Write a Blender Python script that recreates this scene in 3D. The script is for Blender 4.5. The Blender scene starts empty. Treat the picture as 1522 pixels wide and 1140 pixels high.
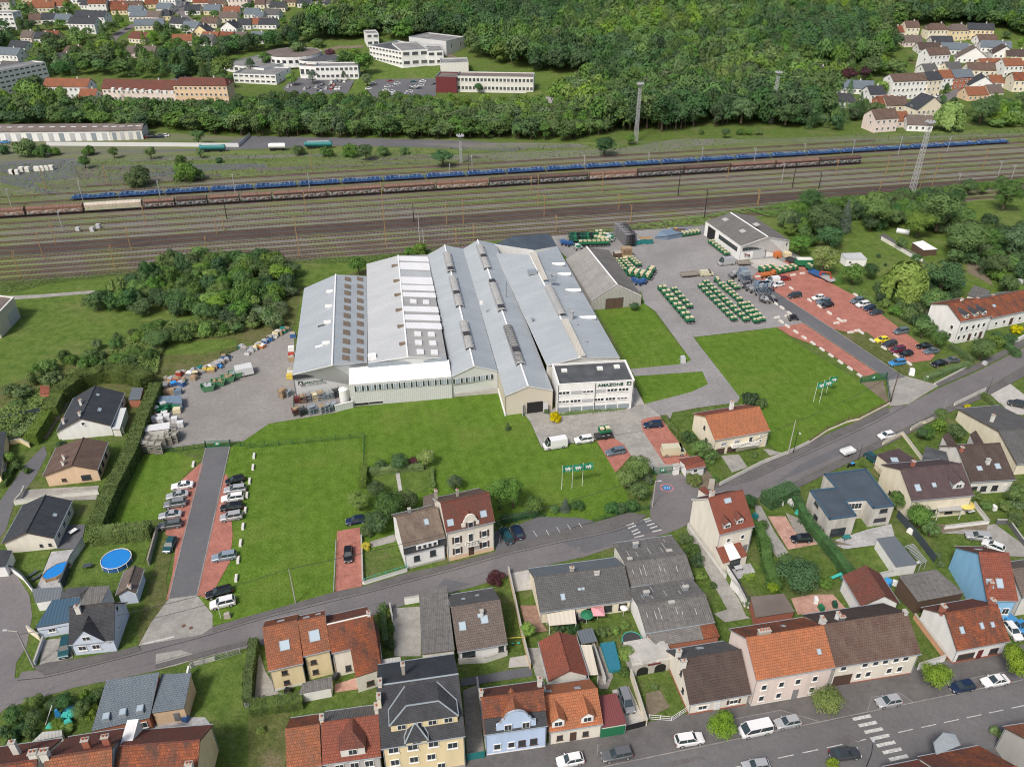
import bpy,math as mth,random
import numpy as np
from mathutils import Vector as Vec,Matrix
rg=range;en=enumerate
Aa,Ab,Ac,Ad,Ae,Af,Ag,Ah,Ai,Aj,Ak,Al,Am,An,Ao,Ap,Aq,Ar,As,At,Au,Av,Aw,Ax,Ay,Az,AA,AB,AC,AD,AE,AF,AG,AH,AI,AJ,AK,AL,AM,AN,AO,AP,AQ,AR,AS,AT,AU,AV,AW,AX,AY,AZ,A0,A1,A2,A3,A4,A5,A6,A7,A8,A9,Ba,Bb,Bc,Bd,Be,Bf,Bg,Bh,Bi,Bj,Bk,Bl,Bm,Bn,Bo,Bp,Br,Bs,Bt,Bu,Bv,Bw,Bx,By,Bz,BA,BB,BC,BD,BE,BF,BG,BH,BI,BJ,BK,BL,BM,BN,BO,BP,BQ,BR,BS,BT,BU,BV,BW,BX,BY,BZ,B0,B1,B2,B3,B4,B5,B6,B7,B8,B9,Ca,Cb,Cc,Cd,Ce,Cf,Cg,Ch,Ci,Cj,Ck,Cl,Cm,Cn,Co,Cp,Cr,Cs,Ct,Cu,Cv,Cw,Cx,Cy,Cz,CA,CB,CC,CD,CE,CF,CG,CH,CI,CJ,CK,CL,CM,CN,CO,CP,CQ,CS,CT,CU,CV,CW,CZ,C0,C1,C2,C3,C4,C5,C6,C7,C8,C9,Da,Db,Dc,Dd,De,Df,Dg,Dh,Di,Dj,Dk,Dl,Dm,Dn,Do,Dp,Dr,Ds,Dt,Du,Dv,Dw,Dx,Dy,Dz,DA,DB,DC,DD,DE,DF,DG,DH,DI,DJ,DK,DL,DM,DN,DO,DP,DQ,DR,DS,DT,DU,DV,DW,DX,DY,DZ,D0,D1,D2,D3,D4,D5,D6,D7,D8,D9='w_white','w_offwhite','white','t_orange_old','w_cream','t_charcoal','leaf_dark','leaf_light','t_redbrown','MULTIPLY','t_orange','asphalt_dark','lightgrey','concrete','t_bluegrey','galv','leaf','round','t_brown','dark','black','concrete_light','darkgreen','silver','meadow_grass','ballast_old','metal_white','leaf_bramble','leaf_hedge','w_yellow','flat_grey','hatch','asphalt_road','bush','t_taupe','t_slate','wood','brickred','flat_brown','Object','t_brown_dark','zinc','conifer','w_cream2','green machine with cream hopper on the car trailer','leaf_silver','outbuilding','skyblue','pavement_asphalt','ballast_rust','t_orange2','stone','rubber','estate','wagon_roof_rust','cream hopper machines in the row by the drive','machines by the concrete patch','paint_white','metal_slate','grey','spreaders beside the old barn','cream hoppers behind the barn','blue','fibre','clad_white','cream','darkwood','slatefence','w_concrete','house','smallvan','t_grey','teal','large cream hoppers by the barn corner','turquoise','structure','poplar','w_pink','t_red','green','rough_grass','sedan','tall','pavement','sky_grey','pvc','f','lawn_grass','ballast_dark','metal_grey','yellow','maroon','shutterbrown','window','wagon_lightblue','ventilation_opening','bitumen','skylight_glass','roof','building','greyblue','grey_paving','gable','ShaderNodeTexBrick','willow','warehouse','kind','cobble_paving','pane','navy','root','fibre_barn','metal_pale','clad_green','clad_cream','glass','panel','w_paleblue','minibus','w_peach','Vector','garden_grass','bitumen_blue','orange','greywood','wall','darkgrey','wagon_roof_cream','garage','farm machine','ShaderNodeHueSaturation','Scale','red','wagon_roof_dark','dirt','pink_paving','garage_door','w_render_stain','t_plum','w_brick','round_pavilion','b','k','metal_blue','clad_plank','rust','skylight','stuff','ball','wagon_blue','roof_strip','wheel_pair','flag_green','suv','van','manhole_cover','railway_weeds','Specular IOR Level','asphalt_main','yard_asphalt','herringbone_paving','metal_maroon','car_glass','poolcover','mid','wheels','sky_brown','town_road','NodeSocketGeometry','lean_to','crate','ShaderNodeTexWave','Mortar Size','Brick Width','t_weathered','fibre_light','wagon_brown','forest_path','frame_stack','block_white','tarp','handrail','Row Height','red_paving','lichenwood','parked_van','parked_car','paint_pink','paint_blue','wagon_rust','floodlight','roof_light','emblem','w_grey','greenhouse','forest','skip_green','door','concrete_apron','shelter','parasol','parasol_yellow','concrete_block','glass_sky','rim','lamp_lens','ridge_cap','leaf_lime','side_sill','tarpaulin','village_green','sheeted_stack','g','wheel','cover','shrub','kerb','w_modern','poolblue','tail_red','post','rail','pickup','bumper','body','end_ramp','vent_box','uprights','midgrey','buffers','trailer','balcony','hut','pergola','tree','L','lawn','left','mpv','ze','w','sh'
R=mth.radians
sc=bpy.context.scene
COL=sc.collection
#camera, sky, sun, exposure
FOC=1196.;CX=761.;CY=570.;TH=R(32.2);HC=112.
cam_d=bpy.data.cameras.new('camera');cam=bpy.data.objects.new('camera',cam_d);COL.objects.link(cam)
cam.location=(0,0,HC);cam.rotation_euler=(R(90)-TH,0,0)
cam_d.sensor_width=36;cam_d.lens=FOC*36/1522;cam_d.clip_start=1;cam_d.clip_end=5000
sc.camera=cam
W=bpy.data.worlds.new('World');sc.world=W;W.use_nodes=True
nt=W.node_tree;bg=nt.nodes['Background']
sky=nt.nodes.new('ShaderNodeTexSky');sky.sky_type='NISHITA';sky.sun_disc=False
SUN_EL,SUN_AZ=50.,212.
sky.sun_elevation=R(SUN_EL);sky.sun_rotation=R(SUN_AZ)
sky.air_density=1.;sky.dust_density=5.;sky.ozone_density=1.
nt.links.new(sky.outputs[0],bg.inputs[0]);bg.inputs[1].default_value=.07
sd=bpy.data.lights.new('sun','SUN');sd.energy=1.5;sd.angle=R(10);sd.color=(1,.96,.9)
sun=bpy.data.objects.new('sun',sd);COL.objects.link(sun)
sv=Vec((mth.sin(R(SUN_AZ))*mth.cos(R(SUN_EL)),mth.cos(R(SUN_AZ))*mth.cos(R(SUN_EL)),mth.sin(R(SUN_EL))))
sun.rotation_euler=sv.to_track_quat('Z','Y').to_euler();sun.location=(0,0,300)
vs=sc.view_settings;vs.view_transform='Standard';vs.look='None';vs.gamma=1;vs.use_curve_mapping=False
vs.exposure=.97
sc.cycles.max_bounces=5;sc.cycles.diffuse_bounces=3;sc.cycles.glossy_bounces=2
sc.cycles.transparent_max_bounces=8;sc.cycles.filter_width=1.1
#place finding
c_,s_=mth.cos(TH),mth.sin(TH)
def G(p,z=0.):
 u=(p[0]-CX)/FOC;v=(p[1]-CY)/FOC;t=(HC-z)/(s_+v*c_)
 return Vec((u*t,t*(c_-v*s_),z))
def elev(x,y):
 e=0.
 if y>520:
  d=y-520
  e=.125*(d-25*(1-mth.exp(-d/25)))
 return min(e,76.)
def GT(p):
 z=0.
 for _ in rg(30):
  g=G(p,z);z=.5*z+.5*elev(g.x,g.y)
 g=G(p,z);return Vec((g.x,g.y,elev(g.x,g.y)))
def hof(b,ty,z0=0.):
 g=G(b,z0);lo,hi=0.,80.
 for _ in rg(40):
  m=(lo+hi)/2;Z=g.y*c_+(HC-z0-m)*s_;dn=-g.y*s_+(HC-z0-m)*c_
  if CY+FOC*dn/Z>ty:lo=m
  else:hi=m
 return lo
def K(x0,y0,s):return lambda x,y:(x0+x/s,y0+y/s)
q1=K(0,0,3.805);q2=K(380,0,3.805);q3=K(760,0,3.805);q4=K(1122,0,3.805);q5=K(0,220,3.805);q6=K(380,200,3.805)
r1=K(760,200,3.805);r2=K(1122,200,3.805);r3=K(0,440,3.805);r4=K(400,360,4.005);r5=K(720,420,4.228)
r6=K(1040,380,4.756);r7=K(0,560,4.75)
s1=K(0,780,4.957);s2=K(0,940,4.756);s3=K(230,640,3.8);s4=K(490,640,4.476);s5=K(780,600,4.75)
s6=K(370,860,4.071);s7=K(680,900,4.75);s8=K(740,780,4.476)
t1=K(960,900,4.75);t2=K(1202,900,4.75);t3=K(1010,690,4.957);t4=K(1222,700,5.073);t5=K(1242,540,5.182)
t6=K(980,560,5.182);t7=K(1262,380,5.7);t8=K(820,320,6.332)
#objects
def tag(o,label=None,cat=None,group=None,kind=None):
 if label:o['label']=label
 if cat:o['category']=cat
 if group:o['group']=group
 if kind:o[BT]=kind
 return o
def link(name,data,parent=None,loc=(0,0,0),rot=(0,0,0)):
 o=bpy.data.objects.new(name,data);COL.objects.link(o)
 o.location=loc;o.rotation_euler=rot
 if parent:o.parent=parent
 return o
def thg(name,label,cat,loc=(0,0,0),rz=0.,group=None):
 o=link(name,None,None,loc,(0,0,rz));o.empty_display_size=1
 return tag(o,label,cat,group)
class MB:
 def __init__(s):s.v=[];s.f=[];s.m=[];s.uv=[]
 def face(s,pts,m=0,uv=None):
  n=len(s.v);s.v+=[tuple(p)for p in pts];s.f.append(tuple(rg(n,n+len(pts))));s.m.append(m)
  s.uv.append(uv if uv else[(0,0)]*len(pts))
 def qud(s,pts,m=0):
  p=[Vec(q)for q in pts];e=(p[1]-p[0]);n=(p[1]-p[0]).cross(p[-1]-p[0])
  if e.length<1e-6 or n.length<1e-9:return s.face(pts,m)
  e.normalize();n.normalize();w=n.cross(e)
  s.face(pts,m,[((q-p[0]).dot(e),(q-p[0]).dot(w))for q in p])
 def box(s,c,d,m=0,rz=0.,taper=1.):
  x,y,z=c;a,b,h=d[0]/2,d[1]/2,d[2]/2;cs,sn=mth.cos(rz),mth.sin(rz)
  P=[]
  for k,zz in((1,-h),(taper,h)):
   for i,j in((-a,-b),(a,-b),(a,b),(-a,b)):
    i*=k;j*=k;P.append((x+i*cs-j*sn,y+i*sn+j*cs,z+zz))
  for q in((3,2,1,0),(4,5,6,7),(0,1,5,4),(1,2,6,5),(2,3,7,6),(3,0,4,7)):s.qud([P[k]for k in q],m)
 def prism(s,poly,z0,z1,m=0,mside=None,bottom=False):
  poly=[(p[0],p[1])for p in poly]
  ar=sum(poly[i-1][0]*poly[i][1]-poly[i][0]*poly[i-1][1]for i in rg(len(poly)))
  if ar<0:poly=poly[::-1]
  s.face([(x,y,z1)for x,y in poly],m,[(x,y)for x,y in poly])
  if bottom:s.face([(x,y,z0)for x,y in poly[::-1]],m)
  for i in rg(len(poly)):
   a,b=poly[i-1],poly[i]
   s.qud([(a[0],a[1],z0),(b[0],b[1],z0),(b[0],b[1],z1),(a[0],a[1],z1)],m if mside is None else mside)
 def tub(s,a,b,r,n=6,m=0,r2=None,cap=True):
  a=Vec(a);b=Vec(b);d=b-a
  if d.length<1e-6:return
  d.normalize();u=d.orthogonal().normalized();w=d.cross(u);r2=r if r2 is None else r2
  A=[a+(u*mth.cos(t)+w*mth.sin(t))*r for t in[2*mth.pi*k/n for k in rg(n)]]
  B=[b+(u*mth.cos(t)+w*mth.sin(t))*r2 for t in[2*mth.pi*k/n for k in rg(n)]]
  for k in rg(n):s.qud([A[k-1],A[k],B[k],B[k-1]],m)
  if cap:s.face(A[::-1],m);s.face(B,m)
 def slb(s,pts,t,m=0,mside=None):
  p=[Vec(q)for q in pts];n=(p[1]-p[0]).cross(p[2]-p[0]).normalized()
  if n.z<0:p=[p[1],p[0]]+p[2:][::-1];n=-n
  s.qud(p,m);lo=[q-n*t for q in p];k=m if mside is None else mside
  s.face(lo[::-1],k)
  for i in rg(len(p)):s.qud([lo[i-1],lo[i],p[i],p[i-1]],k)
 def mesh(s,name,mats,smooth=False):
  me=bpy.data.meshes.new(name);me.from_pydata(s.v,[],s.f)
  if not isinstance(mats,(list,tuple)):mats=[mats]
  for k in mats:me.materials.append(k)
  me.polygons.foreach_set('material_index',s.m)
  uvl=me.uv_layers.new(name='UVMap');flat=[c for f in s.uv for p in f for c in p]
  uvl.data.foreach_set('uv',flat)
  if smooth:
   me.polygons.foreach_set('use_smooth',[True]*len(s.f))
  me.update();return me
 def bld(s,name,mats,parent=None,loc=(0,0,0),rot=(0,0,0),smooth=False):
  return link(name,s.mesh(name,mats,smooth),parent,loc,rot)
def bxo(name,c,d,mat,parent=None,rz=0.,taper=1.):
 b=MB();b.box((0,0,0),d,0,0,taper);return b.bld(name,mat,parent,c,(0,0,rz))
def cpt(o,parent=None):
 c=o.copy();COL.objects.link(c);c.parent=parent
 for ch in[x for x in o.children]:
  cpt(ch,c)
 return c
def place(o,loc,rz=0.,s=None,label=None,group=None):
 o.location=loc;o.rotation_euler=(0,0,rz)
 if s is not None:o.scale=(s,s,s)if not isinstance(s,(tuple,list))else s
 if label:o['label']=label
 if group:o['group']=group
 return o
def srgb(r,g,b):
 f=lambda c:(c/255/12.92)if c/255<=.04045 else((c/255+.055)/1.055)**2.4
 return(f(r),f(g),f(b))
class NT:
 def __init__(s,name):
  s.m=bpy.data.materials.new(name);s.m.use_nodes=True;s.t=s.m.node_tree
  s.b=s.t.nodes['Principled BSDF'];s.b.inputs[CJ].default_value=.3
  s.tc=s.t.nodes.new('ShaderNodeTexCoord')
 def n(s,ty,**kw):
  x=s.t.nodes.new(ty)
  for k,v in kw.items():
   if k.startswith('i_'):
    k=k[2:].replace('_',' ');x.inputs[k].default_value=v
   else:setattr(x,k,v)
  return x
 def l(s,a,b):s.t.links.new(a,b)
 def co(s,kind=AN,sc=(1,1,1),rot=0.,dom=0.):
  mp=s.n('ShaderNodeMapping');s.l(s.tc.outputs[kind],mp.inputs[B7])
  mp.inputs[Ci].default_value=sc;mp.inputs['Rotation'].default_value=(0,0,rot);return mp.outputs[0]
 def noise(s,co,scale,det=4,rough=.55):
  x=s.n('ShaderNodeTexNoise');s.l(co,x.inputs[B7])
  x.inputs[Ci].default_value=scale;x.inputs['Detail'].default_value=det;x.inputs['Roughness'].default_value=rough
  return x.outputs['Fac']
 def ramp(s,fac,lo,hi):
  x=s.n('ShaderNodeMapRange');s.l(fac,x.inputs['Value']);x.inputs['From Min'].default_value=lo;x.inputs['From Max'].default_value=hi
  return x.outputs[0]
 def mix(s,fac,a,b,mode='MIX'):
  x=s.n('ShaderNodeMix',data_type='RGBA',blend_type=mode)
  if isinstance(fac,(int,float)):x.inputs[0].default_value=fac
  else:s.l(fac,x.inputs[0])
  for k,v in((6,a),(7,b)):
   if isinstance(v,tuple):x.inputs[k].default_value=(*v[:3],1)
   else:s.l(v,x.inputs[k])
  return x.outputs[2]
 def mth(s,op,a,b=None):
  x=s.n('ShaderNodeMath',operation=op)
  for k,v in((0,a),(1,b)):
   if v is None:continue
   if isinstance(v,(int,float)):x.inputs[k].default_value=v
   else:s.l(v,x.inputs[k])
  return x.outputs[0]
 def bump(s,h,st=.3,dist=.05):
  x=s.n('ShaderNodeBump');s.l(h,x.inputs['Height']);x.inputs['Strength'].default_value=st;x.inputs['Distance'].default_value=dist
  s.l(x.outputs[0],s.b.inputs['Normal'])
 def out(s,col,rough=.8,metal=0.,spec=None):
  if isinstance(col,tuple):s.b.inputs['Base Color'].default_value=(*col[:3],1)
  else:s.l(col,s.b.inputs['Base Color'])
  s.b.inputs['Roughness'].default_value=rough;s.b.inputs['Metallic'].default_value=metal
  if spec is not None:s.b.inputs[CJ].default_value=spec
  return s.m
def sc3(c,k):return tuple(max(0,min(1,x*k))for x in c)
def mtl(name,c,var=.25,scale=.8,fine=6.,rough=.85,bump=.15,c2=None,stretch=(1,1,1),rot=0.,coord=AN,spec=.25,dist=.03):
 t=NT(name);co=t.co(coord,stretch,rot)
 a=t.noise(co,scale,4);b=t.noise(co,fine,3)
 col=t.mix(t.ramp(a,.3,.7),sc3(c,1-var),c2 if c2 else sc3(c,1+var))
 col=t.mix(t.mth(Aj,t.ramp(b,.3,.7),.5),col,sc3(c,1-var*1.2))
 if bump:t.bump(b,bump,dist)
 return t.out(col,rough,0,spec)
def plain(name,c,rough=.6,metal=0.,spec=.4):
 t=NT(name);co=t.co();a=t.noise(co,3.,3)
 return t.out(t.mix(t.ramp(a,.3,.7),sc3(c,.88),sc3(c,1.08)),rough,metal,spec)
def pls(name,c,dirt=.11):
 t=NT(name);a=t.noise(t.co(AN,(1,1,.25)),.9,5);b=t.noise(t.co(),9,3)
 col=t.mix(t.ramp(a,.35,.75),sc3(c,1.04),sc3(c,1-dirt))
 col=t.mix(t.mth(Aj,t.ramp(b,.4,.8),.25),col,sc3(c,.8))
 t.bump(b,.15,.02);return t.out(col,.9,0,.15)
def tiles(name,c,c2,dirt,w=.34,h=.42,dirtamt=.5,mortar=.45,off=.5,bump=.7,streak=True):
 t=NT(name);br=t.n(BQ,offset=off,squash=1.)
 t.l(t.tc.outputs['UV'],br.inputs[B7])
 br.inputs['Color1'].default_value=(*c,1);br.inputs['Color2'].default_value=(*c2,1);br.inputs['Mortar'].default_value=(*sc3(c,mortar),1)
 br.inputs[Ci].default_value=1;br.inputs[C1].default_value=.035;br.inputs['Mortar Smooth'].default_value=.3
 br.inputs[C2].default_value=w;br.inputs[Db].default_value=h;br.inputs['Bias'].default_value=0
 a=t.noise(t.co('UV',(1,.5 if streak else 1,1)),.45,6,.65);b=t.noise(t.co('UV'),2.2,4,.6)
 col=t.mix(t.mth(Aj,t.ramp(a,.42,.62),dirtamt),br.outputs[0],dirt)
 col=t.mix(t.mth(Aj,t.ramp(b,.45,.75),dirtamt*.8),col,sc3(dirt,.75))
 t.bump(br.outputs['Fac'],bump,.04)
 bm=[n for n in t.t.nodes if n.type=='BUMP'][0];bm.invert=True
 return t.out(col,.85,0,.2)
def rbd(name,c,c2,pch=.3,amt=.35,rough=.6,metal=0.,dirt=None,dirtamt=.4,across='u',spec=.3,bump=.5,rows=0):
 t=NT(name);wv=t.n(C0,wave_type='BANDS',bands_direction='X'if across=='u'else'Y')
 t.l(t.tc.outputs['UV'],wv.inputs[B7]);wv.inputs[Ci].default_value=.314/pch;wv.inputs['Distortion'].default_value=0
 a=t.noise(t.co('UV',(1,.3,1)if across=='u'else(.3,1,1)),.25,5);b=t.noise(t.co('UV'),1.6,4)
 base=t.mix(t.ramp(a,.35,.65),c,c2)
 if dirt:base=t.mix(t.mth(Aj,t.ramp(b,.45,.7),dirtamt),base,dirt)
 col=t.mix(t.mth(Aj,wv.outputs['Fac'],amt),base,sc3(c,.55))
 if rows:
  br=t.n(BQ,offset=0);t.l(t.tc.outputs['UV'],br.inputs[B7])
  br.inputs['Color1'].default_value=(1,1,1,1);br.inputs['Color2'].default_value=(.86,.87,.88,1);br.inputs['Mortar'].default_value=(.6,.6,.6,1)
  br.inputs[Ci].default_value=1;br.inputs[C2].default_value=1.1;br.inputs[Db].default_value=rows;br.inputs[C1].default_value=.03
  col=t.mix(1.,col,br.outputs[0],Aj)
 t.bump(wv.outputs['Fac'],bump,.05);return t.out(col,rough,metal,spec)
M={}
def mk(k,m):M[k]=m;return m
RAILROT=R(11)
def terrain_mats():
 def field(k,g1,g2,dry,s1=.05,s2=.6,dryamt=.5,st=(1,1,1),rot=0.,lo=.5,hi=.68,stripe=0,d2=None):
  t=NT(k);a=t.noise(t.co(AN,st,rot),s1,6,.65);b=t.noise(t.co(AN,st,rot),s2,6,.7);f=t.noise(t.co(AN),2.2,5,.75);e=t.noise(t.co(AN,st,rot),.22,6,.7)
  col=t.mix(t.ramp(b,.40,.60),g1,g2);col=t.mix(t.mth(Aj,t.ramp(a,lo,hi),dryamt),col,dry);col=t.mix(t.mth(Aj,t.ramp(e,.48,.66),.45),col,d2 or sc3(g1,.72))
  if stripe:
   w=t.n(C0,wave_type='BANDS');t.l(t.co(AN,(1,1,1),R(-14)),w.inputs[B7]);w.inputs[Ci].default_value=.11;w.inputs['Distortion'].default_value=1.2;w.inputs['Detail'].default_value=2
   col=t.mix(t.mth(Aj,t.ramp(w.outputs['Fac'],.35,.65),stripe),col,sc3(g2,1.22))
  col=t.mix(t.mth(Aj,t.ramp(f,.42,.62),.5),col,sc3(g1,.5));t.bump(f,1.,.2);mk(k,t.out(col,.95,0,.1))
 field('grass_ground',(.060,.10,.025),(.10,.15,.035),(.14,.135,.06),.03,.35,.6)
 field(BA,(.086,.162,.018),(.125,.213,.032),(.17,.21,.05),.06,.5,.6,stripe=.14)
 field(Ay,(.085,.145,.028),(.145,.205,.048),(.19,.20,.08),.05,.4,.7)
 field(Bt,(.085,.11,.03),(.15,.16,.06),(.21,.165,.11),.12,.7,.8)
 field(B8,(.075,.125,.025),(.13,.185,.045),(.18,.165,.09),.12,.8,.7)
 field('yard_weeds',(.12,.155,.05),(.17,.185,.085),(.21,.195,.185),.03,.2,.85,(.14,1,1),-RAILROT,.44,.56,d2=(.16,.19,.05))
 field('wasteland',(.10,.15,.04),(.17,.205,.065),(.19,.185,.14),.02,.10,.8,(.25,1,1),-RAILROT,.44,.6,d2=(.13,.12,.10))
 def hard(k,c,c2,stain,s1=.12,amt=.6,fine=5,lo=.45,green=None,st=(1,1,1)):
  t=NT(k);rr=-RAILROT if green else 0;a=t.noise(t.co(AN,st,rr),s1,7,.7);b=t.noise(t.co(),fine,4,.7);d=t.noise(t.co(AN,st,rr),1.1,6,.75)
  col=t.mix(t.ramp(a,.38,.62),c,c2);col=t.mix(t.mth(Aj,t.ramp(d,lo,.7),amt),col,stain)
  if green:col=t.mix(t.ramp(t.noise(t.co(AN,(.12,1,1),rr),.35,6,.7),.50,.58),col,green)
  col=t.mix(t.mth(Aj,t.ramp(b,.35,.65),.35),col,sc3(c,.5));t.bump(b,.4,.04);mk(k,t.out(col,.9,0,.2))
 hard(AG,(.155,.145,.148),(.20,.188,.19),(.13,.12,.125),.06,.5)
 hard(Al,(.12,.122,.13),(.15,.15,.158),(.10,.10,.105),.06,.4)
 hard(CK,(.135,.132,.135),(.17,.165,.168),(.105,.10,.10),.05,.5)
 hard(AW,(.105,.10,.10),(.145,.138,.135),(.18,.17,.16),.2,.5)
 hard(CL,(.235,.228,.225),(.32,.31,.305),(.175,.165,.155),.05,.6)
 hard('yard_gravel',(.24,.228,.215),(.32,.305,.29),(.18,.165,.15),.06,.6)
 hard(An,(.28,.27,.25),(.38,.37,.34),(.20,.185,.16),.3,.6)
 hard(Av,(.42,.41,.38),(.52,.50,.47),(.30,.27,.23),.3,.5)
 hard(Cl,(.17,.135,.10),(.23,.19,.15),(.10,.11,.04),.3,.8)
 hard(BB,(.052,.044,.044),(.085,.074,.073),(.11,.09,.08),.1,.6,5,.45,(.10,.10,.075))
 hard(Az,(.145,.135,.135),(.21,.197,.195),(.15,.145,.11),.08,.7,5,.45,(.15,.19,.055))
 hard(AX,(.12,.10,.10),(.185,.16,.158),(.11,.09,.08),.08,.7,5,.42,(.14,.175,.055))
 for k,w,h,c,c2,gc in((Dc,.55,.32,(.35,.14,.108),(.42,.175,.135),(.26,.125,.10)),(CM,.5,.25,(.26,.16,.12),(.33,.21,.16),(.15,.10,.07)),(BO,.6,.6,(.36,.36,.36),(.43,.43,.43),(.25,.25,.25)),(BU,.25,.25,(.27,.25,.22),(.33,.31,.28),(.18,.16,.14)),(Cm,.8,.8,(.42,.24,.19),(.5,.31,.25),(.3,.2,.16))):
  t=NT(k);br=t.n(BQ);t.l(t.co(AN,(1,1,1),R(-12)),br.inputs[B7])
  br.inputs['Color1'].default_value=(*c,1);br.inputs['Color2'].default_value=(*c2,1);br.inputs['Mortar'].default_value=(*gc,1)
  br.inputs[Ci].default_value=1;br.inputs[C2].default_value=w;br.inputs[Db].default_value=h;br.inputs[C1].default_value=.02
  a=t.noise(t.co(),.3,7,.75);col=t.mix(t.mth(Aj,t.ramp(a,.42,.66),.6),br.outputs[0],sc3(c,.55));col=t.mix(t.mth(Aj,t.ramp(t.noise(t.co(),1.7,5,.7),.5,.7),.4),col,sc3(c2,1.35));t.bump(t.noise(t.co(),5,3),.2,.02);mk(k,t.out(col,.9,0,.2))
 mk(DK,mtl(DK,(.25,.24,.23),.3,.8));mk(A5,mtl(A5,(.52,.52,.5),.42,2.2,7,.7,0))
 mk('water',plain('water',(.03,.05,.05),.1))
terrain_mats()
for k,c in dict(w_white=(.66,.66,.645),w_cream=(.64,.585,.46),w_cream2=(.62,.585,.51),w_yellow=(.63,.53,.33),w_pink=(.62,.53,.485),w_salmon=(.58,.32,.20),w_peach=(.60,.44,.30),w_paleblue=(.47,.53,.62),w_sky=(.22,.43,.62),w_grey=(.38,.37,.35),w_beige=(.52,.47,.38),w_brick=(.34,.14,.09),w_concrete=(.34,.33,.30),w_darkgrey=(.12,.12,.13),w_offwhite=(.58,.57,.53),w_blue2=(.40,.50,.66)).items():mk(k,pls(k,sc3(c,1.14)))
mk(Co,pls(Co,(.50,.48,.44),.45));mk(DL,pls(DL,(.52,.50,.455),.3))
O1=(.40,.13,.055)
mk(Ak,tiles(Ak,(.36,.135,.07),(.26,.095,.05),(.14,.08,.055),dirtamt=.65));mk(AY,tiles(AY,(.46,.175,.085),(.365,.135,.065),(.22,.105,.065),dirtamt=.45))
mk(Ad,tiles(Ad,(.33,.105,.05),(.225,.07,.035),(.085,.052,.042),dirtamt=.9));mk(Br,tiles(Br,(.285,.09,.058),(.215,.07,.047),(.14,.065,.05),dirtamt=.5))
mk(Ai,tiles(Ai,(.20,.07,.05),(.15,.055,.042),(.09,.06,.05),dirtamt=.6));mk(As,tiles(As,(.135,.085,.068),(.105,.068,.056),(.19,.15,.12),dirtamt=.4))
mk(AO,tiles(AO,(.088,.062,.055),(.07,.052,.048),(.12,.095,.08),dirtamt=.35));mk(AI,tiles(AI,(.19,.155,.135),(.15,.12,.105),(.10,.085,.075),dirtamt=.5))
mk(C3,tiles(C3,(.17,.125,.10),(.125,.095,.08),(.26,.22,.17),dirtamt=.5));mk(Af,tiles(Af,(.055,.062,.072),(.042,.047,.056),(.085,.09,.10),dirtamt=.3))
mk(AJ,tiles(AJ,(.062,.066,.074),(.05,.053,.06),(.10,.10,.105),w=.3,h=.22,dirtamt=.35));mk(Bj,tiles(Bj,(.14,.14,.14),(.115,.115,.118),(.075,.073,.07),dirtamt=.5))
mk(Cp,tiles(Cp,(.105,.072,.075),(.082,.057,.06),(.13,.10,.10),dirtamt=.3));mk(Ao,tiles(Ao,(.15,.185,.215),(.125,.155,.185),(.19,.21,.23),w=.4,h=.35,dirtamt=.25))
mk(Bb,rbd(Bb,(.15,.145,.14),(.20,.195,.185),.36,.5,.9,0,(.085,.08,.072),.7,rows=1.6));mk(C4,rbd(C4,(.37,.36,.34),(.29,.28,.265),.36,.5,.9,0,(.15,.14,.13),.6,rows=2.4))
mk(BY,rbd(BY,(.175,.165,.155),(.235,.22,.205),.36,.55,.9,0,(.11,.10,.09),.6,rows=2.4))
mk(BC,rbd(BC,(.34,.375,.40),(.40,.435,.46),.95,.28,.5,0,(.28,.30,.31),.4,across='u',bump=.4))
mk(BZ,rbd(BZ,(.43,.45,.46),(.50,.515,.52),.95,.25,.5,0,(.36,.36,.36),.4,bump=.4));mk(AA,rbd(AA,(.76,.76,.76),(.82,.82,.82),.95,.14,.5,0,None,bump=.3))
mk(Cv,rbd(Cv,(.055,.105,.155),(.07,.12,.17),.55,.5,.4,0,None));mk(CN,rbd(CN,(.19,.06,.06),(.16,.05,.05),.35,.5,.5));mk(A6,rbd(A6,(.13,.15,.17),(.16,.175,.19),.5,.5,.5))
mk(B0,rbd(B0,(.54,.56,.545),(.59,.61,.59),.5,.25,.6,0,(.38,.38,.34),.3));mk(Bc,rbd(Bc,(.55,.565,.56),(.60,.61,.61),.6,.22,.6,0,(.45,.45,.42),.3));mk(B1,rbd(B1,(.55,.50,.41),(.60,.55,.46),.8,.12,.7))
mk(Cw,rbd(Cw,(.42,.41,.38),(.36,.35,.32),1.1,.3,.9,0,(.25,.23,.2),.6))
mk(BJ,mtl(BJ,(.085,.09,.097),.3,.4,3));mk(B9,mtl(B9,(.062,.082,.105),.18,.3,3));mk(AE,mtl(AE,(.22,.22,.215),.25,.12,1));mk(AM,mtl(AM,(.17,.14,.125),.25,.12,1))
mk(B2,NT(B2).out((.035,.045,.052),.12,0,.6));mk(Dx,NT(Dx).out((.28,.34,.40),.15,0,.6));mk(BK,NT(BK).out((.36,.44,.50),.15,0,.6));mk(CO,NT(CO).out((.03,.045,.05),.08,0,.7))
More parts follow.
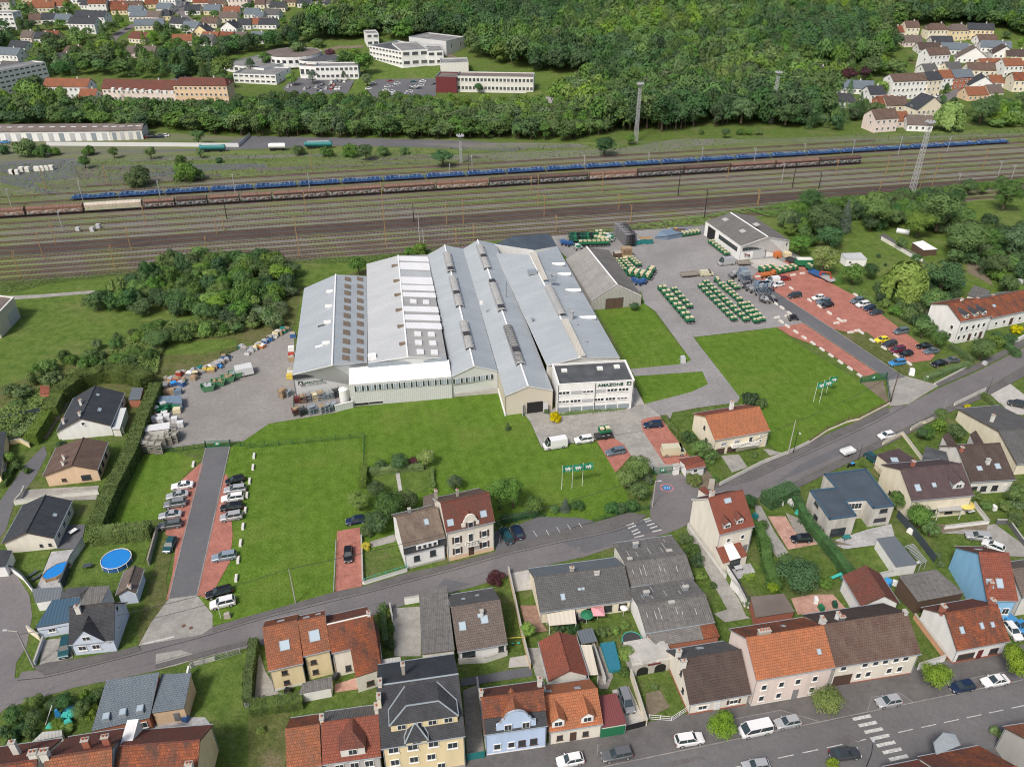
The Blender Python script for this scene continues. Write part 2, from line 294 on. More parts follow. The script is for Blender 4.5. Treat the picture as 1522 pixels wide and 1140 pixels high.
for k,c,r in((Ac,(.72,.72,.70),.5),(Bd,(.62,.55,.36),.6),(Au,(.018,.018,.02),.5),(At,(.045,.045,.05),.6),(A7,(.22,.22,.23),.6),(Am,(.45,.46,.47),.5),(Bs,(.02,.16,.075),.5),(Aw,(.015,.075,.045),.5),(Bk,(.02,.17,.17),.5),(Ba,(.04,.11,.28),.5),(AV,(.05,.30,.62),.4),(Cj,(.38,.045,.03),.5),(Ca,(.50,.16,.05),.5),(BD,(.55,.42,.08),.5),('pink',(.65,.30,.33),.7),(AK,(.32,.23,.14),.8),(Be,(.10,.065,.045),.8),(Cb,(.24,.215,.185),.85),(BE,(.14,.03,.035),.5),(Cx,(.13,.075,.055),.85),('rustorange',(.34,.21,.09),.8),(Ap,(.36,.37,.38),.45),(AZ,(.36,.33,.28),.9),(Bm,(.05,.40,.34),.6),(CP,(.03,.17,.24),.5),(DM,(.02,.20,.55),.25),(BF,(.085,.05,.04),.7),(C9,(.14,.20,.27),.6),(Bf,(.05,.065,.08),.7),('cable',(.03,.03,.03),.6),('terracotta',(.42,.14,.07),.8),(AL,(.34,.12,.08),.9),(Dd,(.30,.29,.25),.9),(By,(.62,.63,.63),.4),(A0,(.02,.02,.021),.9),(Dy,(.30,.31,.32),.35),(AP,(.26,.30,.33),.5),('bark',(.085,.062,.045),.95)):
 mk(k,plain(k,c,r))
mk(Dz,plain(Dz,(.7,.7,.68),.2));mk(DN,plain(DN,(.35,.01,.01),.3))
#windows (meshes shared between alike ones)
_wm={}
def wms(w,h,st):
 k=(round(w,2),round(h,2),st)
 if k in _wm:return _wm[k]
 f=MB();t=.09;fr=BF if st==Ct else(Be if st=='bd'else(At if st==Cu else Ac))
 d=.10
 f.box((0,-d/2,h/2-t/2),(w,d,t));f.box((0,-d/2,-h/2+t/2),(w,d,t))
 for sx in(-1,1):f.box((sx*(w/2-t/2),-d/2,0),(t,d,h-2*t))
 nm=max(0,int(round(w/.75))-1)
 for i in rg(nm):f.box((-w/2+w*(i+1)/(nm+1),-d/2+.01,0),(.055,d-.02,h-2*t))
 f.box((0,-.09,-h/2-.04),(w+.2,.2,.07))
 p=MB();p.box((0,-.02,0),(w-.02,.04,h-.02))
 if st=='s':p.box((0,-.06,h*.2),(w-.2,.05,h*.6),1)
 _wm[k]=(f.mesh(BG,M[fr]),p.mesh(BV,[M[B2],M[Am]]));return _wm[k]
def door_mesh(w,h,mat):
 k=('d',round(w,2),round(h,2),mat)
 if k in _wm:return _wm[k]
 f=MB();f.box((0,-.03,0),(w,.06,h));n=max(2,int(h/.5))
 for i in rg(n):f.box((0,-.07,-h/2+h*(i+.5)/n),(w-.16,.03,h/n-.1))
 _wm[k]=f.mesh(Dr,M[mat]);return _wm[k]
def awn(root,loc,rz,w,h,st=D8):
 if st in(D8,Ct,'s',D9,'shb',Cu,'bd'):
  fm,pm=wms(w,h,Ct if st==Ct else('s'if st=='s'else(Cu if st==Cu else D8)))
  o=link(BG,fm,root,loc,(0,0,rz));link(BV,pm,o)
  if st in(D9,'shb'):
   k=(D9,round(h,2),st)
   if k not in _wm:
    b=MB();b.box((0,-.03,0),(.38,.06,h+.05))
    for i in rg(5):b.box((0,-.07,-h/2+h*(i+.5)/5),(.30,.02,h/5-.06))
    _wm[k]=b.mesh('shutter',M[BF]if st==D9 else M[Ac])
   for sx in(-1,1):link('shutter',_wm[k],o,(sx*(w/2+.22),0,0))
 else:
  nm,mt={DG:(Cn,Ac),'gb':(Cn,BF),'gg':(Cn,Bs),'gw':(Cn,Am),'d':(Dr,BF),'dg':(Dr,A7),'dw':(Dr,Ac),'dk':(Dr,At),'dr':(Dr,BE)}[st]
  link(nm,door_mesh(w,h,mt),root,loc,(0,0,rz))
def chimney(root,x,y,ztop,zbase,w=.8,d=.55,mat=Ab,pots=2,nm='chimney'):
 b=MB();b.box((0,0,(ztop-zbase)/2),(w,d,ztop-zbase));b.box((0,0,ztop-zbase+.06),(w+.18,d+.18,.12),1)
 for i in rg(pots):b.tub((-w/2+w*(i+.5)/pots,0,ztop-zbase+.1),(-w/2+w*(i+.5)/pots,0,ztop-zbase+.5),.13,8,2,.11)
 return b.bld(nm,[M[mat],M[Bg],M['terracotta']],root,(x,y,zbase))
def skylight(root,x,y,z,tilt,w=.9,h=1.2,mat=BK,az=0.):
 k=('sk',round(w,2),round(h,2),mat)
 if k not in _wm:
  b=MB();t=.09
  for sx in(-1,1):b.box((sx*(w/2),0,.05),(t,h+t,.14));b.box((0,sx*(h/2),.05),(w-t,t,.14))
  p=MB();p.box((0,0,.045),(w-t,h-t,.07));_wm[k]=(b.mesh(Cy,M[AP]),p.mesh(BV,M[mat]))
 o=link(Cy,_wm[k][0],root,(x,y,z));o.rotation_euler=(tilt,0,az);link(BV,_wm[k][1],o);return o
def house(label,A,B,Rp,ze,pch=None,zr=None,D=None,roof=Ak,rf2=None,wall=Ae,wns=(),sky=(),chim=(),dorm=(),hip=(0,0),oh=.3,group=None,cat=Bh,name=Bh,base_z=0.,pln_=None,solar=None,gut=AP,wd=None,gables=None,z0=0.,vrg=None,cap=None):
 a=G(A,ze);b=G(B,ze);ax=(b-a);ax.z=0;L=ax.length;ax.normalize();n=Vec((-ax.y,ax.x,0))
 def half(z):
  r=G(Rp,z);return(r-a).dot(n)
 if zr is None:
  if D is not None and pch is None:
   lo,hi=ze,ze+14
   for _ in rg(50):
    m=(lo+hi)/2
    if half(m)>D/2:lo=m
    else:hi=m
   zr=lo;w=D/2
  elif D is not None:w=D/2;zr=ze+w*mth.tan(R(pch))
  else:
   lo,hi=ze+.1,ze+14;tp=mth.tan(R(pch))
   for _ in rg(60):
    m=(lo+hi)/2
    if(m-ze)/max(abs(half(m)),.1)>tp:hi=m
    else:lo=m
   zr=lo;w=half(zr)
 else:w=half(zr)
 if w<0:a,b=b,a;ax=-ax;n=-n;w=-w;hip=(hip[1],hip[0])
 D=(2*w if wd is None else wd);rz=mth.atan2(ax.y,ax.x)
 pt=mth.atan2(zr-ze,w);pt2=mth.atan2(zr-ze,max(D-w,.1))
 root=thg(name,label,cat,(a.x,a.y,z0),rz,group)
 ze-=z0;zr-=z0
 h0,h1=hip
 rb=MB();t=.2
 rb.slb([(0,0,ze),(L,0,ze),(L-h1,w,zr),(h0,w,zr)],t,0,2);rb.slb([(L,D,ze),(0,D,ze),(h0,w,zr),(L-h1,w,zr)],t,1,2)
 if h0:rb.slb([(0,D,ze),(0,0,ze),(h0,w,zr)],t,0,2)
 if h1:rb.slb([(L,0,ze),(L,D,ze),(L-h1,w,zr)],t,0,2)
 ro=rb.bld(BL,[M[roof],M[rf2 or roof],M[vrg]if vrg else M[Be]],root)
 cp=MB();cp.tub((h0,w,zr+.02),(L-h1,w,zr+.02),.13,6)
 if h0:
  cp.tub((0,0,ze+.02),(h0,w,zr+.02),.11,6);cp.tub((0,D,ze+.02),(h0,w,zr+.02),.11,6)
 if h1:
  cp.tub((L,0,ze+.02),(L-h1,w,zr+.02),.11,6);cp.tub((L,D,ze+.02),(L-h1,w,zr+.02),.11,6)
 cp.bld(DA,M[cap or roof],ro)
 g=MB()
 for y in(-.06,D+.06):g.tub((0,y,ze-.04),(L,y,ze-.04),.08,6)
 for x in(oh-.08,L-oh+.08):g.tub((x,oh-.07,ze-.1),(x,oh-.07,0),.05,5)
 g.bld('gutter',M[gut],root)
 x0,x1,y0,y1=oh,L-oh,oh,D-oh;k=(zr-ze)/w;k2=(zr-ze)/max(D-w,.1);zl=ze-.22+oh*k;zl2=ze-.22+oh*k2;zt=zr-.22
 wb=MB();base=-1. if z0==0 else-3
 wb.qud([(x0,y0,base),(x1,y0,base),(x1,y0,zl),(x0,y0,zl)]);wb.qud([(x1,y1,base),(x0,y1,base),(x0,y1,zl2),(x1,y1,zl2)])
 if h1:wb.qud([(x1,y0,base),(x1,y1,base),(x1,y1,zl2),(x1,y0,zl)])
 else:wb.face([(x1,y0,base),(x1,y1,base),(x1,y1,zl2),(x1,w,zt),(x1,y0,zl)],0,[(y0,0),(y1,0),(y1,zl2),(w,zt),(y0,zl)])
 if h0:wb.qud([(x0,y1,base),(x0,y0,base),(x0,y0,zl),(x0,y1,zl2)])
 else:wb.face([(x0,y1,base),(x0,y0,base),(x0,y0,zl),(x0,w,zt),(x0,y1,zl2)],0,[(-y1,0),(-y0,0),(-y0,zl),(-w,zt),(-y1,zl2)])
 wmats=[M[wall]]
 wb.bld(Cc,wmats,root)
 if pln_:
  pb=MB();pb.prism([(x0-.03,y0-.03),(x1+.03,y0-.03),(x1+.03,y1+.03),(x0-.03,y1+.03)],base,pln_[1]);pb.bld('plinth',M[pln_[0]],root)
 for q in wns:
  sd_,u,z,ww,hh=q[:5];st=q[5]if len(q)>5 else D8
  for uu in(u if isinstance(u,(list,tuple))else(u,)):
   if sd_==Bz:awn(root,(x0+uu*(x1-x0),y0,z),0,ww,hh,st)
   elif sd_==Ct:awn(root,(x0+uu*(x1-x0),y1,z),mth.pi,ww,hh,st)
   elif sd_=='r':awn(root,(x1,y0+uu*(y1-y0),z),mth.pi/2,ww,hh,st)
   else:awn(root,(x0,y0+uu*(y1-y0),z),-mth.pi/2,ww,hh,st)
 for q in sky:
  u,v,ww,hh=q[:4]
  if len(q)>4 and q[4]==Ct:skylight(ro,u*L,D-v*(D-w),ze+v*(zr-ze),-pt2,ww,hh)
  else:skylight(ro,u*L,v*w,ze+v*(zr-ze),pt,ww,hh)
 for q in chim:
  u,v,dh=q[:3];ww=q[3]if len(q)>3 else.8;dd=q[4]if len(q)>4 else.5;mt=q[5]if len(q)>5 else Ab
  yy=v*D;zb=ze+(zr-ze)*(yy/w if yy<w else(D-yy)/max(D-w,.1))-.5
  chimney(root,u*L,yy,zr+dh,zb,ww,dd,mt,0 if mt in(AP,By)else max(1,int(ww/.45)))
 for q in dorm:
  u,v,ww,hh,kd,rm,fm=q
  y=v*w;zb=ze+v*(zr-ze);dep=min(hh/mth.tan(pt)if pt>.1 else 3,(1-v)*w)
  b=MB();zt_=zb+hh;cx=u*L
  b.face([(-ww/2,0,-.1),(ww/2,0,-.1),(ww/2,0,hh),(-ww/2,0,hh)],0)
  for sx in(-1,1):b.face([(sx*ww/2,0,-.1),(sx*ww/2,dep,hh),(sx*ww/2,0,hh)][::sx],1)
  rr=MB();o2=.18;gh=0
  if kd==BP:
   gh=ww*(.58 if hh<.4 else.42);b.face([(-ww/2,0,hh),(ww/2,0,hh),(0,0,hh+gh)],0);dp=min(dep+gh/mth.tan(pt),(1-v)*w)
   for sx in(-1,1):
    rr.slb([(0,-o2,hh+gh+.1),(0,dp,hh+gh+.1),(sx*(ww/2+o2),dep+.1,hh-.05),(sx*(ww/2+o2),-o2,hh-.05)],.08)
  elif kd=='hipd':
   gh=min(ww*.5,1.5);dp=min(dep+gh/mth.tan(pt),(1-v)*w);ix=ww/2+o2-min(ww*.5,2.6)
   for sx in(-1,1):rr.slb([(sx*ix,gh*1.1,hh+gh),(sx*ix,dp,hh+gh),(sx*(ww/2+o2),dep,hh),(sx*(ww/2+o2),-o2,hh)],.08)
   rr.slb([(-ww/2-o2,-o2,hh),(ww/2+o2,-o2,hh),(max(ix,.01),gh*1.1,hh+gh),(-max(ix,.01),gh*1.1,hh+gh)],.08)
   if cap:
    hc=MB()
    for sx in(-1,1):hc.tub((sx*(ww/2+o2),-o2,hh+.03),(sx*ix,gh*1.1,hh+gh+.03),.12,5);hc.tub((sx*(ww/2+o2),-o2,hh+.03),(sx*(ww/2+o2),dep,hh+.03),.09,5);hc.tub((sx*(ww/2+o2),dep,hh+.03),(sx*ix,dp,hh+gh+.03),.1,5)
    hc.tub((-ix,gh*1.1,hh+gh+.05),(ix,gh*1.1,hh+gh+.05),.12,5);hc.bld('hip_cap',M[cap],root,(cx,y,zb))
   if ix>.1:rr.slb([(-ix,gh*1.1,hh+gh),(ix,gh*1.1,hh+gh),(ix,dp,hh+gh),(-ix,dp,hh+gh)],.08)
  else:
   rr.slb([(-ww/2-o2,-o2,hh),(ww/2+o2,-o2,hh),(ww/2+o2,dep+1.2,hh+.35),(-ww/2-o2,dep+1.2,hh+.35)],.1)
  do=b.bld('dormer',[M[fm],M[AP]],root,(cx,y,zb));rr.bld('dormer_roof',M[rm],do)
  ws=min(ww-.35,1.3);wz_,wh_=(hh*.52,hh*.7)if hh>.4 else(hh+gh*.3,.9)
  for xw in((0,)if ww<6 else(-ww*.34,-.1*ww,.12*ww,ww*.36)):
   wf=MB();wf.box((xw,-.04,wz_),(ws,.08,wh_));wf.box((xw,-.085,wz_),(ws-.2,.02,wh_-.2),1);wf.box((xw,-.1,wz_),(.06,.03,wh_-.2),0)
   wf.bld(BG,[M[Ac],M[B2]],do)
 root_info=dict(L=L,D=D,w=w,ze=ze,zr=zr,root=root,oh=oh,roof=ro,pt=pt)
 return root_info
def fbk(label,corners,h,wall=Aa,roof=AE,parapet=.5,cat=BM,name=BM,wns=(),group=None,z0=0.,coping=AP,items=()):
 c=[Vec((p[0],p[1],0))for p in corners];o=c[0];e=(c[1]-c[0]);rz=mth.atan2(e.y,e.x);cs,sn=mth.cos(-rz),mth.sin(-rz)
 lc=[((p.x-o.x)*cs-(p.y-o.y)*sn,(p.x-o.x)*sn+(p.y-o.y)*cs)for p in c]
 root=thg(name,label,cat,(o.x,o.y,z0),rz,group)
 b=MB();n=len(lc)
 for i in rg(n):
  p,q=lc[i],lc[(i+1)%n];b.qud([(*p,-2 if z0 else-.5),(*q,-2 if z0 else-.5),(*q,h),(*p,h)])
 cen=(sum(p[0]for p in lc)/n,sum(p[1]for p in lc)/n)
 def ins(p,d):
  v=Vec((cen[0]-p[0],cen[1]-p[1]));l=v.length;v*=(d*1.41/l);return(p[0]+v.x,p[1]+v.y)
 inn=[ins(p,.25)for p in lc]
 for i in rg(n):b.qud([(*inn[(i+1)%n],h-parapet),(*inn[i],h-parapet),(*inn[i],h),(*inn[(i+1)%n],h)])
 b.bld(Cc,M[wall],root)
 cpg=MB()
 for i in rg(n):
  p,q,r,s=ins(lc[i],-.06),ins(lc[(i+1)%n],-.06),ins(lc[(i+1)%n],.31),ins(lc[i],.31)
  cpg.slb([(*p,h+.08),(*q,h+.08),(*r,h+.08),(*s,h+.08)],.12)
 cpg.bld('coping',M[coping],root)
 rb=MB();rb.face([(*p,h-parapet)for p in inn],0,inn);ro=rb.bld(BL,M[roof],root)
 for q in wns:
  ei,u,z,ww,hh=q[:5];st=q[5]if len(q)>5 else D8;p,r=Vec(lc[ei]),Vec(lc[(ei+1)%n]);d=r-p
  for uu in(u if isinstance(u,(list,tuple))else(u,)):
   m=p+d*uu;awn(root,(m.x,m.y,z),mth.atan2(d.y,d.x),ww,hh,st)
 for q in items:
  x,y,ww,dd,hh,mt=q;bxo('roof_hatch',(x,y,h-parapet+hh/2),(ww,dd,hh),M[mt],root)
 return dict(root=root,lc=lc,h=h)
def sheet(name,pts,mat,z=.02,kerb=None,kind=Bn,label=None):
 b=MB();P=[(p[0],p[1])for p in pts];b.face([(x,y,z)for x,y in P],0,P)
 if kerb is not None:
  for i in rg(len(P)):
   a,c=P[i-1],P[i];b.qud([(*a,-.05),(*c,-.05),(*c,z),(*a,z)])
 o=b.bld(name,mat if not isinstance(mat,str)else M[mat]);
 if o.data.polygons[0].normal.z<0:o.data.flip_normals()
 o[BT]=kind
 return o
def gp(*pp,z=0.):return[G(p,z)for p in pp]
def area(name,pp,mat,z=.02,**k):return sheet(name,gp(*pp),mat,z,**k)
def rbn(name,pts,width,mat,z=.03,kind=Bn,h=None):
 P=[Vec((p[0],p[1]))for p in pts];Lf,Rt=[],[]
 for i,p in en(P):
  d=(P[min(i+1,len(P)-1)]-P[max(i-1,0)]).normalized();n=Vec((-d.y,d.x))*(width/2);Lf.append(p+n);Rt.append(p-n)
 b=MB()
 for i in rg(len(P)-1):
  q=[Rt[i],Rt[i+1],Lf[i+1],Lf[i]]
  if h:b.prism(q,z-.05,z+h)
  else:b.face([(*v,z)for v in q],0,[tuple(v)for v in q])
 o=b.bld(name,M[mat]if isinstance(mat,str)else mat);o[BT]=kind;return o
def wall(label,pts,h=1.,t=.2,mat=Ab,cope=Bg,name='garden_wall',cat=Cc,posts=None,cut=0,group=None,z0=0.):
 P=[Vec((p[0],p[1]))for p in pts];o=P[0];root=thg(name,label,cat,(o.x,o.y,z0),0,group)
 b=MB();c=MB()
 for i in rg(len(P)-1):
  d=P[i+1]-P[i];m=(P[i]+P[i+1])/2-o;rz=mth.atan2(d.y,d.x)
  b.box((m.x,m.y,h/2-.2),(d.length+t*.5,t,h+.4),0,rz);c.box((m.x,m.y,h+.04),(d.length+t*.7,t+.1,.08),0,rz)
 b.bld('wall_body',M[mat],root);c.bld('coping',M[cope],root)
 return root
def fnc(label,pts,h=1.2,mat=Aw,sp=2.5,kind='mesh',base=None,name='fence',cat='fence',group=None,post=.05,pm=None):
 P=[Vec((p[0],p[1]))for p in pts];o=P[0];root=thg(name,label,cat,(o.x,o.y,0),0,group)
 pmsh=None;bz=base[0]if base else 0
 if base:
  wb=MB()
  for i in rg(len(P)-1):
   d=P[i+1]-P[i];m=(P[i]+P[i+1])/2-o;wb.box((m.x,m.y,bz/2-.1),(d.length+.1,.2,bz+.2),0,mth.atan2(d.y,d.x))
  wb.bld('base_wall',M[base[1]],root)
 pb=MB();pb.box((0,0,(h-bz)/2),(post*2,post*2,h-bz));pmsh=pb.mesh(DO,M[pm or mat]);r=MB()
 for i in rg(len(P)-1):
  d=P[i+1]-P[i];n=max(1,int(round(d.length/sp)));u=d.normalized();rz=mth.atan2(d.y,d.x)
  for k in rg(n+(i==len(P)-2)):
   q=P[i]+d*(k/n)-o;link(DO,pmsh,root,(q.x,q.y,bz),(0,0,rz))
  m=(P[i]+P[i+1])/2-o
  if kind=='mesh':
   for z in np.linspace(bz+.1,h-.05,5):r.box((m.x,m.y,z),(d.length,.025,.025),0,rz)
   nn=int(d.length/.35)
   for k in rg(nn):
    q=P[i]+d*((k+.5)/nn)-o;r.box((q.x,q.y,(h+bz)/2),(.02,.02,h-bz-.15),0,rz)
  elif kind==DP:
   for z in(bz+.15,(h+bz)/2,h-.1):r.box((m.x,m.y,z),(d.length,.05,.07),0,rz)
  elif kind=='pale':
   for z in(bz+.2,h-.2):r.box((m.x,m.y,z),(d.length,.04,.08),0,rz)
   nn=int(d.length/.28)
   for k in rg(nn):
    q=P[i]+d*((k+.5)/nn)-o;r.box((q.x,q.y,(h+bz)/2),(.09,.03,h-bz-.06),0,rz)
 if kind==B3:
  for i in rg(len(P)-1):
   d=P[i+1]-P[i];n=max(1,int(round(d.length/sp)));rz=mth.atan2(d.y,d.x);b=MB();b.box((0,0,0),(d.length/n-.12,.05,h-bz-.08));me=b.mesh(B3,M[mat])
   for k in rg(n):
    q=P[i]+d*((k+.5)/n)-o;link(B3,me,root,(q.x,q.y,(h+bz)/2),(0,0,rz))
 else:
  w_=r.bld('railing',M[mat],root);w_[BT]=Cz
 return root
def lfm(k,c,c2,hi,rough=.75):
 t=NT(k);oi=t.n('ShaderNodeObjectInfo');a=t.noise(t.co(),1.1,3);b=t.noise(t.co(),5.,2)
 c,c2,hi=sc3(c,1.18),sc3(c2,1.2),sc3(hi,1.25);col=t.mix(t.ramp(a,.35,.65),c,c2);col=t.mix(t.mth(Aj,t.ramp(b,.5,.75),.45),col,hi)
 hs=t.n(Ch);t.l(col,hs.inputs['Color'])
 t.l(t.mth('ADD',t.mth(Aj,oi.outputs['Random'],.03),.485),hs.inputs['Hue'])
 t.l(t.mth('ADD',t.mth(Aj,t.mth('FRACT',t.mth(Aj,oi.outputs['Random'],7.31)),.62),.80),hs.inputs['Value'])
 t.l(t.mth('ADD',t.mth(Aj,t.mth('FRACT',t.mth(Aj,oi.outputs['Random'],3.7)),.3),.8),hs.inputs['Saturation'])
 t.out(hs.outputs[0],rough,0,.15);return mk(k,t.m)
lfm(Aq,(.050,.098,.026),(.075,.135,.034),(.11,.175,.048));lfm(Ah,(.08,.14,.028),(.11,.18,.036),(.15,.22,.05));lfm(DB,(.095,.16,.02),(.13,.20,.028),(.19,.26,.045))
lfm(Ag,(.032,.072,.026),(.048,.098,.034),(.075,.13,.045));lfm('leaf_blue',(.055,.085,.065),(.08,.115,.085),(.12,.15,.12));lfm('leaf_willow',(.11,.165,.04),(.145,.20,.055),(.20,.25,.08))
lfm('leaf_yellow',(.30,.27,.01),(.42,.36,.015),(.55,.48,.03));lfm('leaf_purple',(.06,.022,.03),(.085,.03,.04),(.10,.05,.045));lfm('leaf_blossom',(.085,.13,.03),(.14,.18,.06),(.55,.55,.42))
lfm(AT,(.06,.10,.04),(.085,.13,.052),(.12,.165,.075));lfm(AC,(.048,.078,.02),(.075,.11,.026),(.12,.16,.04));lfm(AB,(.055,.10,.028),(.10,.145,.045),(.17,.15,.10))
rng=np.random.default_rng(5)
def qms(name,C,Nn,S,mat,asp=1.):
 n=len(C);a=rng.normal(size=(n,3));T=np.cross(Nn,a);T/=np.linalg.norm(T,axis=1)[:,None]+1e-9;B=np.cross(Nn,T);B/=np.linalg.norm(B,axis=1)[:,None]+1e-9
 T=T*S[:,None]*.5;B=B*S[:,None]*.5*asp
 V=np.stack([C-T-B*.3,C-B,C+T-B*.2,C+B+T*.15],1).reshape(-1,3)
 me=bpy.data.meshes.new(name);me.vertices.add(n*4);me.vertices.foreach_set('co',V.astype(np.float32).ravel())
 me.loops.add(n*4);me.loops.foreach_set('vertex_index',np.arange(n*4,dtype=np.int32));me.polygons.add(n)
 me.polygons.foreach_set('loop_start',np.arange(0,n*4,4,dtype=np.int32));me.polygons.foreach_set('loop_total',np.full(n,4,dtype=np.int32))
 me.materials.append(mat);me.update(calc_edges=True);return me
def crown_mesh(kind,n,leaf,mat,seed):
 r=np.random.default_rng(seed);C=[];Nn=[]
 def clump(c,rad,k,sq=(1,1,.8)):
  d=r.normal(size=(k,3));d/=np.linalg.norm(d,axis=1)[:,None];d[:,2]=np.where(d[:,2]<-.3,-d[:,2],d[:,2])
  rr=rad*(.72+.33*r.random(k));C.append(np.array(c)+d*rr[:,None]*np.array(sq));Nn.append(d+(.35*(np.array(c)-(0,0,zc))if kind in(Ar,Bv)else 0)+r.normal(size=(k,3))*.3)
 if kind==Ar:nc,H_,zc=26,.80,.88
 elif kind==Bv:nc,H_,zc=30,1.35,1.45
 elif kind==AH:nc,H_,zc=18,.55,.42
 elif kind==CA:nc,H_,zc=20,.7,.75
 elif kind==Bo:nc,H_,zc=34,2.6,2.7
 if kind in(Ar,Bv,AH,CA,Bo):
  per=n//nc
  for i in rg(nc):
   d=r.normal(size=3);d/=np.linalg.norm(d);d[2]=abs(d[2])*(1 if r.random()<.72 else-1)
   rr=(.62 if kind!=CA else.52)+.16*r.random();rad=(.30+.16*r.random())*(1 if kind!=CA else 1.25)
   if kind==Bo:rr*=.75
   c=(d[0]*rr,d[1]*rr,zc+d[2]*rr*H_)
   clump(c,rad,per,(1,1,.8 if kind!=Bo else 1.6))
  clump((0,0,zc),.68,n//8,(1,1,H_))
 elif kind==AQ:
  per=n//22
  for i in rg(22):
   z=3.*i/22;ra=(1-i/22.5);k=int(per*(ra+.25)*1.6);th=r.random(k)*6.283;q=ra*(.35+.65*r.random(k)**.5)
   c=np.stack([q*np.cos(th),q*np.sin(th),z+.25-q*.15+r.normal(size=k)*.06+.25*np.sin(th*5+i)*.2],1);C.append(c);Nn.append(np.stack([np.cos(th),np.sin(th),.8+0*th],1)+r.normal(size=(k,3))*.3)
 elif kind==BR:
  nc=30
  for i in rg(nc):
   th=r.random()*6.283;q=.35+.55*r.random();zt=1.55-.75*q**2+.15*r.random();k=n//nc
   for j in rg(5):
    kk=k//5;a=th+r.normal()*.12;L=zt*(.55+.35*r.random());u=r.random(kk)
    c=np.stack([np.cos(a)*(q+.12*np.sin(u*2))+r.normal(size=kk)*.035,np.sin(a)*(q+.12*np.sin(u*2))+r.normal(size=kk)*.035,zt-u*L],1);C.append(c);Nn.append(np.stack([np.cos(a)+0*u,np.sin(a)+0*u,.5+0*u],1)+r.normal(size=(kk,3))*.35)
  clump((0,0,1.2),.75,n//6,(1,1,.7))
 C=np.concatenate(C);Nn=np.concatenate(Nn);Nn/=np.linalg.norm(Nn,axis=1)[:,None]
 S=leaf*(.7+.6*r.random(len(C)));return qms('crown',C,Nn,S,M[mat],3. if kind==BR else.8)
_trunk={}
def trunk_mesh(kind):
 if kind in _trunk:return _trunk[kind]
 b=MB();top={Ar:1.1,Bv:1.9,AH:.35,CA:.8,Bo:4.,AQ:2.8,BR:1.3}[kind];r0=.09 if kind!=AH else.05
 low=-.2
 b.tub((0,0,low),(0,0,top*.45),r0,7,0,r0*.7,False);b.tub((0,0,top*.45),(0,0,top),r0*.7,6,0,r0*.2)
 if kind not in(AQ,Bo):
  for i in rg(6):
   a=i*1.05+.3;z=top*(.25+.08*i);b.tub((0,0,z),(mth.cos(a)*.55,mth.sin(a)*.55,z+top*.35),r0*.4,5,0,r0*.12)
 _trunk[kind]=b.mesh('trunk',M['bark']);return _trunk[kind]
_crowns={}
def crown(kind,mat,det,var):
 k=(kind,mat,det,var)
 if k not in _crowns:
  n,lf={'hi':(4200,.085),CQ:(1900,.125),'lo':(1000,.165)}[det]
  if kind==AQ:lf*=.8
  _crowns[k]=crown_mesh(kind,n,lf,mat,hash((var,7))%1000+len(_crowns))
 return _crowns[k]
KH={Ar:1.75,Bv:2.9,AH:.98,CA:1.5,Bo:5.4,AQ:3.2,BR:1.75}
_tc=[0]
def tree(loc,r,h,kind=Ar,mat=Aq,det=CQ,label=None,cat=D2,name=None,group=None,stem=None):
 _tc[0]+=1;k=_tc[0]
 nm=name or{AQ:'conifer_tree',AH:AH,BR:'willow_tree',Bo:'poplar_tree'}.get(kind,D2)
 sw=r;ch=h*({Ar:.80,Bv:.88,CA:.62,BR:.95,AQ:.95,Bo:.95,AH:1}[kind])if stem is None else h-stem
 root=thg(nm,label,AH if(kind==AH and cat==D2)else cat,(loc[0],loc[1],loc[2]if len(loc)>2 else 0),(k*2.4)%6.28,group)
 c=link('crown',crown(kind,mat,det,k%(3 if det!='lo'else 4)),root,(0,0,h-ch));c.scale=(sw,sw,ch/KH[kind])
 if not(kind==AH and det=='lo'):
  t=link('trunk',trunk_mesh(kind),root,(0,0,h-ch));t.scale=(sw,sw,max(ch/KH[kind],(h-ch)*1.02))
 return root
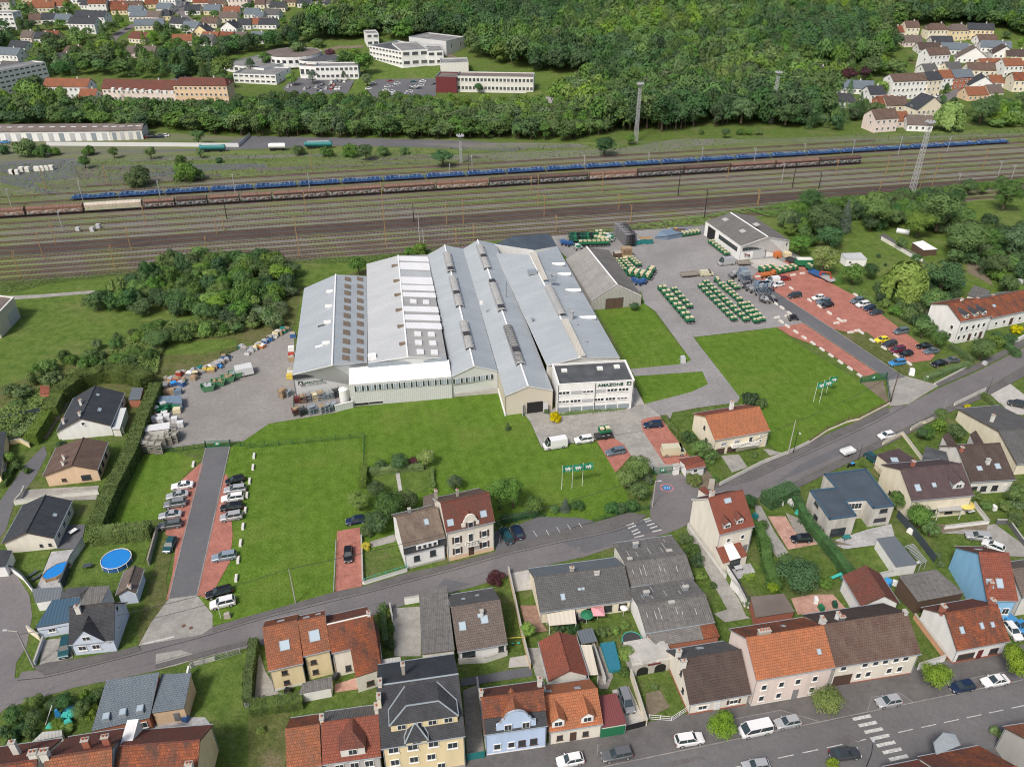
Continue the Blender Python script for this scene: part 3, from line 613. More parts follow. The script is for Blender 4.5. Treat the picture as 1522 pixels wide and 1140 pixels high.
def hdg(label,pts,h=1.6,t=1.2,mat=AC,group=None,dens=26,leaf=.2,name='hedge',cat='hedge',clipped=True):
 P=[np.array([p[0],p[1]])for p in pts];C=[];Nn=[];r=np.random.default_rng(int(abs(P[0][0]*13+P[0][1]*7))+1);core=MB();o=P[0]
 for i in rg(len(P)-1):
  d=P[i+1]-P[i];L=np.linalg.norm(d);u=d/L;n=np.array([-u[1],u[0]])
  for face,cnt in(('t',L*t),('s',L*h),('q',L*h),('e',t*h),(Bz,t*h)):
   k=int(cnt*dens);s=r.random(k)*L;a=(r.random(k)-.5)*t;z=r.random(k)*h;nz=np.zeros(k);nn=np.zeros((k,2))
   j=r.normal(size=k)*(.05 if clipped else.22)+(.08 if clipped else.3)*np.sin(s*1.3)+.06*np.sin(s*3.1+1)
   if face=='t':z=h+j;nz[:]=1
   elif face=='s':a=np.full(k,t/2)+j;nn=np.tile(n,(k,1))
   elif face=='q':a=np.full(k,-t/2)-j;nn=np.tile(-n,(k,1))
   elif face=='e':s=np.full(k,L)+j;nn=np.tile(u,(k,1))
   else:s=-j;nn=np.tile(-u,(k,1))
   q=P[i][None]+u[None]*s[:,None]+n[None]*a[:,None]-o[None]
   C.append(np.stack([q[:,0],q[:,1],z],1));Nn.append(np.stack([nn[:,0],nn[:,1],nz],1)+r.normal(size=(k,3))*.5)
  m=(P[i]+P[i+1])/2-o;core.box((m[0],m[1],h/2-.06),(L-.1,t-.16,h-.12),0,mth.atan2(d[1],d[0]))
 C=np.concatenate(C);Nn=np.concatenate(Nn);Nn/=np.linalg.norm(Nn,axis=1)[:,None]+1e-9
 root=thg(name,label,cat,(o[0],o[1],0),0,group)
 link('foliage',qms('foliage',C,Nn,leaf*(.7+.6*r.random(len(C))),M[mat]),root);core.bld('branches',M[mat],root);return root
def scatter(poly,spacing,seed=0,jit=.8):
 r=random.Random(seed);xs=[p[0]for p in poly];ys=[p[1]for p in poly];out=[];n=len(poly);y=min(ys);row=0
 while y<max(ys):
  x=min(xs)+(spacing/2 if row%2 else 0)
  while x<max(xs):
   px=x+(r.random()-.5)*spacing*jit;py=y+(r.random()-.5)*spacing*jit;ins=False;j=n-1
   for i in rg(n):
    if(poly[i][1]>py)!=(poly[j][1]>py)and px<(poly[j][0]-poly[i][0])*(py-poly[i][1])/(poly[j][1]-poly[i][1])+poly[i][0]:ins=not ins
    j=i
   if ins:out.append((px,py))
   x+=spacing
  y+=spacing*.87;row+=1
 return out
def car_parts(kind):
 L,Wd,Ht,belt,z0={AF:(4.1,1.76,1.47,.92,.2),Bu:(4.6,1.8,1.44,.90,.2),CF:(4.5,1.86,1.66,1.05,.28),A1:(4.7,1.8,1.5,.92,.2),D6:(4.5,1.82,1.66,1.,.22),'city':(3.6,1.64,1.5,.92,.2),CG:(5.6,2.05,2.5,1.25,.25),Bi:(4.7,1.88,1.9,1.1,.22),B5:(5.1,1.95,1.97,1.1,.22),DQ:(5.2,1.85,1.8,1.05,.35)}[kind]
 hw=Wd/2;b=MB()
 if kind in(CG,Bi,B5):prof=[(-.5,.55,.62),(-.49,.9,.78),(-.40,.97,.95),(-.33,1,1.),(.3,1,1.),(.47,1,1.),(.5,.96,.98)]
 elif kind==Bu:prof=[(-.5,.72,.62),(-.47,.9,.74),(-.40,.97,.86),(-.22,1,.98),(.0,1,1),(.25,1,1.),(.38,.98,1.),(.47,.92,.98),(.5,.8,.82)]
 else:prof=[(-.5,.72,.62),(-.47,.9,.76),(-.40,.97,.88),(-.24,1,.99),(.0,1,1),(.3,1,1.),(.44,.97,1.),(.49,.9,.98),(.5,.82,.80)]
 rings=[]
 for x,wf,hf in prof:
  w=hw*wf;zt=z0+(belt-z0)*hf;zm=z0+(zt-z0)*.55
  rings.append([(x*L,-w*.93,z0),(x*L,-w,zm),(x*L,-w*.97,zt-.07),(x*L,-w*.86,zt),(x*L,w*.86,zt),(x*L,w*.97,zt-.07),(x*L,w,zm),(x*L,w*.93,z0)])
 for i in rg(len(rings)-1):
  for j in rg(8):b.face([rings[i][j],rings[i][(j+1)%8],rings[i+1][(j+1)%8],rings[i+1][j]][::-1])
 b.face(rings[0]);b.face(rings[-1][::-1])
 cab={AF:(-.22,.47,-.05,.36),Bu:(-.20,.36,-.02,.20),CF:(-.24,.47,-.10,.40),A1:(-.22,.48,-.05,.42),D6:(-.32,.48,-.12,.42),'city':(-.26,.48,-.08,.40),CG:(-.42,-.24,-.32,-.24),Bi:(-.34,-.12,-.20,-.12),B5:(-.42,.49,-.26,.47),DQ:(-.20,.10,-.08,.04)}[kind]
 g=MB();r=MB();wb,wt=hw*.84,hw*.68;zb,zt=belt-.02,Ht
 if kind in(CG,Bi,B5):wt=hw*.86;wb=hw*.93
 x0,x1,x2,x3=[k*L for k in cab]
 def frus(mb,x0,x1,x2,x3,wb,wt,zb,zt,m=0):
  lo=[(x0,-wb,zb),(x1,-wb,zb),(x1,wb,zb),(x0,wb,zb)];hi=[(x2,-wt,zt),(x3,-wt,zt),(x3,wt,zt),(x2,wt,zt)]
  for i in rg(4):mb.face([lo[i],lo[(i+1)%4],hi[(i+1)%4],hi[i]],m)
  mb.face(hi,m)
 frus(g,x0,x1,x2,x3,wb,wt,zb,zt-.06)
 if kind in(CG,Bi):
  frus(b,x1-.02,.495*L,x1+.0,.485*L,hw*.99,hw*.90,zb-.1,zt);b.box(((x2+x1)/2,0,zt-.03),(x1-x2+.1,wt*2,.06))
 r.slb([(x2-.03,-wt,zt),(x3+.03,-wt,zt),(x3+.03,wt,zt),(x2-.03,wt,zt)],.07)
 for sy in(-1,1):
  for(xa,xb)in((x0,x2),(x1,x3)):r.tub((xa,sy*wb,zb),(xb,sy*wt,zt-.04),.055,4,0,.045,False)
  if kind not in(CG,Bi):
   xm=(x0+x1)*.5;xn=(x2+x3)*.5;r.tub((xm,sy*(wb+.005),zb),(xn,sy*(wt+.005),zt-.04),.045,4,0,.04,False)
  r.box((x0+.25,sy*(hw+.06),belt+.02),(.14,.2,.13))
 w=MB();rad=.33 if kind not in(CG,CF,DQ)else.37
 w.tub((0,-.11,0),(0,.11,0),rad,14);rim=MB();rim.tub((0,-.125,0),(0,.125,0),rad*.62,10)
 hl=MB();hl.box((0,0,0),(.2,.34,.15));tl=MB();tl.box((0,0,0),(.1,.24,.26));bp=MB();bp.box((-.5*L-.015,0,z0+.18),(.06,Wd*.66,.2));bp.box((.5*L+.01,0,z0+.16),(.06,Wd*.8,.22));bp.box((-.5*L-.05,0,z0+.2),(.02,.5,.11),1);bp.box((.5*L+.045,0,z0+.3),(.02,.5,.11),1)
 return dict(L=L,W=Wd,z0=z0,belt=belt,rad=rad,body=b,glass=g,roof=r,wheel=w.mesh(DH,M[A0]),rim=rim.mesh(Dy,M[Dy]),hl=hl.mesh('headlight',M[Dz]),tl=tl.mesh('tail_light',M[DN]),bp=bp.mesh(DR,[M[At],M[Ac]]))
_cp={};_cm={}
def paint(k,c):
 if k not in M:
  t=NT(k);t.b.inputs['Coat Weight'].default_value=.5;t.b.inputs['Coat Roughness'].default_value=.08
  mk(k,t.out(c,.35,.25 if max(c)<.7 and k.endswith('m')else 0,.4))
 return M[k]
PC={Ac:(.70,.70,.70),Ax:(.42,.43,.44),A7:(.13,.135,.14),DW:(.24,.25,.26),Au:(.012,.012,.015),BW:(.015,.03,.07),Ba:(.03,.16,.42),BD:(.75,.62,.03),Cj:(.28,.02,.02),BE:(.16,.02,.05),Bd:(.66,.62,.44),BN:(.14,.18,.22),Cd:(.05,.053,.06),Bk:(.02,.085,.10),'paleblue':(.26,.32,.38),AV:(.06,.28,.60)}
def car(f,b,kind=AF,col=Ac,label=None,group=None,z=0.,cat='car',world=False):
 if kind not in _cp:_cp[kind]=car_parts(kind)
 P=_cp[kind];F_=f if world else G(f,z);B_=b if world else G(b,z);m=(F_+B_)/2;d=B_-F_;rz=mth.atan2(d.y,d.x)
 pm=paint('paint_'+col+'_m',PC[col]);key=(kind,col)
 if key not in _cm:_cm[key]=(P[DS].mesh(DS,pm,True),P[B2].mesh('cabin_glass',M[CO]),P[BL].mesh(BL,pm))
 nm={CG:De,Bi:De,B5:De}.get(kind,Df)
 if kind in(CG,Bi,B5)and cat=='car':cat=CG
 o=thg(nm,label,cat,(m.x,m.y,z),rz,group)
 link(DS,_cm[key][0],o);link('cabin_glass',_cm[key][1],o);link(BL,_cm[key][2],o);link(DR,P['bp'],o)
 for sx in(-.31,.31):
  for sy in(-1,1):
   w=link(DH,P[DH],o,(sx*P[D3],sy*(P['W']/2-.10),P['rad']));link(Dy,P[Dy],w)
 for sy in(-1,1):
  link('headlight',P['hl'],o,(-.475*P[D3],sy*P['W']*.34,P['z0']+(P['belt']-P['z0'])*.58));link('tail_light',P['tl'],o,(.49*P[D3],sy*P['W']*.38,P['z0']+(P['belt']-P['z0'])*.75))
 return o
def pole(label,base,h,r=.09,mat=Ap,name='pole',cat='pole',r2=None,group=None,arm=None,z=0.,lean=0):
 o=thg(name,label,cat,(base[0],base[1],z),0,group);b=MB();b.tub((0,0,-.2),(lean,0,h),r,7,0,r2 or r*.6);b.bld('shaft',M[mat],o)
 if arm:a=MB();a.tub((lean,0,h-.1),(arm[0],arm[1],h+arm[2]),r*.5,5);a.bld('arm',M[mat],o);l=MB();l.box((arm[0],arm[1],h+arm[2]),(.7,.3,.14),0,mth.atan2(arm[1],arm[0]));l.bld('lamp_head',M[Am],o)
 return o
def terrain():
 xs=np.concatenate([np.linspace(-1400,-500,19),np.linspace(-460,460,62),np.linspace(500,1400,19)]);ys=np.concatenate([np.linspace(-60,480,28),np.linspace(495,900,55),np.linspace(930,1700,22)])
 b=MB();V=[(x,y,elev(x,y))for y in ys for x in xs];n=len(xs);F_=[(j*n+i,j*n+i+1,(j+1)*n+i+1,(j+1)*n+i)for j in rg(len(ys)-1)for i in rg(n-1)]
 me=bpy.data.meshes.new('ground');me.from_pydata(V,[],F_);me.materials.append(M[B8]);me.update()
 tag(link('ground',me),kind=Bn)
terrain()
RA=R(11.04);RD=Vec((mth.cos(RA),mth.sin(RA),0));RN=Vec((-mth.sin(RA),mth.cos(RA),0))
def flatp(*pp):return[(G(p).x,G(p).y)for p in pp]
ry=[G((0,417))-RD*160,*gp((0,417),(180,404),(440,384),(545,381),(640,369),(745,357),(860,350),(1050,321),(1160,303),(1290,291),(1522,265))]
ry=[Vec(p)for p in ry];ry.append(ry[-1]+RD*250);top=gp((1522,192),(1190,206),(950,213),(830,214),(700,209),(370,207),(200,210),(0,222))
ry+=[top[0]+RD*300]+list(top)+[top[-1]-RD*200]
sheet('rail_yard_ground',ry,'yard_weeds',.02)
area('wasteland_ground',[(-250,258),(-60,262),(0,262),(110,262),(300,250),(620,232),(900,221),(1200,212),(1522,198),(1522,190),(1190,205),(950,211),(830,213),(700,207),(370,205),(215,196),(0,190),(-250,200)],'wasteland',.045)
for i,pp in en([[(0,262),(30,258),(120,262),(100,266),(50,272),(60,280),(110,290),(75,291),(35,280),(0,272)],[(0,241),(60,238),(110,236),(130,247),(260,246),(360,243),(395,244),(400,250),(280,256),(200,270),(120,262),(60,263),(0,258)],[(75,228),(300,222),(372,203),(500,205),(700,210),(800,218),(760,226),(620,219),(490,217),(380,222),(250,226)],[(160,236),(330,232),(480,229),(480,233),(330,238),(200,240)],[(920,222),(1000,208),(1090,206),(1110,212),(1060,216),(960,222)],[(1160,210),(1290,206),(1522,198),(1522,201),(1300,209),(1180,213)],[(-200,263),(0,258),(0,266),(-200,275)],[(620,214),(760,213),(860,214),(880,220),(700,222)]]):
 area('service_track',pp,Al if i<3 else Az,.065+.004*i)
for i,pp in en([[(60,276),(110,268),(118,272),(90,277)],[(110,248),(180,249),(260,250),(240,256),(150,266),(116,266)],[(520,236),(640,230),(660,234),(560,240)],[(685,232),(745,235),(750,240),(690,241)],[(380,251),(520,243),(640,239),(640,243),(500,250),(385,256)],[(40,283),(150,268),(250,262),(330,259),(330,263),(200,275)]]):
 area('cinder_patch',pp,AX,.11+.004*i)
def track_pt(y,px):
 o=G((400,y));lo,hi=-600,900
 for _ in rg(50):
  m=(lo+hi)/2;p=o+RD*m;Z=p.y*c_+HC*s_;x=CX+FOC*p.x/Z
  if x<px:lo=m
  else:hi=m
 return o+RD*lo
sleeper=MB();sleeper.box((0,0,0),(.26,2.4,.1))
def track(y,x0=-160,x1=1700,bed=Az,wd=3.3,rail=Cx,sl=True):
 a=track_pt(y,x0);b=track_pt(y,x1);L=(b-a).length
 root=thg('railway_track',None,None,a,RA);root[BT]=Bn
 m=MB();m.face([(0,-wd/2-.5,.03),(L,-wd/2-.5,.03),(L,-wd/2,.22),(0,-wd/2,.22)],0);m.face([(0,-wd/2,.22),(L,-wd/2,.22),(L,wd/2,.22),(0,wd/2,.22)],0);m.face([(0,wd/2,.22),(L,wd/2,.22),(L,wd/2+.5,.03),(0,wd/2+.5,.03)],0)
 z=.0;m.bld('ballast_bed',M[bed],root)
 for s in(-.72,.72):
  r=MB();r.box((L/2,s,.40),(L,.11,.14));r.bld(DP,M[rail],root)
 if sl:
  k=MB();n=int(L/1.3)
  for i in rg(n):k.box((i*1.3+.5,0,.27),(.34,2.4,.12))
  k.bld('sleepers',M[Be if bed==BB else'bark'],root)[BT]=Cz
 return root
TR={281:AX,290:Az,300:AX,308.5:Az,317:Az,326:Az,335:Az,343:BB,350:BB,358:Az,365.5:Az,373:AX,380:AX,387.5:AX}
for y,bd in TR.items():
 x0,x1=-160,1700
 if y==387.5:x1=700
 if y==380:x1=1000
 track(y,x0,x1,bd,4.6 if bd==BB else(3. if y>281 else 2.8),Cx)
track(263,120,1300,AX,2.6,Cx);track(271,0,1600,Az,2.6,Cx)
#fields and lawns
area('meadow',[(-200,560),(-200,430),(0,427),(140,418),(300,400),(450,387),(545,384),(560,400),(450,470),(230,500),(120,545),(0,585)],Ay,.05)
area('rough_ground',[(-200,600),(0,575),(100,545),(200,500),(240,480),(340,470),(440,430),(545,400),(545,412),(450,430),(436,490),(360,515),(300,545),(240,575),(235,600),(200,640),(90,600),(40,640),(0,680),(-200,760)],Bt,.06)
area('meadow',[(235,508),(350,505),(352,516),(300,526),(245,528)],Ay,.075)
area('dirt_path',[(0,441),(60,438),(140,432),(142,436),(60,443),(0,447)],An,.07)
area('meadow',[(1050,322),(1170,303),(1290,292),(1522,266),(1700,250),(1700,470),(1522,440),(1400,430),(1330,460),(1270,440),(1205,405),(1172,378),(1104,330)],Ay,.05)
area(D4,[(343,665),(362,655),(400,626),(497,612),(525,606),(742,584.7),(751,618),(777,614),(788,627),(804,667),(885,655),(915,703),(932,735),(935,760),(881,776),(800,768),(735,772),(660,800),(540,830),(538,872),(501,880),(317,930),(293,885)],BA,.06)
area(D4,[(198,678),(254.7,671.6),(299,684),(262,720),(236,771),(156.8,785)],BA,.065)
area(D4,[(886,459),(958,449),(1027.5,536),(1009.7,541.8),(938.8,549)],BA,.06)
area(D4,[(943.5,559.5),(1044,552.5),(1052,560),(1052.3,571.4),(1027.5,583),(958.9,601)],BA,.06)
area(D4,[(1033,502),(1153.5,487),(1174.6,504),(1277.6,567),(1318,599),(1276.7,623),(1198,656.5),(1163,676),(1120,640),(1097,590)],BA,.06)
#yards and drives
area('storage_yard',[(235,575),(214,622),(203,672),(245,667),(300,660),(362,656),(400,630),(499,613.5),(520,606),(520,580),(440,560),(437,500),(432,488),(400,505),(355,520),(300,545),(250,560)],'yard_gravel',.09)
area('machinery_yard',[(820,352),(905,343),(1048,333),(1100,340),(1110,388),(1172,372),(1205,390),(1205,406),(1118,412),(1149,447),(1195,481),(1154,487),(1031,501.5),(958,452),(953,434),(905,440),(830,372)],CL,.09)
area('access_drive',[(953,434),(966,433),(1030,501.5),(1099.6,590.9),(1096,598.6),(1040,606),(980,617),(958,601),(1027.5,583),(1052.3,571.4),(1044,552.5),(943.5,559.5),(937,549),(1009.7,541.8),(1027.5,536)],CL,.10)
area('concrete_court',[(776.8,612.8),(830,606),(940,600),(958.9,601),(980,617),(1000,612),(990,640),(1026,680),(1012,690),(1008,705),(978,705),(960,690),(938,678),(912,650),(881,654.7),(805,665),(788.4,627.4)],An,.105)
area('concrete_patch',[(1104,388),(1150,384),(1180,397),(1130,403)],Av,.13)
area('entrance_apron',[(978,702),(1010,702),(1041,728),(1066,722),(1110,712),(1040,742),(1020,779),(992,792),(966,768),(967,745)],AG,.07)
area('access_road',[(306,666),(342,663.7),(293,884.7),(251,890)],Al,.11)
area(Ds,[(251,890),(293,884.7),(316,913),(316,932),(300,943.4),(205.8,960),(225,925)],An,.085)
area('access_road',[(1111.5,415.7),(1130.4,413),(1166,443),(1237.6,489.3),(1345,561),(1318,566),(1305,554.5),(1195.6,481),(1149,447)],Al,.11)
area(Ds,[(1318,566),(1345,559),(1396,573),(1350,601),(1322,604)],An,.085)
area('gravel_verge',[(1279,569),(1313,566),(1322,604),(1318,599)],Cl,.08)
for i,pp in en([[(301,687),(289,697),(269,715),(258,730),(250,760),(246,795),(263,800),(256,855),(247,893),(251,890),(302,690)],[(338,706),(346,795),(342,835),(322,871),(309,890),(293,884.7),(334,706)],[(501,790),(535,784),(538,871.6),(498.4,879.5)],[(887,655.8),(910.5,650.5),(927.4,661),(938,678),(914.7,703)],[(952.6,626),(960,622),(980,619),(1026,680),(1011.6,690.5),(988,690.5),(954.7,640)],[(1118,412),(1135,396),(1180,385),(1205,406),(1272,441),(1314,471),(1390,529),(1383,536),(1345,541),(1290,500),(1258,494),(1237,489.3),(1166,443)],[(1154.6,487.2),(1193.5,481),(1303,554.5),(1286,561),(1218.7,516.7),(1174.6,500)]]):
 area(Dc,pp,Dc,.12)
area('dirt_verge',[(1240,491),(1262,496),(1288,493.5),(1345,541),(1362,541),(1346,558)],Bt,.13)
for a,b in(((306,666),(251,890)),((342,663.7),(293,884.7)),((1166,443),(1237.6,489.3)),((1237.6,489.3),(1343,560)),((1195.6,481),(1305,554.5))):
 rbn('kerb_line',gp(a,b),.22,DK,.13,h=.04)
area('dirt_verge',[(205.8,960),(228,920),(250,893),(247,860),(262,800),(246,795),(235,812),(226,850),(222,870),(205,930)],Bt,.075)
#streets
area('village_street',[(-120,1075),(-60,1040),(26,1010),(67,1006),(105,997),(210,970),(300,946),(400,916),(543,881),(669,847.5),(760,822),(830,806),(906,791.5),(960,775),(1020,745),(1066,727),(1123,711.5),(1180,683),(1242,655),(1300,628),(1346,603),(1396,577),(1454,552),(1522,517),(1640,455),(1700,470),(1522,544),(1466,578),(1400,609),(1346,636),(1302,657),(1242,686),(1171,721),(1129,739),(1080,762),(1020,781),(992,793),(905,815),(874,826),(787,846),(700,873),(601,899),(520,926),(430,950),(315,974),(231,997),(109,1022),(0,1055),(-100,1100)],AG,.05)
area('side_street',[(0,840),(22,850),(44,885),(48,915),(40,960),(24,985),(22,1008),(60,1004),(0,1060),(-80,1080),(-120,1000),(-60,850)],AG,.045)
area('side_street',[(-60,830),(0,745),(38,690),(66,662),(70,676),(52,710),(20,752),(8,790),(-60,860)],Al,.045)
def kbd(name,pp,mat=AW,h=.16):
 return area(name,pp,mat,h,kerb=1)
kbd(Bw,[(67,1004),(105,995),(176,977),(210,967),(206,960),(176,968),(112,980),(70,985),(50,992)])
kbd(Bw,[(317,939),(400,914),(498,889),(543,879),(668.7,845.5),(760,820),(830,804),(906,789.5),(950,774),(962,766),(935,762),(885,777),(830,790),(737,820),(664,840),(605,852),(540,872),(498,880),(400,908),(317,932)])
kbd(Bw,[(231,995),(315,972.6),(375,957),(375,950),(315,965),(231,988)])
kbd(Bw,[(1066,725),(1123,709.5),(1180,681),(1242,652),(1300,625),(1322,613),(1318,605),(1280,625),(1242,640),(1198,660),(1150,683),(1066,722)])
kbd(Bw,[(1396,575),(1454,549.6),(1522,515),(1600,470),(1590,462),(1522,505),(1454,540),(1395,566),(1390,571)])
kbd(Bw,[(1133,748),(1175,731),(1244,697),(1304,668),(1349,646),(1402,618),(1470,588),(1522,560),(1522,545),(1466,579),(1400,610),(1346,637),(1302,658),(1242,687),(1171,722),(1129,740)])
MR0=G((960,1127));MR1=G((1522,1010.5));md=(MR1-MR0).normalized();mn=Vec((-md.y,md.x,0))
main_line=[G((960,1127)),G((1218,1074)),G((1358,1046)),G((1395,1038)),G((1522,1011.5))]
mz=lambda k,off:MR0+md*k+mn*off
sheet('main_road',[mz(-60,1),mz(150,1),mz(150,-9.6),mz(-60,-9.6)],CK,.05)
sheet(Bw,[mz(-60,0),mz(150,0),mz(150,5.5),mz(72,6.2),mz(-60,5.2)],AW,.17,kerb=1)
sheet(Bw,[mz(-60,-12.4),mz(150,-12.4),mz(150,-9.6),mz(-60,-9.6)],AW,.17,kerb=1)
rbn(DK,[mz(-60,0),mz(150,0)],.16,DK,.18,h=.02)
cl=G((1271,1102));off=(cl-MR0).dot(mn)
k=(G((1300,1096))-MR0).dot(md)
for i in rg(-10,22):
 a=k+i*4.05
 rbn('road_marking',[mz(a,off),mz(a+2.6,off)],.14,A5,.062)
kc=(G((1290,1095))-MR0).dot(md)
for i in rg(7):
 o_=-.9-i*1.22;a=(G((1278,1085))-MR0).dot(md)+.25*i
 b=MB();b.face([(*mz(a,o_).xy,.068),(*mz(a+3.1,o_).xy,.068),(*mz(a+3.1,o_+.55).xy,.068),(*mz(a,o_+.55).xy,.068)][::1]);q=b.bld('crossing_stripe',M[A5]);q[BT]=Bn
 if q.data.polygons[0].normal.z<0:q.data.flip_normals()
for pp in([(1218,1073),(1160,1056),(1085,1070),(1088,1096)],[(1358,1045),(1337,1030),(1295,1037),(1288,1060)],[(1520,1010),(1500,998),(1455,1006),(1395,1020)]):
 area('parking_bay',pp,CK,.185)
 P=gp(*pp)
 for i in rg(3):rbn('bay_kerb',[P[i],P[i+1]],.1,DK,.19,h=.015)
area('car_park',[(737,820),(735,790),(760,784),(801,769),(860,770),(885,776),(830,790)],Al,.18)
for a in[(741,812,746,782),(764,806,757,785)]+[(s5(x,y)[0],s5(x,y)[1],s5(x2,y2)[0],s5(x2,y2)[1])for x,y,x2,y2 in((250,915,225,875),(325,895,300,855),(85,940,60,900),(170,930,150,895),(405,880,380,845))]:
 rbn('bay_line',gp((a[0],a[1]),(a[2],a[3])),.12,A5,.19)
for x0,y0,x1,y1 in[(715,860,770,845),(730,880,785,860),(755,905,800,885),(765,925,815,905),(775,945,840,930),(840,820,885,808),(850,835,895,822),(865,860,915,845),(885,880,935,865),(900,905,965,890)]:
 rbn('road_marking',gp(s5(x0,y0),s5(x1,y1)),.32,A5,.066)
def disc(name,c,r,m,z,r2=None,n=28,sx=1.):
 b=MB();pts=[(c.x+r*sx*mth.cos(2*mth.pi*i/n),c.y+r*mth.sin(2*mth.pi*i/n),z)for i in rg(n)]
 if r2 is None:b.face(pts)
 else:
  q=[(c.x+r2*sx*mth.cos(2*mth.pi*i/n),c.y+r2*mth.sin(2*mth.pi*i/n),z)for i in rg(n)]
  for i in rg(n):b.face([q[i-1],q[i],pts[i],pts[i-1]][::-1])
 o=b.bld(name,M[m]);o[BT]=Bn
 if o.data.polygons[0].normal.z<0:o.data.flip_normals()
mk(Dg,mtl(Dg,(.42,.20,.22),.4,1.5,6));mk(Dh,mtl(Dh,(.05,.22,.50),.3,1.5,6))
gc=G(s5(1003,595));disc('painted_ring',gc,1.5,Dg,.08,1.15);disc('painted_disc',gc,.75,Dh,.084,None,28,1.2)
for i in rg(3):rbn('painted_letter',[gc+Vec((-.5+i*.5,-.35,0)),gc+Vec((-.35+i*.5,.35,0))],.16,A5,.088)
rbn('stop_line',gp(s1(1050,880),s1(1285,825)),.35,A5,.095)
for p in(s1(1355,745),s1(1408,760)):disc(CH,G(p),.38,Cx,.095)
for p in((820,645),(843,648),(880,660-10)):pass
for p in(s5(480,160),s5(120,225),s5(300,205),s5(170,150)):disc(CH,G(p),.35,An,.115)
for p in(s2(350,388),t2(740,620),(860,815),(1010,735)):disc(CH,G(p),.4,Az,.19 if p[1]>1020 and p[0]>1000 else.062)
for i,(pp,mt)in en([([(231,996),(262,989),(300,976),(268,966),(232,972)],An),([(640,886),(668,878),(700,868),(660,860)],Al),([(835,806),(900,793),(965,770),(985,785),(905,812),(870,822)],Al),([(1150,720),(1230,684),(1270,667),(1262,658),(1190,690)],Al),([(1240,1096),(1262,1091),(1280,1100),(1256,1107)],AW),([(980,1135),(1040,1122),(1050,1128),(990,1140)],AW)]):
 area('road_patch',pp,mt,.0585+.001*i)
for w_,m_,z_,K_,pp in((.12,A0,.0,None,[(26,1011),(67,1007),(105,998),(210,971),(300,947),(400,917),(543,882),(669,849),(760,823),(830,807),(906,792),(960,776)]),(.12,A0,0,None,[(1066,728),(1123,712),(1180,684),(1242,656),(1300,629),(1346,604)]),(.1,Al,0,None,[(0,1050),(109,1012),(231,985),(315,962),(430,935),(601,885),(787,833),(905,805)]),(.1,Al,0,None,[(1080,755),(1171,705),(1302,643),(1400,593),(1522,530)]),(.09,A0,.05,s3,[(0,1060),(160,1020),(290,985)]),(.1,A0,.06,s5,[(640,225),(830,195)]),(.1,A0,.06,r6,[(520,320),(600,300)]),(.12,A0,.0,t2,[(150,810),(420,755)])):
 q_=gp(*[(K_(*p)if K_ else p)for p in pp])
 if m_==A0 and not K_:rbn('street_edge',q_,3.4,AG,.042)
 rbn('joint_line',q_,w_,m_,.064+z_)
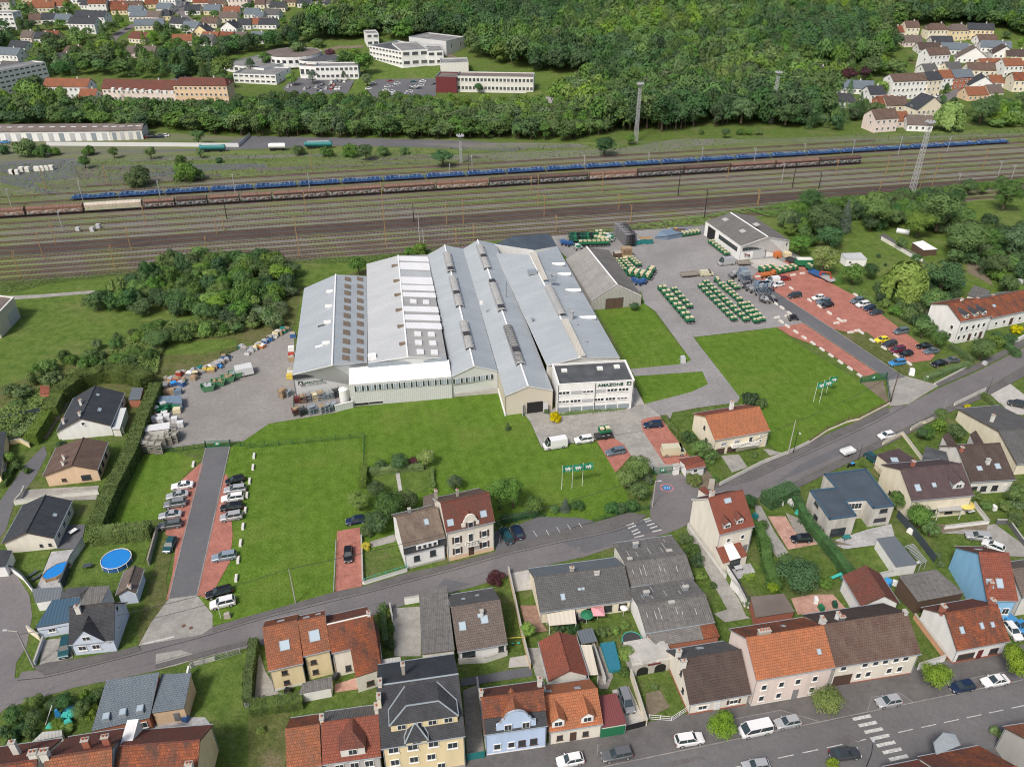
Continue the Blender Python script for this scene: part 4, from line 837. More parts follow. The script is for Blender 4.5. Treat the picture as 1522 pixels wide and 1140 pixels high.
for i,(pp,mt,z)in en([([(1222+x/5.073,700+y/5.073)for x,y in((100,520),(350,440),(520,400),(560,540),(400,560),(170,590),(95,560))],BO,.1),([(1222+x/5.073,700+y/5.073)for x,y in((900,470),(1300,400),(1522,560),(1522,650),(1360,640),(1250,520),(1100,480))],An,.1),([t3(650,385),t3(780,385),t3(850,500),t3(1020,590),t3(800,630)],Cm,.1),([t3(780,360),t3(880,400),t3(1030,590),t3(940,560),t3(850,500)],BU,.11),([t3(550,300),t3(600,310),t3(700,500),t3(800,650),t3(720,690),t3(600,520)],An,.09),([t3(50,470),t3(80,460),t3(180,620),t3(340,850),t3(440,1000),t3(500,1140),t3(390,1140),t3(240,870),t3(150,700)],An,.09),([t3(820,990),t3(980,960),t3(1130,960),t3(1230,1070),t3(870,1110)],Cm,.1),([t3(350,760),t3(520,730),t3(560,800),t3(400,860)],BO,.1),([t5(1170,225),t5(1330,150),t5(1460,250),t5(1560,330),t5(1440,400),t5(1350,390)],Av,.1),([s6(870,180),s6(1040,170),s6(1040,470),s6(880,470)],An,.1),([s6(60,440),s6(100,560),s6(180,690),s6(300,700),s6(310,745),s6(30,770)],An,.1),([s7(440,0),s7(570,0),s7(600,130),s7(640,180),s7(560,190),s7(480,150)],CM,.1),([s8(85,325),s8(205,300),s8(240,430),s8(120,445)],Av,.11),([s7(40,600),s7(140,560),s7(190,1040),s7(70,1100)],BU,.1),([s7(490,300),s7(600,300),s7(620,520),s7(560,520)],An,.1),([s7(1090,600),s7(1210,570),s7(1330,830),s7(1200,880),s7(1130,700)],Av,.1),([s7(950,280),s7(1010,290),s7(1100,500),s7(1060,590),s7(1000,590)],BU,.1),([s7(370,370),s7(490,350),s7(510,430),s7(360,440)],Av,.11),([s7(20,520),s7(520,430),s7(530,500),s7(30,570)],Al,.105),([s1(270,470),s1(380,200),s1(560,180),s1(460,470)],BO,.1),([s1(400,180),s1(470,0),s1(630,0),s1(600,150),s1(560,180)],Al,.095),([s1(320,850),s1(520,830),s1(540,980),s1(290,1050)],An,.1),([s6(520,640),s6(650,600),s6(660,670),s6(520,690)],Cm,.1),([s2(1090,640),s2(1300,600),s2(1450,600),s2(1490,650),s2(1080,700)],BO,.1),([r7(420,120),r7(530,110),r7(330,440),r7(260,440)],Cl,.1),([r7(170,800),r7(700,770),r7(680,870),r7(100,880)],An,.09),([t6(475,610),t6(610,600),t6(680,700),t6(560,740)],An,.1),([t6(800,560),t6(840,560),t6(950,590),t6(850,610)],An,.1),([t6(340,690),t6(460,820),t6(400,860),t6(300,850),t6(330,760)],Cl,.1),([t1(0,620),t1(100,600),t1(170,720),t1(20,790),t1(0,740)],Cl,.1),([t1(480,60),t1(600,20),t1(740,90),t1(560,120)],An,.12),([s4(270,740),s4(435,690),s4(440,740),s4(280,780)],An,.1),([s4(438,285),s4(465,280),s4(482,400),s4(460,410)],Av,.1),([t4(860,400),t4(1050,420),t4(1250,400),t4(1240,450),t4(1050,440),t4(900,470)],Cl,.1),([t3(1060,590),t3(1280,600),t3(1130,560)],Cl,.095),([r2(700,580),r2(900,700),r2(980,740),r2(920,690),r2(730,560)],Al,.1),([r2(1200,700),r2(1290,760),r2(1350,860),r2(1200,780)],Cl,.1),([r2(1450,720),r2(1700,780),r2(1700,840),r2(1480,760)],An,.1)]):
 area('paved_area',pp,mt,z+.0007*i)
for pp,mt in(([s4(235,820),s4(430,740),s4(505,930),s4(240,1000)],B8),([s4(230,240),s4(690,240),s4(700,410),s4(480,420),s4(230,400)],Ay),([s7(340,0),s7(400,0),s7(470,350),s7(370,370)],B8),([s6(0,780),s6(250,780),s6(220,1140),s6(-10,1140)],Bt),([(287,990),(380,965),(370,1060),(300,1075),(283,1050)],Ay),([s1(60,300),s1(130,210),s1(375,190),s1(270,470)],Ay),([s1(540,440),s1(640,170),s1(1120,110),s1(1060,280),s1(970,290),s1(880,420)],Ay),([t4(250,600),t4(400,560),t4(560,720),t4(850,740),t4(400,800),t4(330,730)],Ay)):
 area('garden_lawn',pp,mt,.08)
def on_track(y,px):return track_pt(y,px)
def gnoise(name,base,base2,rust,gr=(.5,.5,.5),top=None):
 t=NT(name);co=t.co(AN);a=t.noise(co,.6,5,.7);sp=t.n('ShaderNodeSeparateXYZ');t.l(co,sp.inputs[0])
 col=t.mix(t.ramp(a,.35,.65),base,base2);col=t.mix(t.mth(Aj,t.ramp(t.noise(t.co(AN,(3,1,.5)),1.2,4),.5,.7),.6),col,rust)
 vz=t.n('ShaderNodeTexVoronoi');t.l(t.co(AN,(1.,1,1.5)),vz.inputs[B7]);vz.inputs[Ci].default_value=1.
 hsv=t.n(Ch);t.l(vz.outputs['Color'],hsv.inputs['Color']);hsv.inputs['Saturation'].default_value=.55;hsv.inputs['Value'].default_value=.55
 gcol=t.mix(t.ramp(t.noise(t.co(AN,(1,1,1.2)),1.7,2),.46,.54),hsv.outputs[0],gr)
 band=t.mth(Aj,t.ramp(sp.outputs['Z'],2.7,2.45),t.ramp(sp.outputs['Z'],1.2,1.35));shp=t.ramp(t.noise(t.co(AN,(.8,1,1)),.9,2),.44,.50);edge=t.ramp(t.noise(t.co(AN,(1.6,1,1.3)),1.6,1),.40,.47)
 col=t.mix(t.mth(Aj,t.mth(Aj,band,shp),t.mth(Aj,edge,.85)),col,gcol)
 return mk(name,t.out(col,.8,0,.25))
gnoise(C5,(.10,.055,.042),(.07,.042,.035),(.045,.03,.027),(.42,.40,.40));gnoise(Di,(.24,.13,.085),(.16,.085,.06),(.09,.05,.04),(.50,.48,.46));gnoise('wagon_cream',(.50,.44,.34),(.42,.35,.28),(.18,.10,.07),(.34,.42,.20));gnoise('wagon_black',(.045,.035,.033),(.065,.045,.04),(.03,.025,.023),(.36,.36,.37))
mk(A2,rbd(A2,(.20,.11,.078),(.13,.075,.06),1.4,.4,.8,0,(.32,.27,.24),.5));mk(Ck,rbd(Ck,(.075,.05,.045),(.11,.065,.055),1.4,.4,.8,0,(.20,.12,.09),.5));mk(Ce,rbd(Ce,(.55,.50,.43),(.48,.41,.34),1.4,.3,.7,0,(.2,.14,.1),.3))
def boxcar(L,side,rfm,label,loc,grp):
 o=thg('freight_wagon',label,'wagon',loc,RA,grp);L-=.9;hw=1.38;b=MB()
 b.box((0,0,1.2),(L,2*hw-.1,.35),0);b.bld('underframe',M[At],o)
 s=MB();s.box((0,0,2.35),(L-.1,2*hw,2.),0);s.bld(DS,M[side],o)
 rf=MB();n=8;prof=[(hw*mth.cos(mth.pi*k/n)*1.02,3.35+.72*mth.sin(mth.pi*k/n))for k in rg(n+1)]
 for k in rg(n):rf.qud([(-L/2,prof[k][0],prof[k][1]),(L/2,prof[k][0],prof[k][1]),(L/2,prof[k+1][0],prof[k+1][1]),(-L/2,prof[k+1][0],prof[k+1][1])][::-1])
 for sx in(-1,1):rf.face([(sx*L/2,y,z)for y,z in prof][::-sx])
 rf.bld(BL,M[rfm],o)
 nd=2 if L<17 else 4;d=MB();w_=(L-.8)/nd
 d.box((0,0,2.35),(w_-.12,.07,1.9));
 for k in rg(6):d.box((-w_/2+w_*(k+.5)/6,-.05,2.35),(.09,.06,1.9))
 dm=d.mesh('sliding_door',M[side])
 for k in rg(nd):link('sliding_door',dm,o,(-L/2+.4+w_*(k+.5),-hw-.03,0))
 wb=MB()
 for sx in(-1,1):
  for dx in((-.9,.9)if L>17 else(0,)):
   for sy in(-.75,.75):wb.tub((sx*(L/2-2.2)+dx,sy-.07,.86),(sx*(L/2-2.2)+dx,sy+.07,.86),.42,10)
 wb.bld(CS,M[Cx],o);bf=MB()
 for sx in(-1,1):
  for sy in(-.85,.85):bf.tub((sx*L/2,sy,1.25),(sx*(L/2+.4),sy,1.25),.16,7)
 bf.bld(DX,M[Au],o);return o
bx=[-62,-22,42,128,215,263.5,311.5,359,406.5,489,569.5,648,726,800.7,874,946,1015,1083,1150,1215,1277]
sty=[Ct,'rb','rr','c',Ct,Cu,Ct,'r',Ct,'r',Ct,'rr',Cu,Cu,'rr',Cu,Cu,Ct,Ct,Cu]
smap={Ct:(C5,A2),'r':(C5,A2),'rb':(Di,A2),'rr':(Di,A2),'c':('wagon_cream',Ce),Cu:('wagon_black',Ck)}
cname={Ct:'brown','r':'red-brown','rb':'rust orange','rr':'rust coloured','c':Bd,Cu:'near-black'}
ordn=['first','second','third','fourth','fifth','sixth','seventh','eighth','ninth','tenth','eleventh','twelfth','thirteenth','fourteenth','fifteenth','sixteenth','seventeenth','eighteenth','nineteenth','twentieth','twenty-first','twenty-second','twenty-third','twenty-fourth','twenty-fifth','twenty-sixth','twenty-seventh','twenty-eighth','twenty-ninth','thirtieth']
def odn(i):
 if i<30:return ordn[i]
 return{1:'%dst',2:'%dnd',3:'%drd'}.get((i+1)%10 if(i+1)%100 not in(11,12,13)else 0,'%dth')%(i+1)
for i in rg(len(bx)-1):
 a,b=on_track(300,bx[i]),on_track(300,bx[i+1]);m=(a+b)/2;m.z=.2;sd_,rf_=smap[sty[i]]
 boxcar((b-a).length,sd_,rf_,'%s %s covered wagon with graffiti, %s from the left of the long rusty train'%('long'if(b-a).length>18 else'short',cname[sty[i]],odn(i)),m,'covered freight wagons in the rusty train')
mk(CB,mtl(CB,(.04,.095,.24),.4,.8,5,.6));mk(BH,mtl(BH,(.17,.27,.42),.35,.8,5,.6))
a0,a1=on_track(281,106),on_track(281,1497);nb=24;Lb=(a1-a0).length/nb
def blue_wagon():
 o=thg('flat_wagon',None,'wagon',(0,0,.2),RA,'blue flat wagons standing coupled in one train');L=Lb-.8
 f=MB();f.box((0,0,1.1),(L,2.7,.22));f.bld('deck',M[CB],o)
 s=MB()
 for sy in(-1,1):s.box((0,sy*1.35,1.25),(L,.12,.5));s.box((-L*.3,sy*1.3,1.75),(L*.3,.1,.6));s.box((L*.3,sy*1.3,1.65),(L*.28,.1,.5))
 s.bld(DC,M[CB],o)
 p=MB()
 for k in rg(9):p.box((-L/2+L*(k+.5)/9,0,1.55+.25*(k%2)),(.35,2.3,.4))
 p.bld('cradle',M[BH],o);q=MB()
 for sy in(-1,1):q.tub((-L/2,sy*1.2,1.3),(-L/2+3,sy*1.2,2.3),.08,4);q.tub((L/2,sy*1.2,1.3),(L/2-3,sy*1.2,2.2),.08,4);q.box((0,sy*.95,2.),(L*.5,.12,.12))
 q.bld(DT,M[BH],o)
 w=MB()
 for sx in(-1,1):
  for dx in(-.9,.9):
   for sy in(-.75,.75):w.tub((sx*(L/2-2)+dx,sy-.07,.8),(sx*(L/2-2)+dx,sy+.07,.8),.42,10)
 w.bld(CS,M[Cx],o);return o
bw=blue_wagon()
for i in rg(nb):
 o=bw if i==0 else cpt(bw);p=a0+RD*(Lb*(i+.5));place(o,(p.x,p.y,.2),RA,label='blue flat wagon, %s from the left end of the blue train'%odn(i))
def tank(px,L,colr,label,h=2.6):
 g=G(px);o=thg('tank_trailer',label,DY,(g.x,g.y,.05),R(3));b=MB();b.tub((-L/2,0,2.2),(L/2,0,2.2),1.2,14);b.bld('tank',M[colr],o,smooth=False)
 f=MB();f.box((0,0,.95),(L*.95,1.,.2));f.bld('chassis',M[At],o);s=MB();s.box((0,0,3.45),(L*.8,.5,.12));s.bld('catwalk',M[Ac],o);w=MB()
 for dx in(-.38,-.28,-.18,.3):w.tub((L*dx,-1.15,.5),(L*dx,-.85,.5),.5,10);w.tub((L*dx,.85,.5),(L*dx,1.15,.5),.5,10)
 w.bld(CS,M[A0],o)
tank((317,226),12,Bk,'teal tank trailer parked by the bushes below the long white shed');tank((413,224),8,By,'short white tank trailer standing on the cinder ground');tank((474,221),13,Bk,'teal and white striped tank trailer right of the white tank')
mlist=[]
def ml(K_,L_):
 for q in L_:
  x,yb,yt=q[:3];mlist.append((K_(x,yb),K_(x,yt)[1],q[3]if len(q)>3 else'o'))
ml(q5,[(70,345,230,DG),(475,315,185,DG),(262,235,118),(607,205,100),(910,290,185,DG),(1333,262,150,DG),(120,740,585),(250,632,480),(318,548,425),(357,470,360,DG),(653,685,550),(745,585,450),(830,445,330),(1185,640,500),(1228,490,400),(1270,468,380),(1285,405,310,Cu)])
ml(q6,[(305,305,220,DG),(320,210,100),(250,695,460),(740,640,85),(285,440,330),(895,500,395,Cu),(928,608,460,DG),(950,618,540,DG),(1080,515,390),(1175,510,370),(1135,630,530),(1235,600,505),(1100,240,165,DG),(1225,235,120,DG)])
ml(r1,[(112,350,240),(150,405,230),(185,470,345),(253,555,460),(413,185,120,DG),(513,335,215),(607,435,340),(675,495,400),(775,170,105,DG),(905,240,190,DG),(942,348,185,Cu),(1075,155,70,DG),(1218,285,185),(1090,480,315,Cu),(1395,405,315),(1370,170,75,DG)])
ml(r2,[(12,405,310),(150,270,160,DG),(210,305,160,Cu),(275,125,50,DG),(455,235,140),(548,120,30,DG),(360,310,215,Cu),(738,235,120),(700,335,260),(820,270,135),(808,120,10,DG),(930,310,200),(1000,295,110),(1085,105,15,DG),(1290,190,85),(1155,260,215,DG),(1375,235,150,DG),(1450,255,170,DG)])
mlist.sort(key=lambda q:q[0][0])
cn={'o':('rustorange','ochre'),DG:(Ap,A7),Cu:(Au,Au)}
cnt={}
for(b,ty,c)in mlist:
 h=min(24,hof(b,ty));g=G(b);cnt[c]=cnt.get(c,0)+1
 o=thg('catenary_mast','%s steel mast in the rail yard, %s of the %s ones from the left'%(cn[c][1],odn(cnt[c]-1),cn[c][1]),'mast',(g.x,g.y,.05),RA,'masts standing among the tracks')
 m=MB();m.tub((0,0,-.3),(0,0,h),.15 if c!=Cu else.2,5,0,.11);m.bld('shaft',M[cn[c][0]],o)
 a=MB();a.box((0,.9,h-.5),(.08,1.9,.08));a.tub((0,.1,h-1.6),(0,1.8,h-.55),.05,4);a.box((0,-.4,h-.9),(.07,.8,.07));a.bld('bracket',M[cn[c][0]],o)
def ltc(b,ty,label,w=1.1,heads=True):
 g=G(b);h=hof(b,ty);o=thg('lattice_tower',label,'tower',(g.x,g.y,.05),R(20));m=MB();n=int(h/1.6)
 wz=lambda z:w*(1-.35*z/h)
 for sx,sy in((-1,-1),(1,-1),(1,1),(-1,1)):m.tub((sx*wz(0)/1,sy*wz(0),0),(sx*wz(h),sy*wz(h),h),.09,4)
 for i in rg(n):
  z0,z1=h*i/n,h*(i+1)/n;a,c=wz(z0),wz(z1)
  for(p,q)in(((-1,-1),(1,-1)),((1,-1),(1,1)),((1,1),(-1,1)),((-1,1),(-1,-1))):
   m.tub((p[0]*a,p[1]*a,z0),(q[0]*c,q[1]*c,z1),.05,3,cap=False);m.tub((q[0]*a,q[1]*a,z0),(p[0]*c,p[1]*c,z1),.05,3,cap=False)
 m.bld('lattice',M[Ap],o);pf=MB();pf.box((0,0,h+.1),(3,3,.12));pf.bld('platform',M[Ap],o)
 if heads:
  l=MB()
  for a in rg(8):l.box((1.5*mth.cos(a*.785),1.5*mth.sin(a*.785),h+.5),(.5,.5,.5))
  l.bld(Dj,M[Am],o)
ltc((944.8,211),126,'tall grey lattice floodlight tower in front of the dense wood',.75);ltc((1145,184),109,'lattice floodlight tower leaning over the dark trees at the right of the wood',.85);ltc((1354.6,287),183,'tallest lattice tower, standing between the tracks and the allotments',.9)
ltc(q6(1162,165),q6(1162,12)[1],'slim lattice lamp tower above the blue train near the round bush',.45,True)
for i,(p,t_)in en(((q6(1205,215),q6(1205,88)[1]),(q6(1222,185),q6(1222,118)[1]))):
 pole('%s dark signal post behind the blue train'%(D5 if i==0 else'right'),G(p),hof(p,t_),.12,At,'signal_post')
for p in((560,455),(525,475),(445,475)):
 g=G(q5(*p));o=bxo('equipment_cabinet',(g.x,g.y,.9),(1.4,1.1,1.8),M[Am]);tag(o,{560:'grey signal cabinet right of two others beside the dark main tracks',525:'larger pale cabinet in the middle of three by the main tracks',445:'small leftmost cabinet by the main tracks'}[p[0]],'cabinet')
for i,p in en([(75,150),(95,150),(130,135),(155,135),(215,132),(240,130),(265,128),(290,126)]):
 g=G(q5(*p));b=MB()
 for z in rg(2):b.box((0,0,.5+z*1.05),(2.6,1.6,.98))
 tag(b.bld('block_stack',M[Ab],None,(g.x,g.y,.1)),'stack of pale blocks on the waste ground, %s from the left'%odn(i),'block stack','pale block stacks at the left edge')
def hall(name,label,ridge,left,right,front_wall=True,roofL=BC,roofR=BC,wlm=Bc,wf=None,left_wall=True,right_wall=True,back=True,cat='factory',parent=None,split=1):
 pts=[G(p,z)for p,z in(*ridge,*left,*right)];rF,rB,lF,lB,gF,gB=pts
 o=Vec((lF.x,lF.y,0));root=thg(name,label,cat,o)if parent is None else parent
 if parent is not None:o=Vec(parent.location)
 Q=[p-o for p in pts];rF,rB,lF,lB,gF,gB=Q;dn=Vec((0,0,.25))
 rb2=MB()
 rb2.qud([lB,lF,rF,rB],0);rb2.qud([gF,gB,rB,rF],1)
 for a,b in((lF,rF),(rF,gF),(gF,gB),(gB,rB),(rB,lB),(lB,lF)):rb2.qud([a-dn,b-dn,b,a],2)
 ro=rb2.bld(BL,[M[roofL],M[roofR],M[Ac]],root)
 f=lambda p:Vec((p.x,p.y,-.5))
 w=MB();e=Vec((0,0,-.1));ins=(rB-rF).normalized()*.25
 if front_wall:w.face([f(lF)+ins,f(gF)+ins,gF+e+ins,rF+e+ins,lF+e+ins])
 if back:w.face([f(gB)-ins,f(lB)-ins,lB+e-ins,rB+e-ins,gB+e-ins])
 if left_wall:w.qud([f(lB),f(lF),lF+e,lB+e])
 if right_wall:w.qud([f(gF),f(gB),gB+e,gF+e])
 w.bld(Cc,M[wlm],root)
 rc=MB();rc.tub(rF+Vec((0,0,.05)),rB+Vec((0,0,.05)),.22,6);rc.bld(DA,M[AA],ro)
 return root,ro,Q
fx=thg('factory_hall','large factory complex of parallel grey metal roofed halls in the middle of the photo','factory',G((751,588),0))
FO=Vec(fx.location)
def lerp(a,b,t):return a+(b-a)*t
def on_slope(eF,rF,rB,eB,u,v):
 return lerp(lerp(eF,rF,v),lerp(eB,rB,v),u)
mk(CT,mtl(CT,(.20,.155,.115),.3,2));mk(Bx,rbd(Bx,(.40,.40,.385),(.33,.33,.32),.5,.4,.6));mk(CC,rbd(CC,(.47,.45,.40),(.40,.38,.33),.8,.3,.7))
def patch(parent,q,mat,h=.12,name=Dk,m2=None):
 b=MB();up=(q[1]-q[0]).cross(q[3]-q[0]).normalized();up=up if up.z>0 else-up
 b.slb([p+up*(h+.02)for p in q],h);return b.bld(name,M[mat],parent)
_,rA,A=hall('','',(((493.6,542.3),10.6),((499,408.2),10.6)),(((434.5,556.5),7.2),((452,428.7),7.2)),(((546,538.5),7.6),((544.8,410.7),7.6)),parent=fx,right_wall=False)
aF,aB,alF,alB,agF,agB=A
for i,y in en((221,264,303,348,392,438,486,537,591,646,690)):
 for xx,dx in((468-i*1.2,15),(541,15)):
  c=r4(xx,y);v=(c[0]-r4(400,0)[0]);u_=(r4(0,720)[1]-c[1])
  best=None
  for z in np.linspace(7.6,10.6,40):
   g=G(c,z)-FO;pl=on_slope(agF,aF,aB,agB,0,0);nrm=(aF-agF).cross(agB-agF).normalized();dd=abs((g-agF).dot(nrm))
   if best is None or dd<best[0]:best=(dd,g)
  g=best[1];ud=(aB-aF).normalized();vd=(aF-agF);vd=(vd-ud*vd.dot(ud)).normalized()
  patch(rA,[g-ud*1.25-vd*.9,g+ud*1.25-vd*.9,g+ud*1.25+vd*.9,g-ud*1.25+vd*.9],CT,.1)
def sla(c,P0,P1,P2):
 nrm=(P1-P0).cross(P2-P0).normalized();best=None
 for z in np.linspace(5,13,120):
  g=G(c,z)-FO;dd=abs((g-P0).dot(nrm))
  if best is None or dd<best[0]:best=(dd,g)
 return best[1]
def vent(parent,c,P0,P1,P2,a=1.3,b=.8,h=.5,mat=Ac,name='roof_vent'):
 g=sla(c,P0,P1,P2);m=MB();m.box((0,0,h/2),(a,b,h),0,0,.9);m.bld(name,M[mat],parent,g,(0,0,R(12)))
for x,y in((362,297),(356,385),(349,480),(339,604)):vent(rA,r4(x,y),alF,aF,alB,2.2,1.3,.5)
for x,y,mt in((312,498,BJ),(298,620,AA)):
 g=sla(r4(x,y),alF,aF,alB);ud=(aB-aF).normalized();vd=(aF-alF).normalized();patch(rA,[g-ud*.5-vd*1.1,g+ud*.5-vd*1.1,g+ud*.5+vd*1.1,g-ud*.5+vd*1.1],mt,.05,'roof_patch')
sgn=thg('factory_sign','dark lettered sign reading AMAZONE high on the white wall of the left hall','sign',(0,0,0))
def text_obj(txt,size,loc,rz,mat,parent,ext=.06,sx=1.,name='letters',tilt=90):
 cu=bpy.data.curves.new(name,'FONT');cu.body=txt;cu.size=size;cu.extrude=ext;cu.offset=size*.022;cu.resolution_u=2;cu.align_x='LEFT'
 tmp=bpy.data.objects.new('tmp',cu);COL.objects.link(tmp);bpy.context.view_layer.update();me=bpy.data.meshes.new_from_object(tmp);bpy.data.objects.remove(tmp);bpy.data.curves.remove(cu)
 me.materials.clear();me.materials.append(M[mat]);o=link(name,me,parent,loc,(R(tilt),0,rz));o.scale=(sx,1,1);return o
def wall_plane(a,b):d=(b-a);d.z=0;return d.normalized(),mth.atan2(d.y,d.x)
d,rzA=wall_plane(alF,agF);nA=Vec((d.y,-d.x,0))
mb=MB();Lw=(agF-alF).length;
q0=alF+FO;mb.box((0,0,0),(10.4,.12,1.));p=q0+d*5.4;bxo('eave_shade_strip',(p.x-FO.x,p.y-FO.y,6.25),(10.6,.5,.85),M[At],fx,rzA)  # dark box painted in for the shaded gap between roof overhang and wall
pS=q0+d*1.6+nA*.32;sgn.location=(pS.x,pS.y,4.);sgn.rotation_euler=(0,0,rzA)
eb=MB();eb.box((0,0,.5),(1.15,.1,1.));eb.bld('emblem_plate',M[At],sgn);ew=MB();ew.box((0,-.08,.35),(.7,.05,.18));ew.box((.05,-.08,.65),(.25,.05,.35));ew.box((-.25,-.08,.2),(.12,.05,.3));ew.box((.28,-.08,.2),(.12,.05,.3));ew.bld(Dl,M[Ac],sgn)
text_obj('AMAZONE',.8,(.95,-.06,.12),0,Aw,sgn,.05,1.2)
_,rB_,Bq=hall('','',(((606,529.8),10.6),((591.8,380),10.6)),(((547,539.5),7.8),((544.8,392.5),7.8)),(((664,532.3),8.2),((636,378.7),8.2)),parent=fx,roofL=BZ,roofR=Bx,left_wall=True,right_wall=False)
bF,bB,blF,blB,bgF,bgB=Bq
for i,(ya,yb)in en(((85,112),(122,163),(208,248),(257,286),(300,325),(383,413),(432,463),(480,513))):
 xl=770+(ya-85)*.095;xr=943+(ya-85)*.195
 q=[sla(r4(*p),bgF,bF,bgB)for p in((xl+4,yb),(xr+3+6,yb+7),(xr+2,ya+5),(xl+3,ya))]
 patch(rB_,q,AA,.14)
q=[sla(r4(*p),bgF,bF,bgB)for p in((778,204),(968,215),(960,178),(776,168))];patch(rB_,q,BZ,.1,'roof_patch')
for x,y in((858,356),(934,360),(884,549),(965,552),(889,601),(974,605),(899,656),(984,659)):
 g=sla(r4(x,y),bgF,bF,bgB);ud=(bB-bF).normalized();vd=(bF-bgF).normalized();patch(rB_,[g-ud*1.1-vd*.9,g+ud*1.1-vd*.9,g+ud*1.1+vd*.9,g-ud*1.1+vd*.9],AA,.35)
for x,y in((748,142),(759,232),(766,315),(774,405),(785,502),(797,606)):vent(rB_,r4(x,y),blF,bF,blB,2.,1.3,.3,CT)
vent(rB_,r4(614,690),blF,bF,blB,2.2,2.,1.,AA)
S=[G(p,z)-FO for p,z in(((518.6,572),6.4),((671,559.8),6.4),((667,534.5),7.9),((518.6,547),7.9))]
b=MB();b.slb(S,.2);so=b.bld('front_shed_roof',M[AA],fx)
w=MB();f0=lambda p:Vec((p.x,p.y,-.4))
for a,c in((S[0],S[1]),(S[1],S[2]),(S[3],S[0])):w.qud([f0(a),f0(c),c-Vec((0,0,.2)),a-Vec((0,0,.2))])
w.bld('front_shed_wall',M[B0],fx)
dS=(S[1]-S[0]);dS.z=0;LS=dS.length;dS.normalize();rzS=mth.atan2(dS.y,dS.x);nS=Vec((dS.y,-dS.x,0))
b=MB();p0=G((547,543),8.2)-FO;p1=G((664,532),8.4)-FO;m_=(p0+p1)/2;b.box((m_.x,m_.y,8.1),((p1-p0).length,1.,.8),0,mth.atan2((p1-p0).y,(p1-p0).x));b.bld('duct',M[AP],fx)
cE=G((739.6,551),6.2)-FO
def glazed(P0,P1,z0,z1,n,every=None):
 dd=P1-P0;dd.z=0;L=dd.length;u=dd.normalized();rz=mth.atan2(u.y,u.x);nn=Vec((u.y,-u.x,0));w_=L/n
 fr=MB();fr.box((0,-.06,(z1-z0)/2),(.12,.12,z1-z0));fm=fr.mesh('mullion',M[Ac]);pn=MB();pn.box((0,-.02,0),(w_-.1,.05,z1-z0-.1));pm=pn.mesh(BV,M[Dx]);pm2=pn.mesh(BV,M[B2])
 band=bxo('window_band',((P0+P1)/2).xy.to_3d()+Vec((0,0,z0))+nn*.05,(L,.06,.12),M[Am],fx,rz)
 for i in rg(n):
  p=Vec((*(u*(w_*(i+.5)-L/2)).xy,0));q=(w_*(i+.5)-L/2);link(BV,pm2 if(i*7)%5<2 else pm,band,(q,0,(z1-z0)/2));link('mullion',fm,band,(q-w_/2,0,0))
glazed(S[0]+dS*1.2+nS*.03,S[1]-dS*.1+nS*.03,4.3,5.9,40)
_,rC,Cq=hall('','',(((704.6,543.5),9.),((661,364.5),10.6)),(((671.4,559.5),6.3),((636,378.7),8.2)),(((739.6,551.3),6.3),((688.4,370),8.2)),parent=fx,right_wall=True,left_wall=False,wlm=B0)
cF,cB,clF,clB,cgF,cgB=Cq
glazed(clF+nS*.12+dS*.2,cgF+nS*.12-dS*1.2,4.1,5.5,16)
b=MB();m_=(clF+cgF)/2
for i in rg(10):
 t_=S[0]+(cgF-S[0])*((i+.7)/10.4);b.box((t_.x+nS.x*.16,t_.y+nS.y*.16,.55),(3.4,.12,.5),0,rzS)
b.bld(BI,M[Au],fx)
b=MB();m_=(S[0]+cgF)/2;b.box((m_.x+nS.x*.06,m_.y+nS.y*.06,.5),((cgF-S[0]).length,.14,1.2),0,rzS);b.bld('plinth',M[Av],fx)
_,rD,Dq=hall('','',(((785,573.5),8.2),((710,357),10.6)),(((751,588),6.),((688.4,370),8.2)),(((822,580),6.),((737,362.5),8.4)),parent=fx,wlm=B1,right_wall=False)
dF,dB,dlF,dlB,dgF,dgB=Dq
dd,rzD=wall_plane(dlF,dgF);nD=Vec((dd.y,-dd.x,0));p=dlF+dd*7.4
bxo('gate_opening',(p.x,p.y,1.55),(3.9,.3,3.1),M[Au],fx,rzD)
for s in(-1.15,1.):
 q=dlF+dd*(7.4+s*2.6)+nD*.5;bxo('door_leaf',(q.x,q.y,1.5),(1.3,.1,3.),M[Am],fx,rzD+(R(60)if s<0 else R(-35)))
def lantern(parent,ca,cb,w_=1.7):
 a=G(ca,9.6)-FO;c=G(cb,9.6)-FO
 return a,c
